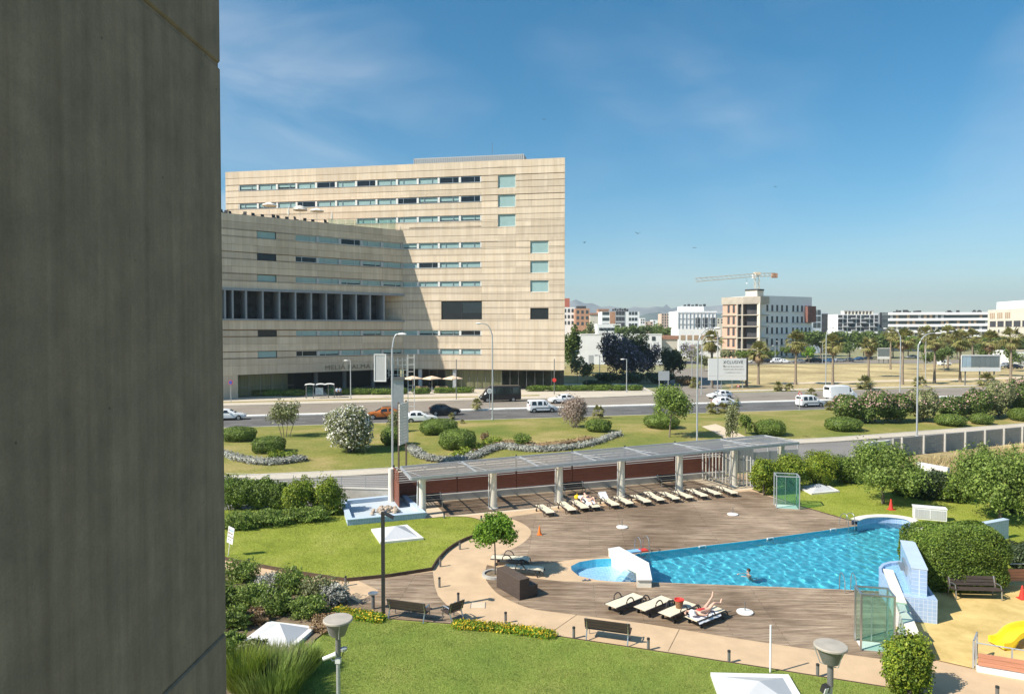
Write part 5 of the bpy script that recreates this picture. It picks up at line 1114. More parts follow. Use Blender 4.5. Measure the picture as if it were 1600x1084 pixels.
# white curved block left of the crane
B = Bld('apartment_block', 'bright white block with curved grid of tall panes left of the crane block', 1058, 1120, 486, 330, 18, 'b_white')
zt = B.h
for i, u in enumerate(lin(.6, B.w - .6, 11)): B.part('mullion', 'b_grey', u - .09, u + .09, -.35, -.05, B.zy(515), zt - .8)
for z in lin(B.zy(515), zt - .8, 4): B.part('rail', 'b_grey', .2, B.w - .2, -.3, -.1, z - .07, z + .07)
B.grid(lin(B.w * .52, B.w * .9, 3), [B.zy(511)], 2.2, 4.6); B.part('penthouse', 'b_white', 3, B.w * .7, 2, 12, zt, zt + 2.4); 
for i in range(6): B.part('roof_unit', 'b_dark', 4 + i * 1.9, 5.1 + i * 1.9, 3, 4, zt + 2.4, zt + 3.2 + .3 * (i % 2))
B2 = Bld('apartment_block', 'low white wing with tan shuttered windows below the curved block', 1060, 1126, 514, 300, 14, 'b_white')
B2.grid(lin(2, B2.w - 2, 6), [B2.zy(531)], 2.0, 2.1, 'b_shutter'); B2.grid(lin(3, B2.w - 6, 4), [B2.zy(545)], 1.6, 1.8, 'b_shutter')
# town seen between the hotel and the curved block
B = Bld('town_house', 'brick red tower block just past the hotel corner', 874, 890, 466, 520, 14, 'b_red')
B = Bld('town_house', 'white and brick flats beside the hotel corner', 878, 898, 480, 430, 12, 'b_white'); B.grid(lin(2.0, B.w - 1.4, 3), lin(B.zy(507), B.zy(488), 3), 1.3, 2.2)
B = Bld('town_house', 'brown brick flats with balconies right of the white ones', 899, 921, 482, 420, 12, 'b_brick'); B.grid(lin(1.5, B.w - 1.5, 3), lin(B.zy(508), B.zy(490), 3), 1.5, 2.); B.part('roof_unit', 'b_dark', 1, B.w - 2, 1, 6, B.h, B.h + 1.6)
B = Bld('town_house', 'ochre house with a red tiled roof behind the brick flats', 922, 941, 492, 470, 12, 'b_cream'); MB().prism([(-.4, -.4), (B.w + .4, -.4), (B.w + .4, 12.4), (-.4, 12.4)], B.h, B.h + 1.4).build('roof', 'b_roof', B.t)
B = Bld('town_house', 'small orange roofed house peeping above the ochre one', 935, 951, 485, 560, 12, 'b_orange'); B.part('roof', 'b_roof', -.3, B.w + .3, -.3, 12.3, B.h, B.h + 1.2)
B = Bld('apartment_block', 'white apartment building with brown middle bay and dark roof units', 940, 999, 487, 400, 16, 'b_white')
B.part('bay', 'b_brick', B.w * .22, B.w * .36, -.2, .0, 0, B.h); B.part('bay', 'b_grey', B.w * .36, B.w * .62, -.15, .0, 0, B.h + .5)
for z in lin(B.zy(510), B.zy(492), 3): B.grid([B.w * .05, B.w * .11, B.w * .17, B.w * .75, B.w * .83, B.w * .91], [z], 1.4, 1.8); B.grid([B.w * .41, B.w * .49, B.w * .57], [z], 1.5, 2.2, 'b_dark', dy=-.2)
for i in range(7): B.part('roof_unit', 'b_dark', B.w * .3 + i * 1.4, B.w * .3 + i * 1.4 + .9, 2, 4, B.h + .5 if i < 5 else B.h, B.h + 1.7 + .4 * (i % 2))
B = Bld('apartment_block', 'low white terrace with dark window bands below the apartment building', 933, 970, 506, 360, 12, 'b_white')
for z in (B.zy(513.5), B.zy(522)): B.grid(lin(2, B.w - 2, 5), [z - 1.], 1.9, 1.5)
B = Bld('warehouse', 'long low cream building behind the purple tree', 907, 1034, 523, 236, 14, 'b_white'); B.grid([B.w * .90], [B.zy(532)], 1.2, 1.4); B.part('door', 'b_grey', B.w * .10, B.w * .16, -.05, .0, 0, 3.2); B.part('parapet', 'b_white', -.1, B.w + .1, -.12, .3, B.h, B.h + .35); B.part('dark_bay', 'b_dark', B.w * .28, B.w * .36, -.04, .0, B.zy(536), B.zy(526))
B = Bld('warehouse', 'tan roofed shed between the cream building and white wing', 1033, 1059, 530, 240, 14, 'b_cream'); MB().prism([(-.3, -.3), (B.w + .3, -.3), (B.w + .3, 14.3), (-.3, 14.3)], B.h, B.h + 1.3).build('roof', 'b_roof', B.t)
B = Bld('tower_flats', 'pair of pinkish tower flats far off left of the curved block', 1033, 1046, 490, 640, 14, 'b_pink'); B.grid(lin(1.5, B.w - 1.5, 3), lin(B.zy(510), B.zy(493), 5), 1.2, 1.6, 'b_dark')
B = Bld('tower_flats', 'narrower pinkish tower flat right of its twin', 1047, 1057, 492, 650, 14, 'b_orange'); B.grid(lin(1.5, B.w - 1.5, 2), lin(B.zy(510), B.zy(495), 5), 1.2, 1.6, 'b_dark')
for i, (x0, x1, yt, m, lb) in enumerate(((1000, 1008, 497, 'b_white', 'tiny white far house right of the white apartment building'), (1008, 1020, 502, 'b_pink', 'tiny pink far house in the distant town'), (1020, 1032, 500, 'b_white', 'tiny white far house left of the pink towers'), (1120, 1130, 497, 'b_cream', 'far cream house between curved block and crane block'))):
    B = Bld('far_house', lb, x0, x1, yt, 700, 14, m); B.grid(lin(1.5, B.w - 1.5, 2), [B.zy(yt + 4), B.zy(yt + 8)], 1.4, 1.6, 'b_dark')
# right of the crane block
B = Bld('apartment_block', 'blue grey block with dark corner just right of the crane block', 1268, 1293, 487, 350, 16, 'b_bluegrey'); B.part('dark_corner', 'b_dark', B.w * .62, B.w + .05, -.1, 8, 0, B.h - 1); B.grid([B.w * .2, B.w * .45], lin(B.zy(512), B.zy(492), 3), 1.7, 2.6)
B = Bld('far_house', 'low white row far off between two grey white blocks', 1290, 1312, 501, 520, 14, 'b_white'); B.grid(lin(1.5, B.w - 1.5, 4), [B.zy(507)], 1.5, 1.6, 'b_dark')
B = Bld('apartment_block', 'grey and white block with boxy balconies and roof pergola', 1309, 1372, 491, 430, 18, 'b_white')
for i, u in enumerate(lin(B.w * .07, B.w * .95, 9)):
    for j, z in enumerate(lin(B.zy(514), B.zy(495), 4)):
        B.part('window', 'b_dark' if (i * 7 + j * 3) % 4 else 'b_glass', u - (1.1 if i % 3 else 1.7), u + 1.1, -.06, .0, z - 1.2, z + 1.1)
        if (i + 2 * j) % 3 == 0: B.part('balcony', 'b_grey', u - 1.8, u + 1.6, -1.2, -.07, z - 1.5, z - .5)
for u in lin(B.w * .2, B.w * .9, 9): B.part('pergola_post', 'b_cream', u - .3, u + .3, 2, 6, B.h, B.h + 2.0)
B.part('pergola_top', 'b_grey', B.w * .18, B.w * .93, 2, 6, B.h + 2.0, B.h + 2.5)
B = Bld('apartment_block', 'dark grey wing between the balcony block and the banded block', 1372, 1391, 489, 440, 18, 'b_grey'); B.grid(lin(1.8, B.w - 1.8, 3), lin(B.zy(512), B.zy(494), 4), 1.6, 2.4, 'b_dark')
def banded(label, x0, x1, yt, Y, Y1, nfl, seed, corner=True):
    B = Bld('apartment_block', label, x0, x1, yt, Y, 18, 'b_glass', Y1=Y1); q = random.Random(seed); fh = 3.2; top = B.h
    for r in range(nfl):
        z = top - r * fh * 1.02
        B.part('white_band', 'b_white', -.5, B.w + .5, -1.3, .2, z - 1.35, z)
        if z - 3.2 < 0: break
        for u in lin(1.2, B.w - 1.2, int(B.w / 2.6)):
            if q.random() < .62: B.part('wall_panel', q.choice(('b_shutter', 'b_grey', 'b_cream', 'b_shutter')), u - .65, u + .65, -.12, -.02, z - 3.2, z - 1.36)
    for i in range(9):
        u = q.uniform(1, B.w - 3); B.part('roof_unit', 'b_dark', u, u + q.uniform(.8, 2.4), 3 + i * .8, 3.7 + i * .8, top, top + q.uniform(.6, 1.7))
    return B
banded('long block with white horizontal bands left of its twin', 1389, 1476, 488, 380, 372, 5, 3)
banded('long block with white horizontal bands beside the pink building', 1476, 1545, 488, 400, 392, 5, 5)
B = Bld('office_building', 'pinkish cream building with white roof storey at the picture edge', 1543, 1640, 482, 322, 20, 'b_cream', Y1=275); B.part('roof_storey', 'b_white', 1.5, B.w + 2, 3, 16, B.h, B.zy(472.5))
for u in (2.6, 4.2, 5.8, 9.0, 10.6, 12.2, 15.5, 17, 18.5): B.grid([u], [B.zy(498)], .95, 2.6, 'b_shutter'); 
B.part('recess_band', 'b_dark', .8, B.w, -.03, .0, B.zy(511), B.zy(502)); 
for u in lin(.9, B.w - .5, 8): B.part('pier', 'b_cream', u, u + 1.2, -.12, -.04, B.zy(511), B.zy(502))
for u in lin(2, B.w - 2, 7): B.part('window', 'b_glass', u, u + 1.2, -.06, .0, B.zy(520), B.zy(515))
B = Bld('garage_hall', 'white low hall behind the edge palm', 1585, 1640, 548, 215, 10, 'b_white'); B.part('gate', 'b_grey', 1.2, 6, -.06, 0, 0, 3.4); B.part('roof_edge', 'b_cream', -.2, B.w + .2, -.2, .2, B.h, B.h + .3)

# ================================================================== trees beyond the avenue
def stick(mb, p, q, r0, r1, n=6): mb.tube([p, (Vector(p) + Vector(q)) / 2 + Vector((rng.uniform(-.1, .1), rng.uniform(-.1, .1), 0)) * (Vector(q) - Vector(p)).length * .3, q], [r0, (r0 + r1) / 2, r1], n)
def tree(name, label, px, py, wpx, top, crown_bot, m, n=2600, leaf=.5, lobes=9, seed=None, Y=None, group=None, bark='bark', flat=.85, blossoms=None, cat='tree', shell=.3, lump=.22, stems=1, lean=0., loc=None):
    seed = seed or sd(); q = random.Random(seed)
    g = Vector(loc) if loc else (G(px, py) if Y is None else Vector((PD(px, 515, Y).x, Y, 0))); k = g.y / F; base_y = py if Y is None else 515 + 12 * F / Y
    w = wpx * k; h = (base_y - top) * k; cb = (base_y - crown_bot) * k
    if loc: g.z = lawn_z(g.x, g.y) - .04
    t = thing(name, label, cat, g, 0, group); tr = MB(); r0 = max(.05, w * .022)
    ch = h - cb; cz = cb + ch * .5; L_ = []
    for i in range(lobes):
        a = 6.28 * i / lobes + q.uniform(-.4, .4); rr_ = q.uniform(.25, .74) if i else 0; zz = q.uniform(-.55, .62) if i else .1
        s = q.uniform(.24, .48); cx, cy, c_z = math.cos(a) * rr_ * w * .5, math.sin(a) * rr_ * w * .5, cz + zz * ch * .42
        sx, sz = s * w * .5 * 1.05, s * ch * .55 * flat + .1 * ch
        L_.append((cx + lean * c_z, cy, min(c_z, h - sz), sx, sx, sz))
    for s in range(stems):
        o = Vector(((s - (stems - 1) / 2) * r0 * 3, q.uniform(-1, 1) * r0 * 2 * (stems > 1), 0)); m0 = Vector((lean * cb + o.x * 2, o.y, cb + ch * .12)); stick(tr, o, m0, r0 / stems ** .5, r0 * .7 / stems ** .5)
        for l in L_[s::stems][:5]: stick(tr, m0, Vector((l[0] * .85, l[1] * .85, l[2])), r0 * .5, r0 * .15, 5)
    tr.build('trunk', bark, t)
    foliage('crown', L_, n, leaf, m, t, seed, shell=shell, zmin=.2, lump=lump)
    if blossoms: foliage('blossoms', L_, blossoms[1], leaf * .8, blossoms[0], t, seed + 1, shell=.06, zmin=cb * .8, lump=lump)
    return t
tree('plane_tree', 'leafy green tree rising beside the hotel corner', 893, 585, 40, 502, 570, 'leaf_tree', 2600, .75)
tree('street_tree', 'small sparse tree between hotel corner and cream building', 902, 600, 26, 548, 585, 'leaf_olive', 900, .5)
tree('street_tree', 'small dark tree on the hotel side path', 916, 608, 24, 562, 590, 'leaf_dark', 1000, .45)
tree('jacaranda', 'huge dark purple jacaranda in front of the cream building', 974, 594, 84, 517, 588, 'leaf_purple', 7600, .62, 14, blossoms=('flower_lilac', 500), stems=3)
tree('dark_tree', 'dark evergreen crown rising through the purple jacaranda', 988, 590, 46, 513, 578, 'leaf_dark', 3600, .6)
tree('jacaranda', 'lilac dotted jacaranda right of the huge dark one', 1012, 590, 46, 530, 584, 'leaf_purple', 2800, .55, blossoms=('flower_lilac', 350))
tree('dark_tree', 'dark green tree left of the XCLUSIVE billboard', 1052, 592, 54, 541, 588, 'leaf_dark', 3200, .6)
tree('jacaranda', 'pale lilac jacaranda in front of the low white wing', 1080, 568, 50, 536, 565, 'leaf_olive', 900, .55, blossoms=('flower_lilac', 900))
tree('fir_tree', 'tall greenish conifer-like tree in front of the white terrace', 924, 560, 18, 498, 548, 'leaf_olive', 1200, .9, Y=330)
for px, yt, w, lb in ((975, 505, 40, 'round green tree in front of the white apartment building'), (998, 508, 30, 'green tree right of the white apartment building'), (1024, 505, 40, 'green tree below the pink towers'), (1046, 509, 30, 'green tree left of the curved white block'), (912, 512, 24, 'green tree behind the sparse tree by the hotel')):
    tree('town_tree', lb, px, 552, w, yt, 530, 'leaf_tree', 1300, 1.1, 7, Y=345, group='trees in the town')
pines = [(1262, 516, 34), (1283, 514, 36), (1306, 518, 34), (1328, 516, 36), (1350, 518, 32), (1372, 517, 36), (1396, 520, 34), (1420, 524, 34), (1446, 524, 36), (1470, 526, 34), (1496, 524, 36), (1522, 528, 36), (1550, 524, 36), (1574, 526, 36), (1598, 526, 36)]
nth = ['first', 'second', 'third', 'fourth', 'fifth', 'sixth', 'seventh', 'eighth', 'ninth', 'tenth', 'eleventh', 'twelfth', 'thirteenth', 'fourteenth', 'last']
for (px, yt, w), k in zip(pines, nth):
    tree('stone_pine', k + ' stone pine from the crane block in the far dark green row', px, 560, w * 1.25, yt - 1, 549, 'leaf_tree' if rng.random() < .6 else 'leaf_bush', 2400, .95, 9, Y=285 + rng.uniform(-12, 12), group='stone pines beyond the field', flat=.7)
for px, py, w, yt, cb, m, lb in ((1264, 567, 22, 541, 558, 'leaf_bright', 'small yellow green round tree among the parked cars'), (1165, 570, 40, 545, 562, 'leaf_bush', 'bushy green tree behind the billboard top'), (1205, 566, 30, 546, 560, 'leaf_bush', 'green tree behind the boxy white parked van'), (1140, 566, 34, 546, 560, 'leaf_olive', 'olive tree behind the XCLUSIVE billboard'), (1475, 580, 40, 540, 568, 'leaf_tree', 'dark green tree left of the grey hoarding'), (1460, 578, 34, 545, 568, 'leaf_tree', 'dark green tree in front of the bend'), (1582, 580, 34, 540, 570, 'leaf_tree', 'dark green tree right of the grey hoarding'), (1543, 575, 40, 536, 566, 'leaf_tree', 'dark green tree above the grey hoarding'), (1230, 560, 22, 540, 553, 'leaf_bush', 'small green tree left of the tall palm'), (1325, 566, 26, 532, 556, 'leaf_tree', 'green tree behind the palm pair in the field'), (1100, 580, 26, 553, 572, 'leaf_olive', 'olive shrub tree just left of the billboard')):
    tree('street_tree', lb, px, py, w, yt, cb, m, 1100, .6, 7, group='street trees beyond the avenue')
# fan palms
def palm_mesh(seed, dead):
    rs = np.random.RandomState(seed); Q = []
    nf = 46 if not dead else 26
    for i in range(nf):
        az = rs.uniform(0, 6.28); el = rs.uniform(-.75, 1.35) if not dead else rs.uniform(-1.45, -.7); ln = rs.uniform(.9, 1.25) * (1 if not dead else .8)
        d = np.array([math.cos(az) * math.cos(el), math.sin(az) * math.cos(el), math.sin(el)]); side = np.array([-math.sin(az), math.cos(az), 0]); up = np.cross(d, side)
        base = np.array([0, 0, 0 if not dead else -.25]); hub = base + d * ln * .75; w0 = .035
        Q.append([base - side * w0, base + side * w0, hub + side * w0 * .6, hub - side * w0 * .6])
        for k in range(9):
            a = (k - 4) / 4 * 1.15; bd = d * math.cos(a) + side * math.sin(a); L_ = ln * (.95 - .18 * abs(a)); tip = hub + bd * L_ + np.array([0, 0, -.22 - .25 * abs(a) * rs.uniform(.6, 1.2)]) * L_
            pw = np.cross(bd, up); pw /= np.linalg.norm(pw); mid = hub + bd * L_ * .5; Q.append([hub, mid + pw * .085, tip, mid - pw * .085])
    return np.array(Q), rs.uniform(0, 1, len(Q))
PALM = []
for s in range(3):
    a, ra = palm_mesh(50 + s, False); b, rb_ = palm_mesh(70 + s, True); PALM.append((quads_mesh('fronds', a, ra, 'leaf_palm'), quads_mesh('dead_fronds', b, rb_, 'leaf_palm_dead')))
def palm(label, px, py, top, k=0, wpx=44, group='fan palms beyond the avenue', lean=0., Y=None):
    g = G(px, py) if Y is None else Vector((PD(px, 515, Y).x, Y, 0)); sc = g.y / F; hh = (py - top) * sc - wpx * sc * .38; t = thing('fan_palm', label, 'palm tree', g, rng.uniform(0, 6.28), group)
    n = 9; MB().tube([(lean * math.sin(i / n * 1.5), 0, hh * i / n) for i in range(n + 1)], [.36 - .10 * min(1, i / 2) - .05 * i / n for i in range(n + 1)], 9).build('trunk', 'palm_bark', t, True)
    f = link('crown', PALM[k % 3][0], t, (lean, 0, hh)); s = wpx * sc / 3.4; f.scale = (s, s, s); f.rotation_euler = (0, 0, rng.uniform(0, 6))
    d = link('dead_fronds', PALM[(k + 1) % 3][1], t, (lean, 0, hh)); d.scale = (s * .75, s * .75, s * .9); return t
for i, (px, py, tp, w, lb) in enumerate(((1112, 606, 518, 40, 'fan palm standing in front of the XCLUSIVE billboard'), (1185, 601, 534, 40, 'fan palm right beside the XCLUSIVE billboard'), (1243, 601, 519, 40, 'tall fan palm in front of the white slot-window block'), (1301, 602, 523, 38, 'fan palm left of the small one in the dry field'), (1357, 589, 528, 34, 'smaller fan palm standing back in the dry field'), (1410, 601, 514, 40, 'fan palm beside the arching lamp behind the oleanders'), (1460, 598, 517, 36, 'fan palm left of two neighbours by the hoarding'), (1500, 597, 516, 40, 'fan palm at the left end of the grey hoarding'), (1545, 588, 518, 38, 'fan palm rising in front of the grey hoarding'), (1579, 595, 513, 40, 'fan palm right of the grey hoarding'))):
    palm(lb, px, py, tp, i, w)
for i, (px, tp, w, lb) in enumerate(((1446, 514, 30, 'farther fan palm behind the bend, left one'), (1482, 514, 30, 'farther fan palm behind the bend, right one'), (1392, 517, 24, 'far small fan palm left of the arching lamp'), (1520, 519, 28, 'far fan palm above the grey hoarding'))):
    palm(lb, px, 582, tp, i + 1, w, Y=205)
# squat palms
def squat(label, px, py, wpx, hpx, k=0, z=0., group='squat palms'):
    g = G(px, py, z); sc = g.y / F; t = thing('squat_palm', label, 'palm', g, rng.uniform(0, 6), group); s = wpx * sc / 3.6; h = hpx * sc * .38
    MB().tube([(0, 0, 0), (.05, 0, h * .6), (0, 0, h)], [.22, .2, .16], 7).build('trunk', 'palm_bark', t)
    f = link('crown', PALM[k % 3][0], t, (0, 0, h)); f.scale = (s, s, s); return t
for i, (px, py, w, h, lb) in enumerate(((745, 641, 22, 26, 'squat palm planted on the median before the black minibus'), (706, 655, 14, 13, 'tiny squat palm right of the dark crossover'), (722, 664, 11, 12, 'tiniest squat palm on the island lawn edge'), (935, 655, 26, 30, 'squat palm behind the pinkish shrub and clipped ball'), (1112, 648, 24, 26, 'squat palm left one of the clump at the island edge'), (1131, 648, 24, 26, 'squat palm right one of the clump at the island edge'), (1216, 612, 20, 20, 'squat palm on the far verge under the tall palm, left'), (1233, 612, 18, 18, 'squat palm on the far verge under the tall palm, right'), (1267, 618, 20, 10, 'low squat palm left of the white cargo van'), (1352, 609, 34, 22, 'wide squat palm behind the pink oleanders'), (1437, 605, 26, 20, 'squat palm behind the oleander hedge near the lamp'), (1543, 604, 32, 24, 'squat palm above the right oleanders'), (1086, 606, 24, 20, 'squat palm under the billboard corner'), (1296, 642, 22, 18, 'squat palm left of the pink oleander hedge'))):
    squat(lb, px, py, w, h, i)

# ================================================================== hedges along the hotel
def hedge(label, pts, h, d, m='leaf_hedge', leaf=.16, dens=150, name='hedge', z=0., group=None, loose=.12, sup=4., core=.86):
    P = [Vector(p) for p in pts]; t = None; a, b = P[0], P[-1]; c = (a + b) / 2; ln = (b - a).length; rz = math.atan2(b.y - a.y, b.x - a.x); n = int(dens * (ln * h * 2 + ln * d + d * h * 2))
    lob = [(0, 0, h * .5, ln / 2, d / 2, h * .5)]; seg = max(1, int(ln / 3)); lob = [(-ln / 2 + ln * (i + .5) / seg, rng.uniform(-.05, .05), h * .5 * (1 + rng.uniform(-.04, .05)), ln / seg * .56, d / 2, h * .5 * (1 + rng.uniform(-.04, .05))) for i in range(seg)]
    o = foliage(name, lob, n, leaf, m, None, sd(), sup=sup, shell=.05, core=core, lump=loose, lf=3.); o.location = (c.x, c.y, z); o.rotation_euler = (0, 0, rz); tag(o, label, 'hedge', group); return o
for x0, x1, y, lb in ((396, 440, 620, 'low clipped hedge at the far end of the hotel pavement'), (442, 478, 620, 'low clipped hedge left of the bus shelter'), (513, 612, 618, 'long low hedge between bus shelter and billboard column'), (622, 636, 617, 'short low hedge right of the billboard column'), (646, 671, 617, 'short low hedge under the left cafe parasols'), (679, 738, 615.5, 'low hedge in front of the curtained hotel windows'), (826, 890, 612.5, 'low hedge right of the black minibus'), (890, 955, 612, 'low hedge running on from the hotel corner'), (956, 1003, 611.5, 'last low hedge before the side street')):
    a, b = G(x0, y), G(x1, y - .6); hedge(lb, (a, b), 1.15, 1.1, z=.13, leaf=.24, dens=60, group='clipped hedges along the hotel')
hedge('dark hedge curving beside the hotel side path', (G(915, 603), G(950, 607)), 1.3, 2.2, 'leaf_dark', .25, 60)

# ================================================================== planting on the island
IZ = .32
def bush(name, label, px, py, wpx, hpx, m, n, leaf, sup=2.6, shell=.05, core=.84, lump=.05, dr=.9, lobes=None, cat='shrub', group=None, z=IZ, flowers=None, rand=.8):
    g = G(px, py, z); k = g.y / F; w, h = wpx * k, hpx * k; yy_ = g.y + w * .5 * dr * .5; t = thing(name, label, cat, (g.x, yy_, z if z != IZ else lawn_z(g.x, yy_) - .04), 0, group); q = random.Random(sd())
    if not lobes: L_ = [(0, 0, h * .48, w / 2, w / 2 * dr, h * .52)]
    else:
        L_ = []
        for i in range(lobes):
            a = 6.28 * i / lobes + q.uniform(-.5, .5); r = q.uniform(.2, .6); s = q.uniform(.36, .52); L_.append((math.cos(a) * r * w * .5, math.sin(a) * r * w * .5 * dr, h * q.uniform(.36, .70), s * w * .56, s * w * .56 * dr, h * q.uniform(.27, .36)))
        L_.append((0, 0, h * .5, w * .36, w * .36 * dr, h * .46))
    foliage('foliage', L_, n, leaf, m, t, sd(), sup=sup, shell=shell, core=core, lump=lump, zmin=0.0, rand=rand)
    st = MB()
    for i in range(4): stick(st, Vector((rng.uniform(-.1, .1) * w, rng.uniform(-.1, .1) * w, 0)), Vector((rng.uniform(-.25, .25) * w, rng.uniform(-.25, .25) * w, h * .55)), .03 + .012 * w, .015, 5)
    st.build('stem', 'bark', t)
    if flowers: foliage('blossoms', L_, flowers[1], flowers[2], flowers[0], t, sd(), sup=sup, shell=.03, lump=lump, zmin=h * (flowers[3] if len(flowers) > 3 else .1), asp=.9)
    return t
CB = 'clipped shrubs on the island lawn'
for px, py, w, h, lb in ((368, 691, 54, 21, 'flat clipped shrub partly behind the concrete fin'), (416, 709, 50, 25, 'round clipped shrub above the silvery edging plants'), (684, 681, 60, 24, 'wide clipped shrub behind the round one, near the white hatchback'), (714, 702, 58, 31, 'largest round clipped shrub above the wavy silver border'), (614, 697, 42, 28, 'dark clipped shrub in the shade right of the white oleander'), (936, 676, 42, 20, 'clipped shrub in front of the pinkish shrub'), (1036, 671, 54, 21, 'clipped shrub behind the young broadleaf tree'), (1207, 679, 46, 24, 'clipped shrub right of the slender poplar'), (1323, 672, 54, 20, 'clipped shrub in front of the pink oleander hedge'), (1492, 664, 45, 18, 'clipped shrub right of the tall lamp before the block wall'), (1538, 661, 33, 17, 'smaller clipped shrub next to the one above the block wall'), (1600, 656, 34, 20, 'greyish clipped shrub cut by the picture edge')):
    bush('clipped_shrub', lb, px, py, w, h, 'leaf_bush', int(3800 * (w / 50)), .15, group=CB, sup=2.8 if w > 45 else 2.3)
bush('oleander', 'big round oleander covered in white flowers on the island lawn', 543, 709, 92, 76, 'leaf_olive', 10000, .24, 2.0, .2, .5, .16, flowers=('flower_white', 4600, .17), lobes=9)
tree('tamarisk', 'tall thin olive grey shrub tree left of the white oleander', 446, 683, 62, 618, 668, 'leaf_olive', 2200, .24, 9, stems=4, shell=.4, loc=G(446, 683, .35))
bush('loose_shrub', 'loose olive shrub behind the billboard column and lamp', 616, 676, 30, 36, 'leaf_olive', 1600, .22, 2., .3, 0, .2, lobes=5)
bush('tamarisk', 'pinkish brown feathery shrub beside a clipped ball', 899, 670, 56, 52, 'flower_mauve', 5200, .20, 2., .22, .35, .2, lobes=7)
tree('young_tree', 'young broadleaf tree with leaning trunk on the island lawn', 1046, 681, 64, 594, 657, 'leaf_tree2', 5200, .26, 11, lean=.1, loc=G(1046, 681, .4))
tree('poplar', 'slender young poplar next to the island path', 1145, 690, 24, 610, 682, 'leaf_olive', 2400, .2, 9, loc=G(1145, 690, .3))
tree('olive_shrub', 'green bushy shrub right behind the slender poplar', 1165, 677, 32, 642, 674, 'leaf_bush', 2000, .2, 6, loc=G(1165, 677, .35))
bush('low_shrub', 'bright green low shrub in the wavy flower border', 816, 695, 36, 20, 'leaf_tree2', 1500, .17, 2., .2, .5, .2, lobes=5); bush('low_shrub', 'small brownish shrub at the wavy border, left of the bright one', 757, 692, 16, 18, 'leaf_dryred', 500, .16, 2., .3, 0, .2, lobes=4)
# pink oleander hedge: separate bushes
OL = 'oleanders along the avenue'
for i, (px, py, w, h, fl, lb) in enumerate(((1330, 662, 62, 46, 900, 'leftmost oleander of the dark hedge, few flowers'), (1368, 662, 64, 52, 2400, 'pink flowering oleander in the middle of the left hedge'), (1408, 661, 54, 46, 1500, 'rosy oleander behind the tall lamp'), (1449, 660, 60, 54, 500, 'green brown oleander at the end of the left hedge'), (1496, 657, 52, 38, 700, 'low dark oleander at the start of the right hedge'), (1532, 655, 50, 50, 900, 'oleander with pale pink flowers in the right hedge'), (1567, 653, 54, 58, 500, 'tall brownish oleander of the right hedge'), (1600, 651, 50, 60, 2000, 'pink oleander cut off by the picture edge'))):
    bush('oleander', lb, px, py, w, h, 'leaf_tree' if i not in (3, 6) else 'leaf_olive', 4200, .27, 2.2, .12, .7, .12, group=OL, flowers=('flower_pink', int(fl * .7), .2, .5), lobes=6)
# silver edging borders and flower beds
def border(name, label, path, w, h, m, n, leaf, z=IZ, parent=None):
    pts = [Vector(p) for p in path]; c = sum(pts, Vector()) / len(pts); isl = z == IZ and not parent; lob = [(p.x - c.x, p.y - c.y, h * .4 + (lawn_z(p.x, p.y) - .03 if isl else 0), w * .62, w * .62, h * .6 * rng.uniform(.8, 1.15)) for p in pts]
    o = foliage(name, lob, n, leaf, m, None, sd(), shell=.2, core=.55 if not parent else 0, lump=.2, zmin=0)
    if parent: o.parent = parent
    else: o.location = (c.x, c.y, 0 if isl else z); tag(o, label, 'plants', None)
    return o
s1 = bezier([G(x, y, IZ) for x, y in ((330, 706), (352, 712), (378, 719), (410, 723), (440, 722), (472, 718))], 7)
border('silver_border', 'silvery edging plants below the round shrub near the fin', s1, 1.1, .6, 'leaf_grey', 4200, .18)
s2 = bezier([G(x, y, IZ) for x, y in ((643, 702), (655, 711), (680, 717), (712, 718), (735, 714), (760, 705), (785, 699), (815, 702), (850, 702), (890, 699), (930, 692), (966, 680))], 8)
border('silver_border', 'long wavy silvery border running behind the pergola roof', s2, 1.1, .6, 'leaf_grey', 11000, .18)
s3 = bezier([G(x, y, IZ) for x, y in ((728, 704), (755, 698), (790, 692), (840, 695), (880, 692), (920, 686))], 5)
border('flower_border', 'yellowish and reddish low plants above the wavy silvery border', s3, 1.5, .38, 'leaf_dryred', 1800, .18); border('flower_border', 'yellow green low plants beside the largest round shrub', [G(x, y, IZ) for x, y in ((716, 711), (728, 707), (745, 701), (762, 696), (775, 693))], 1.2, .7, 'leaf_yellow', 1400, .2)
border('flower_border', 'yellow green low plants right of the round shrub near the fin', [G(x, y, IZ) for x, y in ((428, 715), (440, 714), (455, 713))], 1.0, .65, 'leaf_yellow', 800, .18)

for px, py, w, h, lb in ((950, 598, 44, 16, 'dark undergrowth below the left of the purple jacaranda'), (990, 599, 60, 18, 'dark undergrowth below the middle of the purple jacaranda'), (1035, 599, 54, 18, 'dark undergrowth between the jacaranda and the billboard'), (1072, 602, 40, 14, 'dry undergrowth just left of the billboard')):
    bush('undergrowth', lb, px, py, w, h, 'leaf_dark' if px < 1060 else 'leaf_dryred', 1600, .5, 2., .25, .6, .25, z=.1, group='undergrowth beyond the avenue', lobes=5)
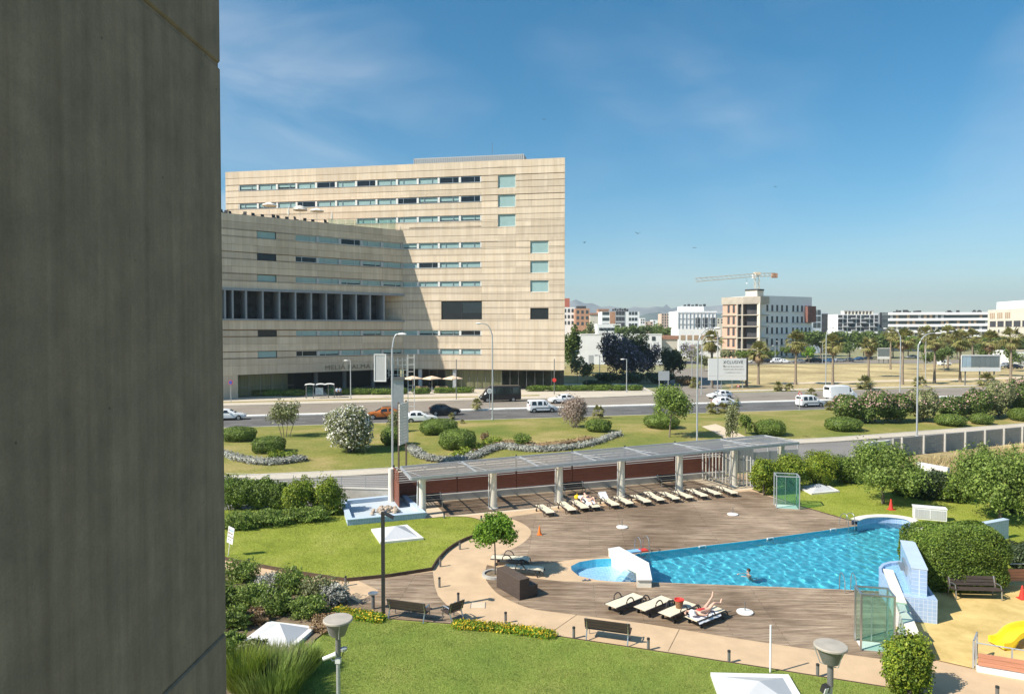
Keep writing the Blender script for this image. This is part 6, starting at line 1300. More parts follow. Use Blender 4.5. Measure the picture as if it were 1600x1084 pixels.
# ================================================================== pergola
UA = math.atan2(U.y, U.x)
def pergola():
    t = thing('pergola', 'long pergola with grey roof, stone columns and red-brown louvred back fence', 'pergola', C0, UA)
    sp = (G(1147, 760) - C0).length / 5
    zr = 2.62
    glassmat('roof_sheet', (.90, .89, .87), .74, .3, (.30, .28, .26))
    for i in range(7):
        x = sp * i - (.0 if i < 6 else .4)
        c = MB().lathe([(.34, 0), (.34, .08), (.25, .12), (.235, 1.2), (.225, 2.2), (.25, 2.25), (.25, 2.34)], (x, 0, 0), 14).build('column', 'cream', t, True)
        MB().bb(x - .09, x + .09, -.09, .09, 2.34, zr - .06).build('column_head', 'galv', t)
        if i == 0: MB().lathe([(.2, 0), (.19, 2.5)], (x - 1.5, 3.2, 0), 10).build('rear_column', 'cream', t)
        MB().tube([(x - .36, -.05, .05), (x - .30, .02, 2.3)], .035, 5).build('tie_rod', 'offwhite', t)
    x0, x1, y0, y1 = -.9, sp * 6 + .4, -1.05, 2.9
    # roof panes between rafters, each pane its own sheet
    n = 7
    for i in range(n):
        a, b = x0 + (x1 - x0) * i / n + .05, x0 + (x1 - x0) * (i + 1) / n - .05
        MB().sheet([(a, y0 + .1, zr + .01), (b, y0 + .1, zr + .01), (b, y1 - .06, zr + .01), (a, y1 - .06, zr + .01)]).build('roof_pane', 'roof_sheet', t)
    MB().bb(x0, x1, y0, y0 + .1, zr - .12, zr + .08).build('gutter', 'galv', t); MB().bb(x0, x1, y1 - .05, y1 + .05, zr - .1, zr + .06).build('back_beam', 'galv', t)
    for i in range(n + 1):
        x = x0 + (x1 - x0) * i / n; MB().bb(x - .05, x + .05, y0 + .1, y1 - .05, zr - .13, zr + .06).build('rafter', 'galv', t)
        if 0 < i or True:
            MB().tube([(x - .45, y1 - .5, zr + .10), (x + .42, y0 + .9, zr + .10), (x + .62, y0 + .12, zr + .10)], .014, 5).build('roof_tube', 'galv', t)
    for k in range(1, 5):
        y = y0 + (y1 - y0) * k / 5; MB().bb(x0, x1, y - .05, y + .05, zr - .10, zr - .03).build('purlin', 'grey_metal', t)
    for i in range(1, 22):
        x = x0 + (x1 - x0) * i / 21.5; MB().bb(x - .045, x + .045, y0 + .1, y1 - .06, zr - .028, zr - .005).build('glazing_bar', 'grey_metal', t)
    # louvred fence at the back
    fx0, fx1 = -1.25, sp * 5 + 1.5
    m = 6
    for i in range(m):
        a, b = fx0 + (fx1 - fx0) * i / m + .02, fx0 + (fx1 - fx0) * (i + 1) / m - .02
        for k in range(5): MB().bb(a, b, 3.42, 3.48, .47 + k * .185, .47 + k * .185 + .178).build('fence_board', 'wood_red', t)
        for k in range(7): MB().bb(a, b, 3.42, 3.46, 1.44 + k * .16, 1.44 + k * .16 + .075).build('louvre', 'wood_red', t)
    for i in range(m + 1):
        x = fx0 + (fx1 - fx0) * i / m; MB().bb(x - .05, x + .05, 3.49, 3.58, .3, 2.66).build('fence_post', 'dark_metal', t)
    MB().bb(fx0 - .1, fx1 + .1, 3.05, 3.75, 0, .42).build('plinth', 'concrete', t)
    # left return of the fence
    for k in range(13): MB().bb(fx0 - .07, fx0 - .02, 1.2, 3.4, .3 + k * .18, .3 + k * .18 + (.175 if k < 8 else .08)).build('fence_board', 'wood_red', t)
    # rail screen closing the right end
    xx = sp * 5 - .9
    for k in range(15):
        u = k / 14; MB().bb(xx + 2.0 * u - .035, xx + 2.0 * u + .035, 2.75 - 3.3 * u - .035, 2.75 - 3.3 * u + .035, .05, 1.95).build('slat', 'cream' if k % 2 else 'offwhite', t)
    for z in (.35, 1.7): MB().tube([(xx, 2.75, z), (xx + 2.0, -.55, z)], .03, 5).build('screen_rail', 'grey_metal', t)
    MB().prism([(xx + 2.1, -.75), (xx + 3.3, -.95), (xx + 3.3, -.75), (xx + 2.1, -.55)], 0, 1.75).build('end_panel', 'screen_grey', t)
    # the whole frame rises a little towards its right end
    for o in t.children:
        for v in o.data.vertices: v.co.z += .0205 * max(0, v.co.x) * min(1, max(0, (v.co.z - .45) / 2.0))
    return sp
SP = pergola()
# metal sheet fence and low wall running on to the right of the pergola, and the wall on its left
def wall_thing(name, label, a, b, h, th, m, cat='wall', cap=None, z=0., posts=0):
    a, b = Vector(a), Vector(b); ln = (b - a).length; t = thing(name, label, cat, (a.x, a.y, z), math.atan2(b.y - a.y, b.x - a.x)); MB().bb(0, ln, -th / 2, th / 2, 0, h).build('wall', m, t)
    if cap: MB().bb(-.03, ln + .03, -th / 2 - .04, th / 2 + .04, h, h + .07).build('coping', cap, t)
    for i in range(posts): x = ln * (i + .5) / posts; MB().bb(x - .08, x + .08, -th / 2 - .10, -th / 2, 0, h).build('post', 'galv', t)
    return t
wall_thing('boundary_wall', 'grey concrete boundary wall left of the pergola behind the fountain', Vector((-24, 48.6, 0)), pg(-1.45, 3.7), .95, .22, 'concrete', cap='kerb')
def wire_fence(label, a, b, z0, h, n, name='wire_fence'):
    a, b = Vector(a), Vector(b); ln = (b - a).length; t = thing(name, label, 'fence', (a.x, a.y, z0), math.atan2(b.y - a.y, b.x - a.x))
    for i in range(n + 1): x = ln * i / n; MB().tube([(x, 0, 0), (x, 0, h)], .022, 5).build('post', 'galv', t)
    for k in range(5): MB().tube([(0, 0, h * (k + 1) / 5), (ln, 0, h * (k + 1) / 5)], .008, 4).build('wire', 'galv', t)
wire_fence('thin wire fence on posts above the boundary wall behind the hedge', Vector((-24, 48.6, 0)), pg(-1.5, 3.7), 1.02, .8, 9)
rf = thing('sheet_fence', 'pale grey sheet metal fence right of the pergola', 'fence', pg(SP * 5 + 2.0, 4.2), UA + .02)
for i in range(5): MB().bb(i * 1.6, i * 1.6 + 1.5, -.03, .03, .1 if i != 2 else .5, 1.9 if i < 2 else 1.6).build('sheet', 'screen_grey', rf)
for i in range(6): MB().bb(i * 1.6 - .08, i * 1.6 - .02, -.05, .05, 0, 2.0).build('post', 'galv', rf)
# block wall along the slip road
def block_wall():
    a, b = Vector((36.0, 64.3, 0)), Vector((60, 74.6, 0)); ln = (b - a).length; t = thing('block_wall', 'grey concrete block wall with projecting posts along the slip road', 'wall', a, math.atan2(b.y - a.y, b.x - a.x))
    mat('wall_grey', (.33, .315, .29), .9, .15, .8, .2, 20)
    bw, bh = .9, .25; me = MB().bb(.006, bw - .006, -.1, .1, .006, bh - .006).mesh('block', 'wall_grey')
    n = int(ln / bw)
    for r in range(7):
        for i in range(n): link('block', me, t, (i * bw + (.45 if r % 2 else 0), rng.uniform(-.004, .004), r * bh))
    MB().bb(0, ln, -.085, .085, 0, 1.74).build('mortar', 'wall_grey', t)
    for i in range(9): x = 1.0 + i * 3.05; MB().prism([(x - .08, -.75), (x + .08, -.75), (x + .08, -.12), (x - .08, -.12)], 0, .05).build('footing', 'wall_grey', t); MB().bb(x - .07, x + .07, -.30, -.115, .05, 1.82).build('post', 'concrete', t)
block_wall()
wall_thing('white_wall', 'low white wall at the bend of the slip road', Vector((33.6, 64.6, 0)), Vector((36.6, 66.0, 0)), 1.3, .25, 'white_wall')
wall_thing('white_ramp_wall', 'curved white ramp wall among the trees', G(1433, 742), G(1482, 752), 1.1, .3, 'white_wall')

# fountain basin with a heap of stones
def fountain():
    q = [G(543, 825), G(665, 813), G(632, 783), G(533, 793)]; c = sum(q, Vector()) / 4; t = thing('fountain_basin', 'pale blue empty tiled basin beside the pergola', 'fountain', (c.x, c.y, 0)); P = [(p.x - c.x, p.y - c.y) for p in q]
    inn = [(x * .88, y * .88) for x, y in P]; mb = MB(); h = .48
    mat('basin_blue', (.46, .56, .68), .6, .06, 1.); mat('basin_floor', (.48, .54, .58), .7, .08, 1.)
    for i in range(4):
        j = (i + 1) % 4; MB().prism([P[i], P[j], inn[j], inn[i]], 0, h).build('rim_wall', 'blue_tile' if i == 0 else 'basin_blue', t)
    for i in range(4):
        j = (i + 1) % 4; MB().prism([(P[i][0] * 1.015, P[i][1] * 1.015), (P[j][0] * 1.015, P[j][1] * 1.015), (inn[j][0] * .985, inn[j][1] * .985), (inn[i][0] * .985, inn[i][1] * .985)], h + .002, h + .05).build('coping', 'basin_blue', t)
    MB().prism([(x * .879, y * .879) for x, y in P], .0, .26).build('basin_floor', 'basin_floor', t)
    sg = G(600, 800, .3); rs = random.Random(5)
    mat('stones', (.46, .37, .28), .9, .25, 3., .3, 12)
    for i in range(34):
        r = rs.uniform(.10, .19); a, d = rs.uniform(0, 6.28), rs.random() ** .6 * .95; z = .26 + max(0, (.55 - d * .5)) * rs.random() * .7 + r * .5
        m = MB().lathe([(0, -r * .8), (r * .8, -r * .5), (r, 0), (r * .7, r * .55), (0, r * .75)], (0, 0, 0), 7); m.v = [(x * rs.uniform(.75, 1.2), y * rs.uniform(.75, 1.2), zz * rs.uniform(.8, 1.1)) for x, y, zz in m.v]
        o = m.build('stone', 'stones', None); o.location = (sg.x + math.cos(a) * d * 1.1, sg.y + math.sin(a) * d * .75, z); o.rotation_euler = (rs.uniform(0, 1), rs.uniform(0, 1), rs.uniform(0, 6))
        tag(o, 'tan rounded stone of the heap lying in the empty basin', 'stone', 'stones heaped in the basin')
fountain()

# ================================================================== seats
def bench(label, loc, rz, w=1.75, name='bench', m='wood_brown', hz=.82):
    t = thing(name, label, 'bench', loc, rz)     # front faces local -y
    for i in range(3): MB().box((0, -.40 + i * .165, .44 - .012 * i), (w, .15, .035), 0, 0, (R(-3), 0)).build('seat_slat', m, t)
    for i in range(3): MB().box((0, .07 + i * .045, .54 + i * .135), (w, .03, .12), 0, 0, (R(-16), 0)).build('back_slat', m, t)
    for s in (-1, 1):
        x = s * (w / 2 - .08)
        MB().tube([(x, -.46, 0), (x, -.42, .40), (x, -.38, .62), (x, -.15, .63), (x, .05, .60)], .028, 6).build('armrest', 'steel', t, True); MB().tube([(x, .22, 0), (x, .10, .30), (x, .04, .45), (x, .17, .88)], .028, 6).build('leg', 'steel', t, True); MB().tube([(x, -.42, .39), (x, .06, .37)], .025, 6).build('seat_bearer', 'steel', t)
    return t
def heading(p, q): return math.atan2(q.y - p.y, q.x - p.x)
a, b = G(915.5, 999.7), G(985.4, 1009.5); bench('dark slatted bench seen from behind at the lawn edge', (a + b) / 2 + Vector((0, .15, 0)), heading(a, b) + math.pi)
a, b = G(606.6, 967), G(666, 975.6); bench('dark slatted bench on the small deck under the lamp', (a + b) / 2 + Vector((0, .15, 0)), heading(a, b) + math.pi)
a, b = G(703, 976), G(725, 968); bench('single slatted seat beside the bench on the small deck', (a + b) / 2 + Vector((-.1, .1, 0)), heading(a, b) + math.pi, .75, 'chair')
bench('brown slatted bench in front of the big hedge on the yellow floor', G(1520, 931, .04), R(-4), 2.1)
for px, py, lb in ((678, 800, 'leftmost dark bench under the pergola'), (905, 777, 'middle dark bench under the pergola'), (1057, 764, 'dark bench under the pergola by the rail screen')):
    g = G(px, py); bench(lb, pg((g - C0).dot(U), 1.9), UA, 1.8, m='black')
def lounger(label, head, foot, flat=True, group='sun loungers', back=0.0, name='sun_lounger', mesh_m='sling'):
    d = foot - head; L_ = d.length; t = thing(name, label, 'sun lounger', head, heading(head, foot), group)      # local x from head to foot
    ln = 1.95; z = .34; hinge = .75; br = R(back); w = .30; hd = (hinge - hinge * math.cos(br), z + hinge * math.sin(br))
    def sheet(p, q, nm):
        n = Vector((-(q[1] - p[1]), q[0] - p[0])).normalized() * .018; MB().add([(p[0], -w, p[1]), (q[0], -w, q[1]), (q[0], w, q[1]), (p[0], w, p[1])] + [(p[0] + n.x, -w, p[1] + n.y), (q[0] + n.x, -w, q[1] + n.y), (q[0] + n.x, w, q[1] + n.y), (p[0] + n.x, w, p[1] + n.y)], [(3, 2, 1, 0), (4, 5, 6, 7), (0, 1, 5, 4), (1, 2, 6, 5), (2, 3, 7, 6), (3, 0, 4, 7)]).build(nm, mesh_m, t)
    sheet(hd, (hinge - .005, z), 'backrest'); sheet((hinge + .005, z), (ln - .12, z + .01), 'seat'); sheet((ln - .12, z + .012), (ln, z - .05), 'foot_end')
    for s in (-1, 1):
        MB().tube([(hd[0], s * .325, hd[1]), (hinge, s * .325, z), (ln - .12, s * .325, z), (ln, s * .32, z - .08), (ln + .02, s * .32, z - .2)], .032, 6).build('side_rail', 'plastic_brown', t, True)
        MB().tube(bezier([(ln * .88, s * .325, .0), (ln * .80, s * .335, z - .02)], 3), .032, 6).build('front_leg', 'plastic_brown', t, True); MB().tube([(.32, s * .30, 0.07), (.38, s * .30, z - .02)], .035, 6).build('rear_leg', 'plastic_brown', t)
        MB().tube(bezier([(.62, s * .345, z - .02), (.66, s * .36, z + .18), (.82, s * .365, z + .26), (1.0, s * .36, z + .20), (1.14, s * .345, z - .02)], 4), .028, 6).build('armrest', 'plastic_brown', t, True)
        wq = MB().lathe([(0, -.03), (.08, -.03), (.08, .03), (0, .03)], (0, 0, 0), 10).build('wheel', 'rubber', t); wq.rotation_euler = (math.pi / 2, 0, 0); wq.location = (.30, s * .30, .08)
    return t
mat('sling', (.70, .62, .46), .75, .04, 3.); mat('plastic_brown', (.055, .045, .04), .5, .15, 4.); mat('towel', (.78, .78, .80), .95, .04, 6., .3, 40)
feet = [(860, 808), (894, 804), (914, 800.5), (932, 799), (962, 796), (984, 793.5), (1012, 791), (1033, 788), (1057, 786), (1078, 784), (1101, 781.5), (1122, 778.5), (1148, 777)]
labs = ['first lounger of the far row, alone at the left', 'second lounger of the far row', 'lounger left of the sunbather, with a yellow bag', 'lounger under the reclining sunbather with white towel', 'lounger right of the sunbather with a propped white towel', 'sixth cream lounger of the far row', 'seventh cream lounger of the far row', 'eighth cream lounger of the far row', 'ninth cream lounger of the far row', 'tenth cream lounger of the far row', 'eleventh cream lounger of the far row', 'second last cream lounger of the far row', 'last cream lounger of the far row near the glass shower']
ND = -V_
FL = []
for (px, py), lb in zip(feet, labs):
    f = G(px, py); h = f - (ND * 1.95 + U * rng.uniform(-.05, .05)); FL.append(lounger(lb, h, f, back=18 if 'sunbather' in lb and 'under' in lb else rng.choice((0, 3, 8, 0)), group='far row of sun loungers'))
near = [((953.8, 959), (996, 942), 'first cream lounger of the near row'), ((999, 963.7), (1042.7, 945.4), 'second cream lounger of the near row'), ((1037.8, 973), (1079, 954), 'third near lounger carrying a wicker basket'), ((1079, 980), (1122, 963), 'fourth near lounger under the woman in red')]
NL = []
for (hx, hy), (fx, fy), lb in near:
    h, f = G(hx, hy), G(fx, fy); d = (f - h).normalized(); f = h + d * 1.95; NL.append(lounger(lb, h, f, group='near row of sun loungers', back=0))
for (hx, hy), (fx, fy), lb in (((768, 880), (826, 883), 'cream lounger in the shade behind the path tree'), ((788, 895), (834, 898), 'cream lounger partly behind the dark steps')):
    h, f = G(hx, hy), G(fx, fy); lounger(lb, h, h + (f - h).normalized() * 1.95, group='loungers by the path tree')
# round parasol feet
for px, py, lb in ((972, 824, 'round white parasol base left on the far deck'), (1145, 804, 'round white parasol base near the glass shower on the far deck'), (1164, 957, 'round white parasol base on the near deck right of the bather')):
    t = thing('parasol_base', lb, 'parasol base', G(px, py, .008), 0, 'parasol bases'); MB().lathe([(.33, 0), (.35, .03), (.34, .07), (.06, .11)], (0, 0, 0), 20).build('base', 'offwhite', t, True); MB().tube([(0, 0, .1), (0, 0, .48)], .022, 6).build('tube', 'grey_metal', t)

# ================================================================== bollards, lamps, signs
bol = [(389, 886, 'first by the fin along the left lawn edging'), (462, 899, 'second along the left lawn edging'), (540, 915, 'at the corner of the middle lawn'), (694, 813, 'near the fountain corner'), (752, 817, 'at the lawn tip behind the path tree'), (761, 841, 'hidden below the path tree crown'), (718.5, 858, 'on the curved lawn edging, upper'), (688, 885, 'on the curved lawn edging, lower'), (686.6, 917, 'standing on the sandy path alone'), (716, 942, 'behind the single slatted seat'), (790, 973, 'behind the yellow flowering strip'), (896.5, 997, 'left of the bench at the lawn edge'), (1013, 1015, 'right of the bench at the lawn edge'), (1139, 1035, 'in front of the near loungers at the lawn edge'), (1277.4, 1057, 'beside the lamp with the floodlight'), (1558, 1093, 'cut by the lower picture edge')]
for px, py, lb in bol:
    t = thing('bollard', 'small dark path bollard ' + lb, 'bollard', G(px, py), 0, 'path bollards'); MB().lathe([(.055, 0), (.055, .40)], (0, 0, 0), 10).build('post', 'grey_metal', t); MB().lathe([(.06, .40), (.06, .46), (.03, .475)], (0, 0, 0), 10).build('cap', 'dark_metal', t)
def garden_lamp(label, px, py, z, cctv):
    g = G(px, py, z); t = thing('garden_lamp', label, 'lamp', (g.x, g.y, .05), R(20))
    MB().tube([(0, 0, 0), (0, 0, z - 1.1)], .055, 10).build('pole', 'galv', t, True); MB().tube([(0, 0, z - 1.1), (0, 0, z - .55)], .075, 10).build('sleeve', 'grey_metal', t, True)
    mat('lamp_lid', (.40, .36, .30), .6, .08, 4.) if 'lamp_lid' not in MATS else 0
    hd = MB().lathe([(.10, z - .55), (.20, z - .50), (.30, z - .24), (.36, z - .10)], (0, 0, 0), 24).build('lamp_bowl', 'grey_metal', t, True); MB().lathe([(.405, z - .10), (.405, z - .06), (.39, z - .045), (0, z - .03)], (0, 0, 0), 28).build('lamp_lid', 'lamp_lid', t, True)
    for k in range(3): a = k * 2.1 + .5; MB().tube([(.12 * math.cos(a), .12 * math.sin(a), z - .56), (.25 * math.cos(a), .25 * math.sin(a), z - .52), (.40 * math.cos(a), .40 * math.sin(a), z - .1)], .014, 5).build('bracket', 'galv', t)
    return t, g
t, g = garden_lamp('round topped garden lamp carrying a white camera', 528, 966, 4.0, True)
c = thing('security_camera', 'white bullet security camera clamped on the garden lamp', 'camera', (g.x, g.y, 2.95), R(0))
bd = MB().lathe([(.0, -.19), (.055, -.19), (.06, .14), (.07, .16), (.07, .2), (0, .2)], (0, 0, 0), 12).build('body', 'white', c, True); bd.rotation_euler = (0, R(68), 0); bd.location = (-.22, -.06, .02)
MB().tube([(-.06, -.02, -.1), (-.15, -.05, -.1), (-.2, -.06, -.02)], .018, 6).build('arm', 'galv', c); MB().bb(-.07, .07, -.07, .07, -.18, -.04).build('clamp', 'white', c)
dm = MB().lathe([(.0, -.06), (.09, -.03), (.1, .04), (0, .06)], (.15, .02, .18), 12).build('junction_box', 'galv', c); MB().tube([(.06, 0, -.05), (.12, .02, .0), (.14, .02, .14)], .015, 5).build('cable', 'dark_metal', c)
t, g = garden_lamp('round topped garden lamp with a floodlight at lower right', 1298, 1007, 4.0, False)
c = thing('floodlight', 'small black floodlight fixed to the garden lamp pole', 'floodlight', (g.x, g.y, 2.9), R(10)); MB().box((-.18, -.05, .02), (.16, .14, .2), .3, 0, (.3, 0)).build('body', 'dark_metal', c); MB().tube([(-.03, 0, -.15), (-.14, -.03, -.12), (-.18, -.05, -.06)], .018, 5).build('arm', 'white', c); MB().box((-.2, -.13, .0), (.13, .015, .16), .3, 0, (.3, 0)).build('lens', 'lamp_clear', c)
# slim black lamp
g = G(599, 965); h = 4.45; t = thing('path_lamp', 'slim black path lamp with wedge head behind the bench', 'lamp', g); MB().bb(-.07, .07, -.06, .06, 0, h).build('pole', 'dark_metal', t); MB().add([(.05, -.14, h), (.05, .14, h), (.48, .14, h - .22), (.48, -.14, h - .22), (.05, -.14, h - .08), (.05, .14, h - .08), (.44, .14, h - .28), (.44, -.14, h - .28)], [(0, 1, 2, 3)[::-1], (4, 5, 6, 7), (0, 1, 5, 4), (1, 2, 6, 5), (2, 3, 7, 6), (3, 0, 4, 7)]).build('lamp_head', 'dark_metal', t); MB().bb(-.12, .12, -.12, .12, 0, .03).build('foot', 'dark_metal', t)
# drinking fountain post
g = G(583, 951); t = thing('drinking_fountain', 'short grey post with shallow metal bowl by the flower strip', 'fountain', g); MB().tube([(0, 0, 0), (0, 0, .62)], .075, 10).build('post', 'grey_metal', t); MB().lathe([(.06, .60), (.20, .66), (.22, .70), (.15, .68), (0, .66)], (0, 0, 0), 16).build('bowl', 'steel', t, True)
# pool rules sign
g = G(356.5, 868, LZ); t = thing('pool_sign', 'white leaning rules sign on a thin post at the lawn', 'sign', g, R(4)); t.rotation_euler = (R(-2), R(9), R(-32))
MB().tube([(0, 0, 0), (0, 0, .8)], .022, 6).build('post', 'white', t); MB().bb(-.24, .24, -.012, .012, .68, 1.55).build('board', 'white', t)
mat('ink_blue', (.22, .45, .72), .6, .1, 4.); mat('ink_green', (.25, .50, .42), .6, .1, 4.)
for i in range(4): MB().box((-.16 + i * .105, -.02, 1.38), (.055, .006, .10), 0, 0, (0, .2)).build('symbol', ('letter', 'ink_blue', 'ink_green', 'ink_blue')[i], t)
for r in range(2):
    for i in range(4): scribble(t, -.19 + i * .11, 1.18 - r * .19, .06, .09, 'letter', -.02)
scribble(t, -.18, .86, .30, .04, 'letter', -.02)
# white pole at the lawn edge
g = G(1203.5, 1052); t = thing('white_pole', 'thin white pole at the lawn edge before the skylight', 'pole', g); MB().tube([(0, 0, 0), (0, 0, 1.72)], .035, 8).build('pole', 'white', t); MB().lathe([(.05, 0), (.05, .05)], (0, 0, 0), 8).build('socket', 'galv', t)
# cones
def cone(label, loc, m, h, stripe=False):
    t = thing('traffic_cone', label, 'traffic cone', loc); r = h * .22; MB().lathe([(r, .03), (r * .2, h), (0, h)], (0, 0, 0), 16).build('cone', m, t, True); MB().bb(-r * 1.25, r * 1.25, -r * 1.25, r * 1.25, 0, .03).build('base', m, t)
    if stripe: MB().lathe([(r * .66, h * .45), (r * .43, h * .70)], (0, 0, 0), 16).build('stripe', 'white', t)
cone('orange traffic cone on the far deck near the path', G(843, 835, .01), 'orange', .52); cone('red cone on the lawn behind the pool end', G(1392, 796, .03), 'red', .72); cone('red and white cone on the yellow floor at the edge', G(1597, 935, .04), 'red', .6, True)
# white box with louvred front on the lawn
g = G(1452, 811, .03); t = thing('cabinet_box', 'white low cabinet with glazed front on the lawn', 'cabinet', g, R(-22)); MB().bb(-.9, .9, -.3, .3, .02, .75).build('body', 'white', t); MB().bb(-.84, .84, -.32, -.30, .10, .66).build('front_panel', 'screen_grey', t); MB().bb(-.02, .02, -.335, -.32, .10, .66).build('mullion', 'white', t); MB().bb(-.93, .93, -.33, .33, .75, .80).build('lid', 'white', t)
# skylights: white pyramids on square kerbs
def skylight(label, pts, h, z=.05, kz=.16):
    q = [G(x, y, z) for x, y in pts]; c = sum(q, Vector()) / 4; t = thing('skylight', label, 'skylight', (c.x, c.y, z - .04), 0, 'white pyramid skylights'); P = [(p.x - c.x, p.y - c.y) for p in q]
    MB().prism(P, 0, kz).build('kerb', 'white_wall', t); I = [(x * .80, y * .80) for x, y in P]
    mat('skylight_sheet', (.50, .51, .52), .5, .04, 1.) if 'skylight_sheet' not in MATS else 0
    for i in range(4):
        j = (i + 1) % 4; MB().add([(I[i][0], I[i][1], kz + .003), (I[j][0], I[j][1], kz + .003), (0, 0, kz + h), (I[i][0] * .97, I[i][1] * .97, kz + .001), (I[j][0] * .97, I[j][1] * .97, kz + .001), (0, 0, kz + h - .04)], [(0, 1, 2), (5, 4, 3)]).build('pane', 'skylight_sheet', t)
    return t
skylight('white pyramid skylight on the middle lawn behind the slim lamp', [(594, 850), (662, 843), (636, 822), (580, 829)], .42, LZ)
skylight('white pyramid skylight on the lawn behind the far glass shower', [(1268, 773), (1312, 769), (1290, 758), (1246, 762)], .38, .03)
skylight('white pyramid skylight half sunk in the shrubs at left', [(455, 1018), (494, 983), (420, 974), (378, 1006)], .42, .1)
skylight('white pyramid skylight cut by the lower picture edge', [(1135, 1128), (1270, 1122), (1232, 1058), (1110, 1055)], .42, .05)

# ================================================================== pool furniture
wb = [G(x, y, .42) for x, y in ((951, 857), (968, 854), (1013, 878.5), (1018, 904), (995.5, 904), (994, 880))]; c = sum(wb, Vector()) / 6
t = thing('pool_divider', 'cream stone wall dividing the children pool from the main pool', 'wall', (c.x, c.y, 0)); P = [(p.x - c.x, p.y - c.y) for p in wb]; MB().prism(P, -1.3, .36).build('wall', 'cream', t); MB().prism([(x * 1.03, y * 1.03) for x, y in P], .36, .42).build('coping', 'white_wall', t)
def ladder(label, px, py, ang, d=.5):
    g = G(px, py); t = thing('pool_ladder', label, 'ladder', g, ang, 'pool ladders')
    for s in (-1, 1): MB().tube(bezier([(s * d / 2, -.55, 0), (s * d / 2, -.5, .55), (s * d / 2, -.25, .80), (s * d / 2, .05, .72), (s * d / 2, .12, .2), (s * d / 2, .12, -.9)], 4), .021, 6).build('rail', 'steel', t, True)
    for k in range(3): MB().bb(-d / 2, d / 2, .09, .16, -.2 - .25 * k, -.17 - .25 * k).build('step', 'steel', t)
ladder('steel pool ladder beside the cream dividing wall', 1006, 863, UA + math.pi); ladder('steel pool ladder at the far raised pool end', 1328, 823.5, UA + math.pi); ladder('steel pool ladder on the near deck beside the glass shower', 1322, 920.5, R(-6))
for px, py, lb in ((1097, 853, 'white skimmer frame nearest the dividing wall'), (1203, 840.5, 'white skimmer frame in the middle of the far pool edge'), (1301, 826.5, 'white skimmer frame nearest the raised pool end')):
    g = G(px, py, -.02); t = thing('skimmer', lb, 'skimmer', g, UA, 'skimmers'); 
    for bx in ((-.22, .22, .0, .05), (-.22, .22, -.24, -.19), (-.22, -.17, -.19, 0), (.17, .22, -.19, 0)): MB().bb(bx[0], bx[1], -.07, -.0, bx[2], bx[3]).build('frame', 'white', t)
# raised curved end wall
top = bezier([G(x, y, .32) for x, y in ((1331, 812), (1343, 808), (1362, 805.5), (1385, 805), (1408, 807), (1426, 811), (1437, 819), (1438, 828), (1431, 838))], 4); base = [Vector((p.x, p.y, 0)) for p in top]; c = sum(base, Vector()) / len(base); bl = [p - c for p in base]
t = thing('pool_end_wall', 'curved raised pool end with cream coping and blue tiles', 'wall', c); band(bl, -.32, .02, .30, None, -1.3).build('wall', 'blue_tile', t); band(bl, -.40, .12, .37, None, .302).build('coping', 'cream', t)
# spa basin, tall tiled wall, white topped wall
sp_ = [G(x, y, 1.02) for x, y in ((1374, 893), (1373, 886), (1378, 880), (1390, 876.5), (1407, 875), (1430, 876), (1440, 900), (1465, 937), (1411, 931), (1392, 914))]; c = sum(sp_, Vector()) / len(sp_)
t = thing('spa_basin', 'raised blue tiled spa basin beside the pool', 'basin', (c.x, c.y, 0)); P = [(p.x - c.x, p.y - c.y) for p in sp_]; MB().prism(P, -1.2, .90).build('body', 'blue_tile', t)
I = [(x * .86, y * .86) for x, y in P]; n = len(P)
rim = MB(); vs = [(x, y, 1.02) for x, y in P] + [(x, y, 1.02) for x, y in I] + [(x, y, .9) for x, y in P] + [(x, y, .9) for x, y in I]
rim.add(vs, [(n + i, n + (i + 1) % n, (i + 1) % n, i) for i in range(n)] + [(i, (i + 1) % n, 2 * n + (i + 1) % n, 2 * n + i) for i in range(n)] + [(3 * n + i, 3 * n + (i + 1) % n, n + (i + 1) % n, n + i) for i in range(n)]); rim.build('rim', 'blue_tile', t)
MB().sheet([(x, y, .94) for x, y in I]).build('basin_water', 'kids_water', t); MB().sheet([(x, y, .903) for x, y in I]).build('basin_floor', 'kids_tile', t)
def tall_wall():
    a, b = G(1436, 930, 1.02), PD(1416, 844, 0.0 + 31.9); b = G(1418, 843.5, 2.2); d = Vector((b.x - a.x, b.y - a.y, 0)); t = thing('tiled_wall', 'tall slanting light blue tiled wall with a steel spout', 'wall', (a.x, a.y, 0), heading(a, b)); ln = d.length
    MB().bb(0, ln, -.28, .28, .905, 2.12).build('wall', 'blue_tile', t); MB().bb(-.02, ln + .02, -.30, .30, 2.12, 2.17).build('coping', 'basin_blue', t); MB().bb(ln * .35, ln * .68, .285, .36, 1.35, 1.75).build('spout', 'steel', t); MB().bb(ln * .37, ln * .66, .36, .52, 1.50, 1.54).build('spout_lip', 'steel', t)
tall_wall()
a, b = G(1387.5, 889.5, 1.05), G(1429, 994, 1.05); t = thing('white_topped_wall', 'cream topped garden wall between pool deck and yellow floor', 'wall', (a.x, a.y, 0), heading(a, b)); ln = (b - a).length
MB().bb(0, ln, -.13, .13, 0, .98).build('wall', 'white_wall', t); MB().bb(-.02, ln * .55, -.2, .2, .98, 1.06).build('coping', 'cream', t); MB().bb(ln * .55 + .02, ln * .68, -.2, .2, .98, 1.05).build('glass_inset', 'clear_glass', t); MB().bb(ln * .68 + .02, ln + .02, -.2, .2, .98, 1.06).build('coping', 'cream', t)
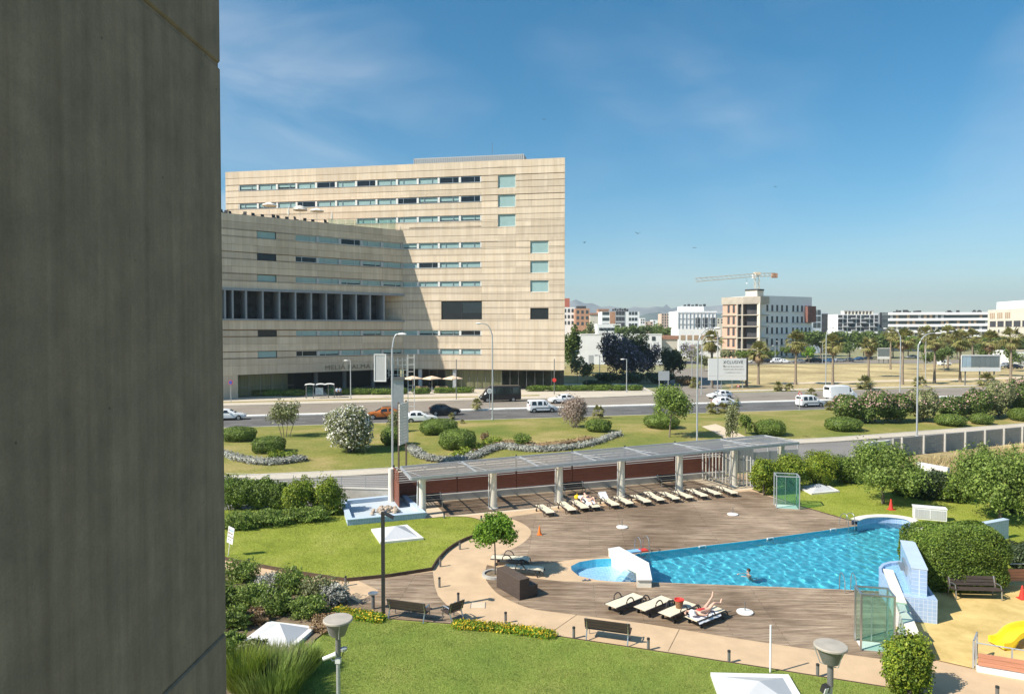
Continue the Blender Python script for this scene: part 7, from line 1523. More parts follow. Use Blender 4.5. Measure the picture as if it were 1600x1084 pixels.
a, b = G(1512, 822, 1.1), G(1572, 811, 1.1); t = thing('blue_garden_wall', 'free standing blue tiled wall behind the big hedge', 'wall', (a.x, a.y, 0), heading(a, b)); MB().bb(0, (b - a).length, -.15, .15, 0, 1.1).build('wall', 'blue_tile', t); MB().bb(-.02, (b - a).length + .02, -.17, .17, 1.1, 1.14).build('coping', 'basin_blue', t)
def shower(label, fl, fr, depth, h, name='glass_shower', fm='steel', tint='clear_glass'):
    a, b = G(*fl), G(*fr); w = (b - a).length; t = thing(name, label, 'shower', a, heading(a, b)); f = .06
    for x, y in ((0, 0), (w, 0), (0, depth), (w, depth)): MB().bb(x - f / 2, x + f / 2, y - f / 2, y + f / 2, 0, h).build('post', fm, t)
    for z in (h + .0,):
        MB().bb(-f / 2, w + f / 2, -f / 2, f / 2, z, z + .06).build('rail', fm, t); MB().bb(-f / 2, w + f / 2, depth - f / 2, depth + f / 2, z, z + .06).build('rail', fm, t); MB().bb(-f / 2, f / 2, f / 2, depth - f / 2, z, z + .06).build('rail', fm, t); MB().bb(w - f / 2, w + f / 2, f / 2, depth - f / 2, z, z + .06).build('rail', fm, t)
    for (x0, x1, y0, y1) in ((f / 2, w - f / 2, 0, 0), (f / 2, w - f / 2, depth, depth), (w, w, f / 2, depth - f / 2)): MB().add([(x0, y0, .06), (x1, y1, .06), (x1, y1, h - .01), (x0, y0, h - .01)], [(0, 1, 2, 3)]).build('pane', tint, t)
    MB().tube([(w * .5, depth - .08, .1), (w * .5, depth - .08, h - .15), (w * .5, depth - .3, h - .1)], .02, 6).build('riser', 'steel', t); MB().bb(.05, w - .05, .05, depth - .05, .01, .035).build('tray', 'offwhite', t); MB().lathe([(.1, h - .16), (.1, h - .13), (.02, h - .1)], (w * .5, depth - .32, 0), 10).build('shower_head', 'steel', t)
glassmat('green_glass', (.70, .90, .84), .88, .01, (.10, .30, .25))
shower('steel framed green glass shower on the near deck', (1345, 1016), (1397, 1021), .85, 2.1, tint='green_glass'); shower('smaller green glass shower at the far deck corner', (1213, 794), (1249, 796), 1.1, 2.15, fm='galv', tint='green_glass')
# dark stepped block by the path
a, b = G(776, 917), G(812, 938); t = thing('wooden_steps', 'dark brown boarded stepped block beside the path', 'steps', a, heading(a, b)); w = (b - a).length
for k in range(7): MB().bb(0, w, -.0, .52, .02 + k * .125, .02 + k * .125 + .121).build('board', 'wood_brown', t); 
for k in range(4): MB().bb(.25, w, .525, .98, .02 + k * .125, .02 + k * .125 + .121).build('board', 'wood_brown', t)
MB().bb(-.01, w + .01, -.01, .53, .896, .92).build('top_board', 'wood_dark', t); MB().bb(.24, w + .01, .535, .99, .521, .545).build('step_board', 'wood_dark', t)
# play corner: slide and low fence
mat('slide', (.85, .60, .03), .35, .04, 3.)
g = G(1556, 1010, .04)
def slide():
    t = thing('slide', 'bright yellow plastic slide end at the picture edge', 'slide', g, R(8)); path = bezier([(0, 0, .10), (.35, 0, .14), (.7, 0, .42), (1.2, 0, .56), (2.2, 0, .62), (2.8, 0, .9)], 4); vs, fs = [], []
    prof = [(-.36, .02), (-.36, .24), (-.28, .24), (-.22, .06), (.22, .06), (.28, .24), (.36, .24), (.36, .02)]; n = len(prof)
    for p in path: vs += [(p.x, y, max(.0, p.z + z - .05)) for y, z in prof]
    for i in range(len(path) - 1):
        for k in range(n): fs.append((i * n + k, i * n + (k + 1) % n, (i + 1) * n + (k + 1) % n, (i + 1) * n + k))
    fs += [tuple(range(n))[::-1], tuple(range((len(path) - 1) * n, len(path) * n))]; MB().add(vs, fs).build('chute', 'slide', t, True)
    for s in (-1, 1): MB().add([(.1, s * .30, 0), (.42, s * .30, 0), (.66, s * .30, .30), (.35, s * .30, .14), (.1, s * .34, 0), (.42, s * .34, 0), (.66, s * .34, .30), (.35, s * .34, .14)], [(0, 1, 2, 3), (7, 6, 5, 4), (0, 4, 5, 1), (1, 5, 6, 2), (2, 6, 7, 3), (3, 7, 4, 0)]).build('foot', 'slide', t)
    MB().bb(2.3, 2.4, -.3, .3, 0, .7).build('support', 'slide', t)
slide()
def play_fence(label, a, b, h, rail, m='terracotta', kerb=True, nb=3):
    a, b = Vector(a), Vector(b); ln = (b - a).length; t = thing('play_fence', label, 'fence', (a.x, a.y, 0), heading(a, b))
    if kerb: MB().bb(0, ln, -.16, .10, 0, .16).build('kerb', 'white_wall', t)
    for k in range(nb): MB().bb(.06, ln, -.03, .02, .19 + k * .145, .19 + k * .145 + .135).build('board', m, t)
    n = max(2, int(ln / 1.1))
    for i in range(n + 1): MB().bb(ln * i / n - .025, ln * i / n + .025, .03, .07, .16, rail).build('post', 'galv', t)
    MB().tube([(0, .05, rail), (ln, .05, rail)], .022, 6).build('rail', 'galv', t)
play_fence('terracotta boarded low fence with white kerb around the slide', G(1525, 1046), G(1640, 1066), .7, .95); play_fence('terracotta low fence behind the bench on the yellow floor', G(1458, 914), G(1650, 913), .6, .98, kerb=False, nb=4)
p0 = G(1525, 1046); p1 = G(1537, 1012); t = thing('play_gate', 'short grey gate frame at the corner of the slide enclosure', 'gate', p0 + Vector((-.03, .1, 0)), heading(p0, p1)); w = .9
for x in (0, w): MB().bb(x - .03, x + .03, -.03, .03, 0, 1.0).build('post', 'galv', t)
MB().bb(0, w, -.025, .025, .95, 1.0).build('rail', 'galv', t); MB().bb(.05, w - .05, -.02, .02, .25, .62).build('board', 'terracotta', t)
# towels, basket, bags and toys
l = NL[2]; q = l.matrix_basis; l_dir = Vector((math.cos(l.rotation_euler.z), math.sin(l.rotation_euler.z), 0)); p = l.location + l_dir * 1.02
mat('basketry', (.22, .12, .06), .85, .3, 25.)
t = thing('wicker_basket', 'brown wicker basket with red lining on the third near lounger', 'basket', (p.x, p.y, .36)); MB().lathe([(.13, 0), (.19, .33), (.20, .34), (.17, .33), (.15, .2)], (0, 0, 0), 16).build('basket', 'basketry', t); MB().lathe([(.205, .32), (.21, .37), (.17, .36), (.12, .25), (0, .22)], (0, 0, 0), 16).build('lining', 'red', t)
def drape(name, label, root, u0, u1, z, hw, m='towel', hang=.12, rise=0., cat='towel'):
    th = thing(name, label, cat, root.location, root.rotation_euler.z); nx, ny = 10, 10; vs = []; q = random.Random(3)
    for i in range(nx + 1):
        for j in range(ny + 1):
            x = u0 + (u1 - u0) * i / nx; y = -hw + 2 * hw * j / ny; e = max(0, abs(y) - .30); zz = z + rise * (1 - i / nx) - e * hang * 8 + .012 * math.sin(x * 17 + y * 9) + q.uniform(0, .006); vs.append((x, y * (1 if e == 0 else .97), max(.05, zz)))
    fs = [(i * (ny + 1) + j, (i + 1) * (ny + 1) + j, (i + 1) * (ny + 1) + j + 1, i * (ny + 1) + j + 1) for i in range(nx) for j in range(ny)]
    vs2 = vs + [(a, b_, c_ - .012) for a, b_, c_ in vs]; k = len(vs); fs = fs + [tuple(k + v for v in f[::-1]) for f in fs]; MB().add(vs2, fs).build('cloth', m, th, True); return th
drape('towel', 'white towel under the reclining sunbather on the far row', FL[3], -.05, 1.5, .40, .40, rise=.24)
t = thing('towel', 'white towel hung over the raised back of the lounger beside the sunbather', 'towel', FL[4].location + Vector((0, 0, .40)), FL[4].rotation_euler.z); MB().box((.22, 0, .14), (.62, .56, .03), 0, 0, (0, R(38))).build('cloth', 'towel', t); MB().box((-.05, 0, .18), (.04, .56, .36), 0, 0, (0, R(10))).build('fold', 'towel', t)
drape('towel', 'white and lilac towel under the woman in red', NL[3], .05, 1.45, .375, .42)
p = FL[2].location + Vector((.30, .25, .40)); t = thing('yellow_bag', 'small yellow bag on the lounger left of the sunbather', 'bag', p); MB().lathe([(.13, 0), (.17, .1), (.14, .22), (.05, .26)], (0, 0, 0), 10, 0, 1.2, .8).build('body', 'yellow_plastic', t, True); MB().tube(bezier([(-.08, 0, .22), (0, 0, .36), (.08, 0, .22)], 4), .012, 5).build('strap', 'yellow_plastic', t)
t = thing('pool_float', 'flat red and blue pool float by the dividing wall', 'float', G(990, 861.5, .02), UA); MB().bb(-.35, .35, -.2, .2, 0, .06).build('blue_half', 'ink_blue', t); MB().bb(.352, .8, -.2, .2, 0, .06).build('red_half', 'red', t)
p = G(913, 906.5, .01); 
for k, (dx, lb) in enumerate(((0, 'left dark sandal at the children pool edge'), (.2, 'right dark sandal at the children pool edge'))):
    t = thing('sandal', lb, 'sandal', p + Vector((dx, 0, 0)), .5); MB().lathe([(.0, 0), (.10, 0), (.10, .03), (0, .035)], (0, 0, 0), 10, 0, 1.3, .5).build('sole', 'grey_metal', t); MB().tube(bezier([(.04, -.05, .03), (.06, 0, .07), (.04, .05, .03)], 3), .012, 5).build('strap', 'sign_blue', t)
t = thing('manhole_cover', 'square service cover set in the sandy path', 'cover', G(747, 945, .002)); MB().bb(-.3, .3, -.3, .3, 0, .006).build('lid', 'sand_strip', t)
for s_, e_ in (((-.33, -.30), (-.33, .33)), ((.30, .33), (-.33, .33))): MB().bb(s_[0], s_[1], e_[0], e_[1], 0, .008).build('frame', 'grey_metal', t)

# ================================================================== planting of the pool garden
def trunk_tree(): pass
t = tree('path_tree', 'small lollipop tree with bright green crown beside the sandy path', 773, 899, 70, 800, 853, 'leaf_bright', 9000, .13, 15, shell=.3, lump=.25)
g = G(773, 899); th = thing('tree_ring', 'low round concrete ring around the path tree', 'planter', (g.x, g.y, 0)); MB().lathe([(.50, 0), (.62, 0), (.62, .14), (.50, .14), (.50, .03), (0, .03)], (0, 0, 0), 24).build('ring', 'concrete', th); MB().lathe([(.49, .03), (.49, .06), (0, .08)], (0, 0, 0), 24).build('soil', 'soil', th)
HG = 'garden hedge shrubs'
def gbush(name, label, px, py, w, h, m, n, leaf, **k): k.setdefault('z', .0); return bush(name, label, px, py, w, h, m, n, leaf, **k)
for i, (px, py, w, h, m, lb) in enumerate(((368, 800, 66, 52, 'leaf_hedge', 'dark green hedge shrub right beside the concrete fin'), (402, 800, 58, 50, 'leaf_hedge', 'dark hedge shrub second from the fin'), (432, 800, 46, 48, 'leaf_hedge', 'dark hedge shrub between the fin ones and the yellowish pair'), (460, 811, 54, 62, 'leaf_yellow', 'yellow green hedge shrub left of the fountain shrub'), (508, 810, 62, 64, 'leaf_yellow', 'yellow green hedge shrub next to the blue basin'))):
    gbush('hedge_shrub', lb, px, py, w, h, m, 11000, .125, sup=2.3, shell=.2, core=.62, lump=.22, dr=.8, group=HG, lobes=6)
for i, (px, py, w, h, lb) in enumerate(((370, 828, 60, 26, 'low fine-leaved green plants at the lawn by the sign'), (420, 822, 70, 24, 'low grassy green plants before the dark hedge'), (480, 816, 60, 22, 'low green plants before the yellowish shrubs'))):
    gbush('low_plants', lb, px, py, w, h, 'leaf_tree2', 3500, .13, shell=.3, core=.5, lump=.25, dr=.7, rand=1.2, z=LZ)
for i, (px, py, w, h, lb) in enumerate(((1200, 775, 60, 58, 'first yellow green hedge shrub right of the pergola end'), (1240, 768, 60, 58, 'second hedge shrub behind the far glass shower'), (1284, 761, 66, 56, 'third hedge shrub behind the lawn skylight'), (1330, 757, 60, 44, 'last low hedge shrub before the big lawn tree'))):
    gbush('hedge_shrub', lb, px, py, w, h, 'leaf_yellow' if i < 3 else 'leaf_hedge', 10000, .13, sup=2.3, shell=.2, core=.62, lump=.22, dr=.8, group=HG, lobes=6)
tree('lawn_tree', 'light green broadleaf tree standing on the lawn beyond the pool', 1380, 787, 122, 686, 764, 'leaf_tree2', 15000, .165, 18, shell=.45, lump=.25)
tree('lawn_tree', 'large leafy tree at the picture edge above the blue wall', 1562, 814, 132, 694, 800, 'leaf_tree2', 23000, .17, 24, shell=.45, lump=.25)
tree('garden_tree', 'thin dark brownish sapling above the edge tree', 1538, 760, 30, 690, 735, 'leaf_olive', 900, .2, 6)
for i, (px, py, w, h, m, lb) in enumerate(((1430, 778, 60, 46, 'leaf_hedge', 'dark shrub right of the lawn tree trunk'), (1466, 782, 60, 44, 'leaf_dark', 'darkest shrub behind the white cabinet'), (1500, 786, 56, 44, 'leaf_hedge', 'green shrub left of the edge tree'), (1590, 800, 70, 50, 'leaf_dark', 'dark shrub at the picture edge under the tree'))):
    gbush('garden_shrub', lb, px, py, w, h, m, 6000, .17, shell=.2, core=.7, lump=.2, dr=.8, group='shrubs beyond the pool lawn')
gbush('big_hedge', 'big dense rounded hedge behind the brown bench', 1502, 922, 146, 100, 'leaf_hedge', 46000, .10, sup=5, shell=.06, core=.88, lump=.07, dr=.55, cat='hedge')
gbush('garden_shrub', 'bright green bush at the end of the cream topped wall', 1428, 1092, 96, 100, 'leaf_yellow', 17000, .10, sup=2.6, shell=.18, core=.6, lump=.2, dr=.7, lobes=7)
gbush('garden_shrub', 'dark low shrub at the right edge behind the bench', 1610, 892, 60, 40, 'leaf_dark', 5000, .12, shell=.2, core=.7, lump=.15)
# dry grass slope before the block wall
struct('dry_slope', MB().sheet([tuple(p) for p in (G(1395, 715, .3), Vector((60, 73.6, .3)), Vector((62, 60, 0.02)), G(1700, 800, .02), G(1470, 770, .02), G(1425, 735, .02))]), 'dry')
def blades(name, poly, dens, h, w, m, z, seed, label, lean=.35, kind='stuff', tri=True, ymax=None):
    rs = np.random.RandomState(seed); P = np.array([(p[0], p[1]) for p in poly]); lo, hi = P.min(0), P.max(0); n = int(dens * (hi - lo).prod()); X = rs.uniform(lo, hi, (n, 2)); ins = np.zeros(n, bool); j = len(P) - 1
    for i in range(len(P)):
        c = ((P[i, 1] > X[:, 1]) != (P[j, 1] > X[:, 1])) & (X[:, 0] < (P[j, 0] - P[i, 0]) * (X[:, 1] - P[i, 1]) / (P[j, 1] - P[i, 1] + 1e-12) + P[i, 0]); ins ^= c; j = i
    X = X[ins]; n = len(X); a = rs.uniform(0, 6.28, n); hh = h * rs.uniform(.5, 1.25, n); d = np.stack([np.cos(a), np.sin(a), np.zeros(n)], 1); s = np.stack([-np.sin(a), np.cos(a), np.zeros(n)], 1); B = np.concatenate([X, np.full((n, 1), z)], 1)
    T = B + d * (hh * lean * rs.uniform(0, 2, n))[:, None]; T[:, 2] += hh; M_ = (B + T) / 2 + d * 0.0; M_[:, 2] += hh * .12
    V = np.stack([B - s * w / 2, B + s * w / 2, M_ + s * w * .4, T], 1); o = link(name, quads_mesh(name, V, rs.uniform(0, 1, n), m)); tag(o, label, None, None, kind); return o
blades('dry_grass', [G(1430, 728), Vector((58, 72.4, 0)), Vector((60, 62, 0)), G(1650, 790), G(1480, 765)], 26, .75, .05, 'leaf_straw', .05, 3, 'tall straw coloured grass before the block wall')
clip = [p for p in gp([(430, 1130), (520, 964), (600, 970), (700, 978), (860, 996), (1000, 1017), (1200, 1048), (1400, 1080), (1440, 1130)])]
blades('lawn_grass', clip, 900, .055, .014, 'leaf_grass', .045, 4, 'short blades of the near lawn')
blades('lawn_grass', MIDL, 420, .05, .018, 'leaf_grass2', LZ - .005, 5, 'short blades of the middle lawn')
blades('lawn_grass', RIGHTL, 200, .05, .022, 'leaf_grass2', .025, 6, 'short blades of the pool lawn')
# mixed shrub bed at the lower left: many small fine-leaved plants
SB = 'mixed plants in the left bed'
bed = [(372, 912, 56, 34, 'leaf_tree2', 'green feathery plant at the path by the fin'), (420, 928, 44, 28, 'leaf_grey', 'grey green plant on the path side of the bed'), (452, 930, 56, 38, 'leaf_tree2', 'tall green lavender clump in the middle of the bed'), (498, 940, 56, 34, 'leaf_olive', 'olive lavender clump left of the path end'), (520, 946, 40, 30, 'leaf_grey', 'pale grey plant at the path end'), (385, 950, 60, 34, 'leaf_tree2', 'green mound below the feathery plant'), (430, 962, 60, 32, 'leaf_bush', 'green mound above the white skylight'), (480, 966, 54, 30, 'leaf_tree2', 'green mound with white flowers right of the skylight tip'), (365, 985, 46, 30, 'leaf_bush', 'green plant at the fin above the skylight'), (398, 975, 28, 22, 'leaf_dryred', 'brown red tuft touching the skylight corner'), (360, 1020, 40, 30, 'leaf_tree2', 'green plant at the fin left of the skylight'), (392, 1030, 46, 24, 'leaf_olive', 'olive plant below the skylight corner'), (345, 950, 40, 34, 'leaf_bush', 'green plant half behind the fin above the bed')]
for px, py, w, h, m, lb in bed: gbush('bed_plant', lb, px, py, w, h, m, 2600, .12, shell=.3, core=.45, lump=.3, dr=.8, group=SB, z=.09, rand=1.3)
gbush('bed_plant', 'reddish brown ground cover between bed and near lawn', 505, 985, 46, 14, 'leaf_dryred', 2200, .09, shell=.2, core=.6, lump=.2, dr=1.3, z=.06)
def tuft(label, px, py, wpx, hpx, n, m, z=.06, name='grass_clump'):
    g = G(px, py, z); k = g.y / F; w, h = wpx * k, hpx * k; rs = np.random.RandomState(sd()); a = rs.uniform(0, 6.28, n); r = np.sqrt(rs.uniform(0, 1, n)) * w * .42; B = np.stack([np.cos(a) * r, np.sin(a) * r * .8, np.zeros(n)], 1); d = np.stack([np.cos(a), np.sin(a), np.zeros(n)], 1) + rs.normal(0, .4, (n, 3)); d[:, 2] = 0
    hh = h * rs.uniform(.3, 1.1, n); T = B + d * (hh * .38)[:, None]; T[:, 2] += hh; s = np.stack([-np.sin(a), np.cos(a), np.zeros(n)], 1) * .012; M_ = (B + T) / 2; M_[:, 2] += hh * .08
    o = link(name, quads_mesh(name, np.stack([B - s, M_ - s, T, M_ + s], 1), rs.uniform(0, 1, n), m)); o.location = (g.x, g.y + w * .3, z); tag(o, label, 'plants', 'tall grassy clumps in the left bed'); return o
tuft('tall olive green grassy clump left of the near lawn', 412, 1072, 84, 46, 3600, 'leaf_olive'); tuft('tall green grassy clump below the white skylight', 462, 1058, 66, 38, 2600, 'leaf_tree2'); tuft('yellow green leafy clump at the bottom by the fin', 372, 1085, 56, 60, 2600, 'leaf_yellow'); tuft('low green clump at the lower picture edge', 412, 1104, 110, 60, 2800, 'leaf_tree2')
# yellow flowering strips beside the near lawn
y1 = bezier([G(x, y, .05) for x, y in ((528, 958), (548, 962), (570, 966), (592, 969))], 4); fs1 = border('flower_strip', 'yellow flowering ground cover beside the slim lamp', y1, .55, .32, 'leaf_bright', 3200, .085, z=.03); border('blossoms', None, y1, .58, .36, 'flower_yellow', 1300, .085, parent=fs1)
y2 = bezier([G(x, y, .05) for x, y in ((716, 979), (745, 981), (780, 984), (820, 989), (858, 994))], 5); fs2 = border('flower_strip', 'yellow flowering ground cover along the lawn right of the slatted seat', y2, .50, .30, 'leaf_bright', 5200, .085, z=.03); border('blossoms', None, y2, .53, .34, 'flower_yellow', 2000, .085, parent=fs2)
# ================================================================== people
mat('hair_dark', (.035, .022, .016), .6, .2, 12.); mat('swim_red', (.62, .06, .05), .7, .08, 6.); mat('swim_dark', (.06, .05, .07), .7, .1, 6.); mat('shirt_blue', (.42, .55, .75), .8, .05, 5.); mat('trousers', (.05, .055, .07), .85, .1, 5.); mat('shirt_black', (.03, .03, .035), .85, .1, 5.); mat('cap_white', (.78, .77, .76), .9, .04, 5.)
def skinned(name, joints, edges, parent, m, root=0, sub=2):
    """joints: list of (x,y,z,r) or (x,y,z,rx,ry)"""
    me = bpy.data.meshes.new(name); me.from_pydata([j[:3] for j in joints], edges, []); me.materials.append(MATS[m]); o = link(name, me, parent)
    md = o.modifiers.new('skin', 'SKIN'); md.use_smooth_shade = True
    for i, j in enumerate(joints):
        s = me.skin_vertices[0].data[i]; s.radius = (j[3], j[4] if len(j) > 4 else j[3]); s.use_root = (i == root)
    sb = o.modifiers.new('sub', 'SUBSURF'); sb.levels = sub; sb.render_levels = sub
    return o
def bake(o):
    dg = bpy.context.evaluated_depsgraph_get(); dg.update(); me = bpy.data.meshes.new_from_object(o.evaluated_get(dg)); o.modifiers.clear(); old = o.data; o.data = me; return o
def body(J, parent, m='skin'):
    """J: dict of joints -> one continuous figure with hands and feet"""
    names = ['pelvis', 'waist', 'chest', 'neck', 'head', 'crown_', 'sh_l', 'el_l', 'wr_l', 'ha_l', 'sh_r', 'el_r', 'wr_r', 'ha_r', 'hip_l', 'kn_l', 'an_l', 'to_l', 'hip_r', 'kn_r', 'an_r', 'to_r']
    rad = dict(pelvis=.125, waist=.11, chest=.125, neck=.05, head=.088, crown_=.07, hip=.09, kn=.055, an=.036, to=.03, sh=.055, el=.038, wr=.026, ha=.03)
    idx = {}; jl = []
    for nme in names:
        if nme in J: idx[nme] = len(jl); b = nme.split('_')[0] if nme not in ('crown_',) else 'crown_'; jl.append((*J[nme], rad[b]))
    E_ = [('pelvis', 'waist'), ('waist', 'chest'), ('chest', 'neck'), ('neck', 'head'), ('head', 'crown_')]
    for s in 'lr': E_ += [('chest', 'sh_' + s), ('sh_' + s, 'el_' + s), ('el_' + s, 'wr_' + s), ('wr_' + s, 'ha_' + s), ('pelvis', 'hip_' + s), ('hip_' + s, 'kn_' + s), ('kn_' + s, 'an_' + s), ('an_' + s, 'to_' + s)]
    ed = [(idx[a], idx[b]) for a, b in E_ if a in idx and b in idx]
    # four fingers and a thumb on each hand
    for s in 'lr':
        if 'ha_' + s not in J: continue
        w, h = Vector(J['wr_' + s]), Vector(J['ha_' + s]); d = (h - w).normalized(); side = d.cross(Vector((0, 0, 1)))
        side = side.normalized() if side.length > .1 else Vector((1, 0, 0)); nn = side.cross(d)
        for k, (o_, ln) in enumerate(((-.027, .055), (-.009, .066), (.009, .062), (.027, .048))):
            a = len(jl); p = h + side * o_ + d * .02; q = p + d * ln * .6 - nn * .008; r = q + d * ln * .4 - nn * .022; jl += [(*p, .0095), (*q, .0085), (*r, .007)]; ed += [(idx['ha_' + s], a), (a, a + 1), (a + 1, a + 2)]
        a = len(jl); p = w + d * .03 + side * .035; q = p + d * .035 + side * .022; jl += [(*p, .010), (*q, .008)]; ed += [(idx['ha_' + s], a), (a, a + 1)]
    return skinned('body', jl, ed, parent, m, 0, 1)
def garment(name, joints, edges, parent, m): return skinned(name, joints, edges, parent, m, 0, 1)
def hair(parent, head, back, m='hair_dark', r=.105):
    h = Vector(head) + Vector(back) * .025; return MB().lathe([(0, -r * .75), (r * .75, -r * .5), (r, 0), (r * .9, r * .55), (r * .5, r * .95), (0, r * 1.05)], h, 12).build('hair', m, parent, True)
def face(parent, head, fwd, m='hair_dark'):
    h, f = Vector(head), Vector(fwd).normalized(); up = Vector((0, 0, 1)) if abs(f.z) < .8 else Vector((1, 0, 0)); s = f.cross(up).normalized(); u = s.cross(f)
    for k in (-1, 1): MB().lathe([(0, -.012), (.013, 0), (0, .012)], h + f * .088 + s * .032 * k + u * .01, 6).build('eye', 'black', parent)
    MB().lathe([(0, -.018), (.014, -.006), (0, .024)], h + f * .098 - u * .015, 6).build('nose', 'skin', parent); MB().box(h + f * .090 - u * .05, (.035, .01, .01), math.atan2(s.y, s.x)).build('mouth', 'swim_red', parent)
# woman in red lying on the near lounger, knees up, arms back (local x runs head -> foot)
L4 = NL[3]
w = thing('person', 'sunbather in red swimwear and white hat lying on the near lounger', 'person', L4.location + Vector((0, 0, .0)), L4.rotation_euler.z)
zb_ = .49
body(dict(pelvis=(.88, 0, zb_), waist=(.70, 0, zb_ + .01), chest=(.48, 0, zb_ + .03), neck=(.28, 0, zb_ + .05), head=(.15, 0, zb_ + .09), crown_=(.06, 0, zb_ + .10),
     sh_l=(.38, .17, zb_ + .02), el_l=(.18, .36, zb_ + .02), wr_l=(-.02, .26, zb_ + .05), ha_l=(-.09, .20, zb_ + .06), sh_r=(.38, -.17, zb_ + .02), el_r=(.56, -.33, zb_ - .02), wr_r=(.78, -.30, zb_ + .02), ha_r=(.86, -.27, zb_ + .03),
     hip_l=(.98, .09, zb_), kn_l=(1.34, .17, zb_ + .14), an_l=(1.66, .22, zb_ + .32), to_l=(1.72, .23, zb_ + .52), hip_r=(.98, -.09, zb_), kn_r=(1.32, -.12, zb_ + .24), an_r=(1.72, -.15, zb_ + .14), to_r=(1.80, -.15, zb_ + .32)), w)
garment('swimsuit', [(.92, 0, zb_ + .005, .14), (.72, 0, zb_ + .015, .122), (.50, 0, zb_ + .04, .138), (.40, 0, zb_ + .05, .11)], [(0, 1), (1, 2), (2, 3)], w, 'swim_red')
MB().lathe([(.15, -.03), (.13, 0), (.11, .06), (.08, .10), (0, .12)], (.10, 0, zb_ + .10), 14).build('hat', 'cap_white', w, True); face(w, (.15, 0, zb_ + .09), (0.2, 0, 1))
# sunbather reclining on the far row, knees bent
L3 = FL[3]
w = thing('person', 'sunbather in dark swimwear reclining on a white towel in the far row', 'person', L3.location, L3.rotation_euler.z); zb_ = .52
body(dict(pelvis=(.82, 0, zb_), waist=(.64, 0, zb_ + .06), chest=(.44, 0, zb_ + .15), neck=(.26, 0, zb_ + .24), head=(.16, 0, zb_ + .33), crown_=(.10, 0, zb_ + .38),
     sh_l=(.36, .18, zb_ + .17), el_l=(.42, .40, zb_ + .06), wr_l=(.56, .30, zb_ + .12), ha_l=(.62, .24, zb_ + .14), sh_r=(.36, -.18, zb_ + .17), el_r=(.44, -.42, zb_ + .02), wr_r=(.62, -.46, zb_ - .08), ha_r=(.70, -.46, zb_ - .10),
     hip_l=(.92, .10, zb_), kn_l=(1.22, .16, zb_ + .28), an_l=(1.42, .16, zb_ - .04), to_l=(1.55, .17, zb_ - .07), hip_r=(.92, -.10, zb_), kn_r=(1.26, -.14, zb_ + .08), an_r=(1.62, -.16, zb_ - .06), to_r=(1.70, -.16, zb_ + .06)), w)
garment('swimsuit', [(.86, 0, zb_ + .0, .14), (.66, 0, zb_ + .06, .122), (.48, 0, zb_ + .14, .138)], [(0, 1), (1, 2)], w, 'swim_dark'); hair(w, (.16, 0, zb_ + .35), (-1, 0, .3)); face(w, (.16, 0, zb_ + .33), (.75, 0, .6))
# swimmer
g = G(1170, 898, -.10); w = thing('person', 'dark haired swimmer with head and shoulders above the pool water', 'person', (g.x, g.y, -.06), R(200)); w.scale = (.88, .88, .88)
body(dict(pelvis=(-.10, 0, -.70), waist=(-.04, 0, -.48), chest=(.0, 0, -.16), neck=(.02, 0, .06), head=(.05, 0, .20), crown_=(.05, 0, .28), sh_l=(.0, .18, -.04), el_l=(.25, .26, -.05), wr_l=(.46, .16, -.01), ha_l=(.54, .13, .0), sh_r=(.0, -.18, -.04), el_r=(.24, -.30, -.06), wr_r=(.46, -.26, -.01), ha_r=(.54, -.24, .0), hip_l=(-.12, .1, -.78), kn_l=(-.3, .14, -1.0), an_l=(-.62, .14, -1.05), to_l=(-.75, .14, -1.08), hip_r=(-.12, -.1, -.78), kn_r=(-.3, -.14, -.95), an_r=(-.62, -.14, -1.0), to_r=(-.75, -.14, -1.03)), w)
[setattr(c_.cycles, 'is_caustics_receiver', True) for c_ in w.children]; hair(w, (.03, 0, .22), (-1, 0, .2), r=.112); face(w, (.05, 0, .20), (1, 0, 0)); garment('swimsuit', [(-.09, 0, -.68, .135), (-.05, 0, -.48, .122)], [(0, 1)], w, 'swim_dark')
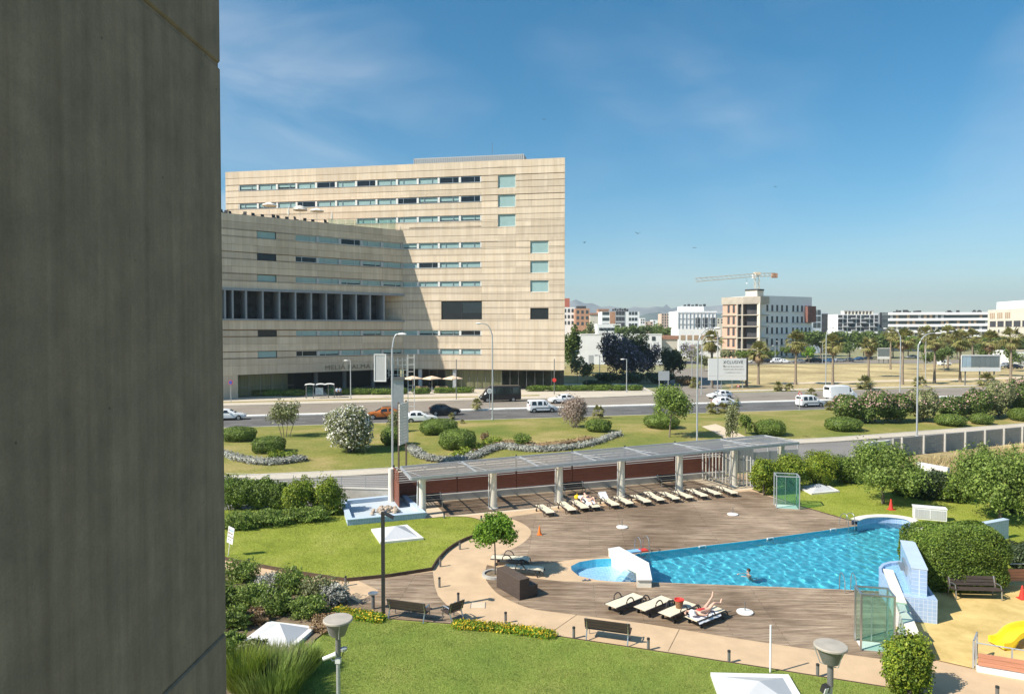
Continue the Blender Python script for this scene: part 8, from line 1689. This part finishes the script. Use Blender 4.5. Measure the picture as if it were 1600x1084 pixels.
# standing / seated people by the hotel
def stander(label, loc, rz, shirt, trs, seed, sit=False):
    q = random.Random(seed); w = thing('person', label, 'person', loc, rz); a = q.uniform(-.1, .1)
    if not sit: J = dict(pelvis=(0, 0, .94), waist=(0, 0, 1.10), chest=(0, 0, 1.34), neck=(0, 0, 1.50), head=(.02, 0, 1.63), crown_=(.01, 0, 1.71), sh_l=(0, .19, 1.42), el_l=(.02, .26, 1.15), wr_l=(.1, .24, .92), ha_l=(.12, .23, .84), sh_r=(0, -.19, 1.42), el_r=(.04, -.26, 1.16), wr_r=(.20, -.2, 1.02), ha_r=(.28, -.18, 1.0), hip_l=(0, .1, .88), kn_l=(.05 + a, .11, .48), an_l=(0, .12, .08), to_l=(.15, .13, .035), hip_r=(0, -.1, .88), kn_r=(.05 - a, -.11, .48), an_r=(-.02, -.12, .08), to_r=(.13, -.13, .035))
    else: J = dict(pelvis=(0, 0, .50), waist=(0, 0, .68), chest=(.02, 0, .92), neck=(.04, 0, 1.08), head=(.07, 0, 1.21), crown_=(.06, 0, 1.29), sh_l=(.02, .19, 1.0), el_l=(.12, .26, .76), wr_l=(.34, .2, .70), ha_l=(.42, .18, .70), sh_r=(.02, -.19, 1.0), el_r=(.12, -.26, .76), wr_r=(.34, -.2, .70), ha_r=(.42, -.18, .70), hip_l=(.08, .1, .48), kn_l=(.46, .13, .50), an_l=(.46, .13, .08), to_l=(.6, .13, .035), hip_r=(.08, -.1, .48), kn_r=(.46, -.13, .5), an_r=(.46, -.13, .08), to_r=(.6, -.13, .035))
    body(J, w); V = lambda k: Vector(J[k])
    up = ['pelvis', 'waist', 'chest']; garment('shirt', [(*J['waist'], .135), (*J['chest'], .16), (*(V('chest') + Vector((0, 0, .1))), .12), (*J['sh_l'], .075), (*((V('sh_l') + V('el_l')) / 2), .062), (*J['sh_r'], .075), (*((V('sh_r') + V('el_r')) / 2), .062), (*J['pelvis'], .15)], [(7, 0), (0, 1), (1, 2), (1, 3), (3, 4), (1, 5), (5, 6)], w, shirt)
    garment('trousers', [(*J['pelvis'], .148), (*J['hip_l'], .105), (*J['kn_l'], .075), (*(V('an_l') + Vector((0, 0, .02))), .06), (*J['hip_r'], .105), (*J['kn_r'], .075), (*(V('an_r') + Vector((0, 0, .02))), .06)], [(0, 1), (1, 2), (2, 3), (0, 4), (4, 5), (5, 6)], w, trs)
    hair(w, J['head'], (-1, 0, .3), r=.11); face(w, J['head'], (1, 0, 0)); return w
g = G(526.5, 621); stander('person in a light blue shirt waiting right of the bus shelter', (g.x, g.y, .13), R(-100), 'shirt_blue', 'trousers', 1); g = G(531.5, 621); stander('second person in a light blue shirt, right one of the waiting pair', (g.x, g.y, .13), R(-60), 'shirt_blue', 'trousers', 2)
def stool(p, lb):
    t = thing('cafe_chair', lb, 'chair', p); MB().bb(-.22, .22, -.22, .22, .38, .43).build('seat', 'dark_metal', t)
    for sx in (-.2, .2):
        for sy in (-.2, .2): MB().bb(sx - .02, sx + .02, sy - .02, sy + .02, 0, .38).build('leg', 'dark_metal', t)
    MB().bb(-.24, -.20, -.22, .22, .43, .85).build('backrest', 'dark_metal', t)
for px, k, lb in ((831, -1, 'left dark clothed person seated outside the hotel corner'), (837, 1, 'middle dark clothed person seated outside the hotel corner'), (844.5, 1, 'right dark clothed person seated outside the hotel corner')):
    g = G(px, 608.5); p = Vector((g.x, g.y, .13)); stool(p, 'dark cafe chair under the ' + lb.split(' person')[0] + ' guest'); stander(lb, p, R(-60 if k < 0 else -120), 'shirt_black', 'trousers', px, True)
# birds high over the town
mat('bird', (.05, .05, .055), .8, .2, 5.)
for px, py, Y, wg, lb in ((913, 379, 90, .2, 'dark bird nearest the hotel edge'), (997, 365, 80, .5, 'dark bird with raised wings right of the hotel'), (1085, 387, 95, -.1, 'dark bird gliding above the curved block'), (850, 187, 120, .3, 'pale tiny bird high over the hotel roof'), (1212, 292, 130, .2, 'tiny bird high above the crane')):
    p = PD(px, py, Y); t = thing('bird', lb, 'bird', p, rng.uniform(0, 6)); MB().lathe([(0, -.16), (.045, -.06), (.055, .04), (.03, .13), (0, .18)], (0, 0, 0), 8).build('body', 'bird', t, True); t.children[0].rotation_euler = (0, math.pi / 2, 0)
    for s in (-1, 1): MB().add([(.06, s * .03, .01), (-.08, s * .03, .01), (-.10, s * .26, .02 + wg * .26), (-.12, s * .42, wg * .3), (.02, s * .26, .03 + wg * .26), (.06, s * .03, .0), (-.08, s * .03, .0), (-.10, s * .26, .01 + wg * .26), (-.12, s * .42, wg * .3 - .01), (.02, s * .26, .02 + wg * .26)], [(0, 1, 2, 4), (4, 2, 3), (9, 7, 6, 5), (8, 7, 9)]).build('wing', 'bird', t)
    MB().add([(-.14, -.02, 0), (-.14, .02, 0), (-.28, .06, 0), (-.28, -.06, 0), (-.14, 0, .01)], [(0, 1, 2, 3), (0, 4, 1)]).build('tail', 'bird', t)
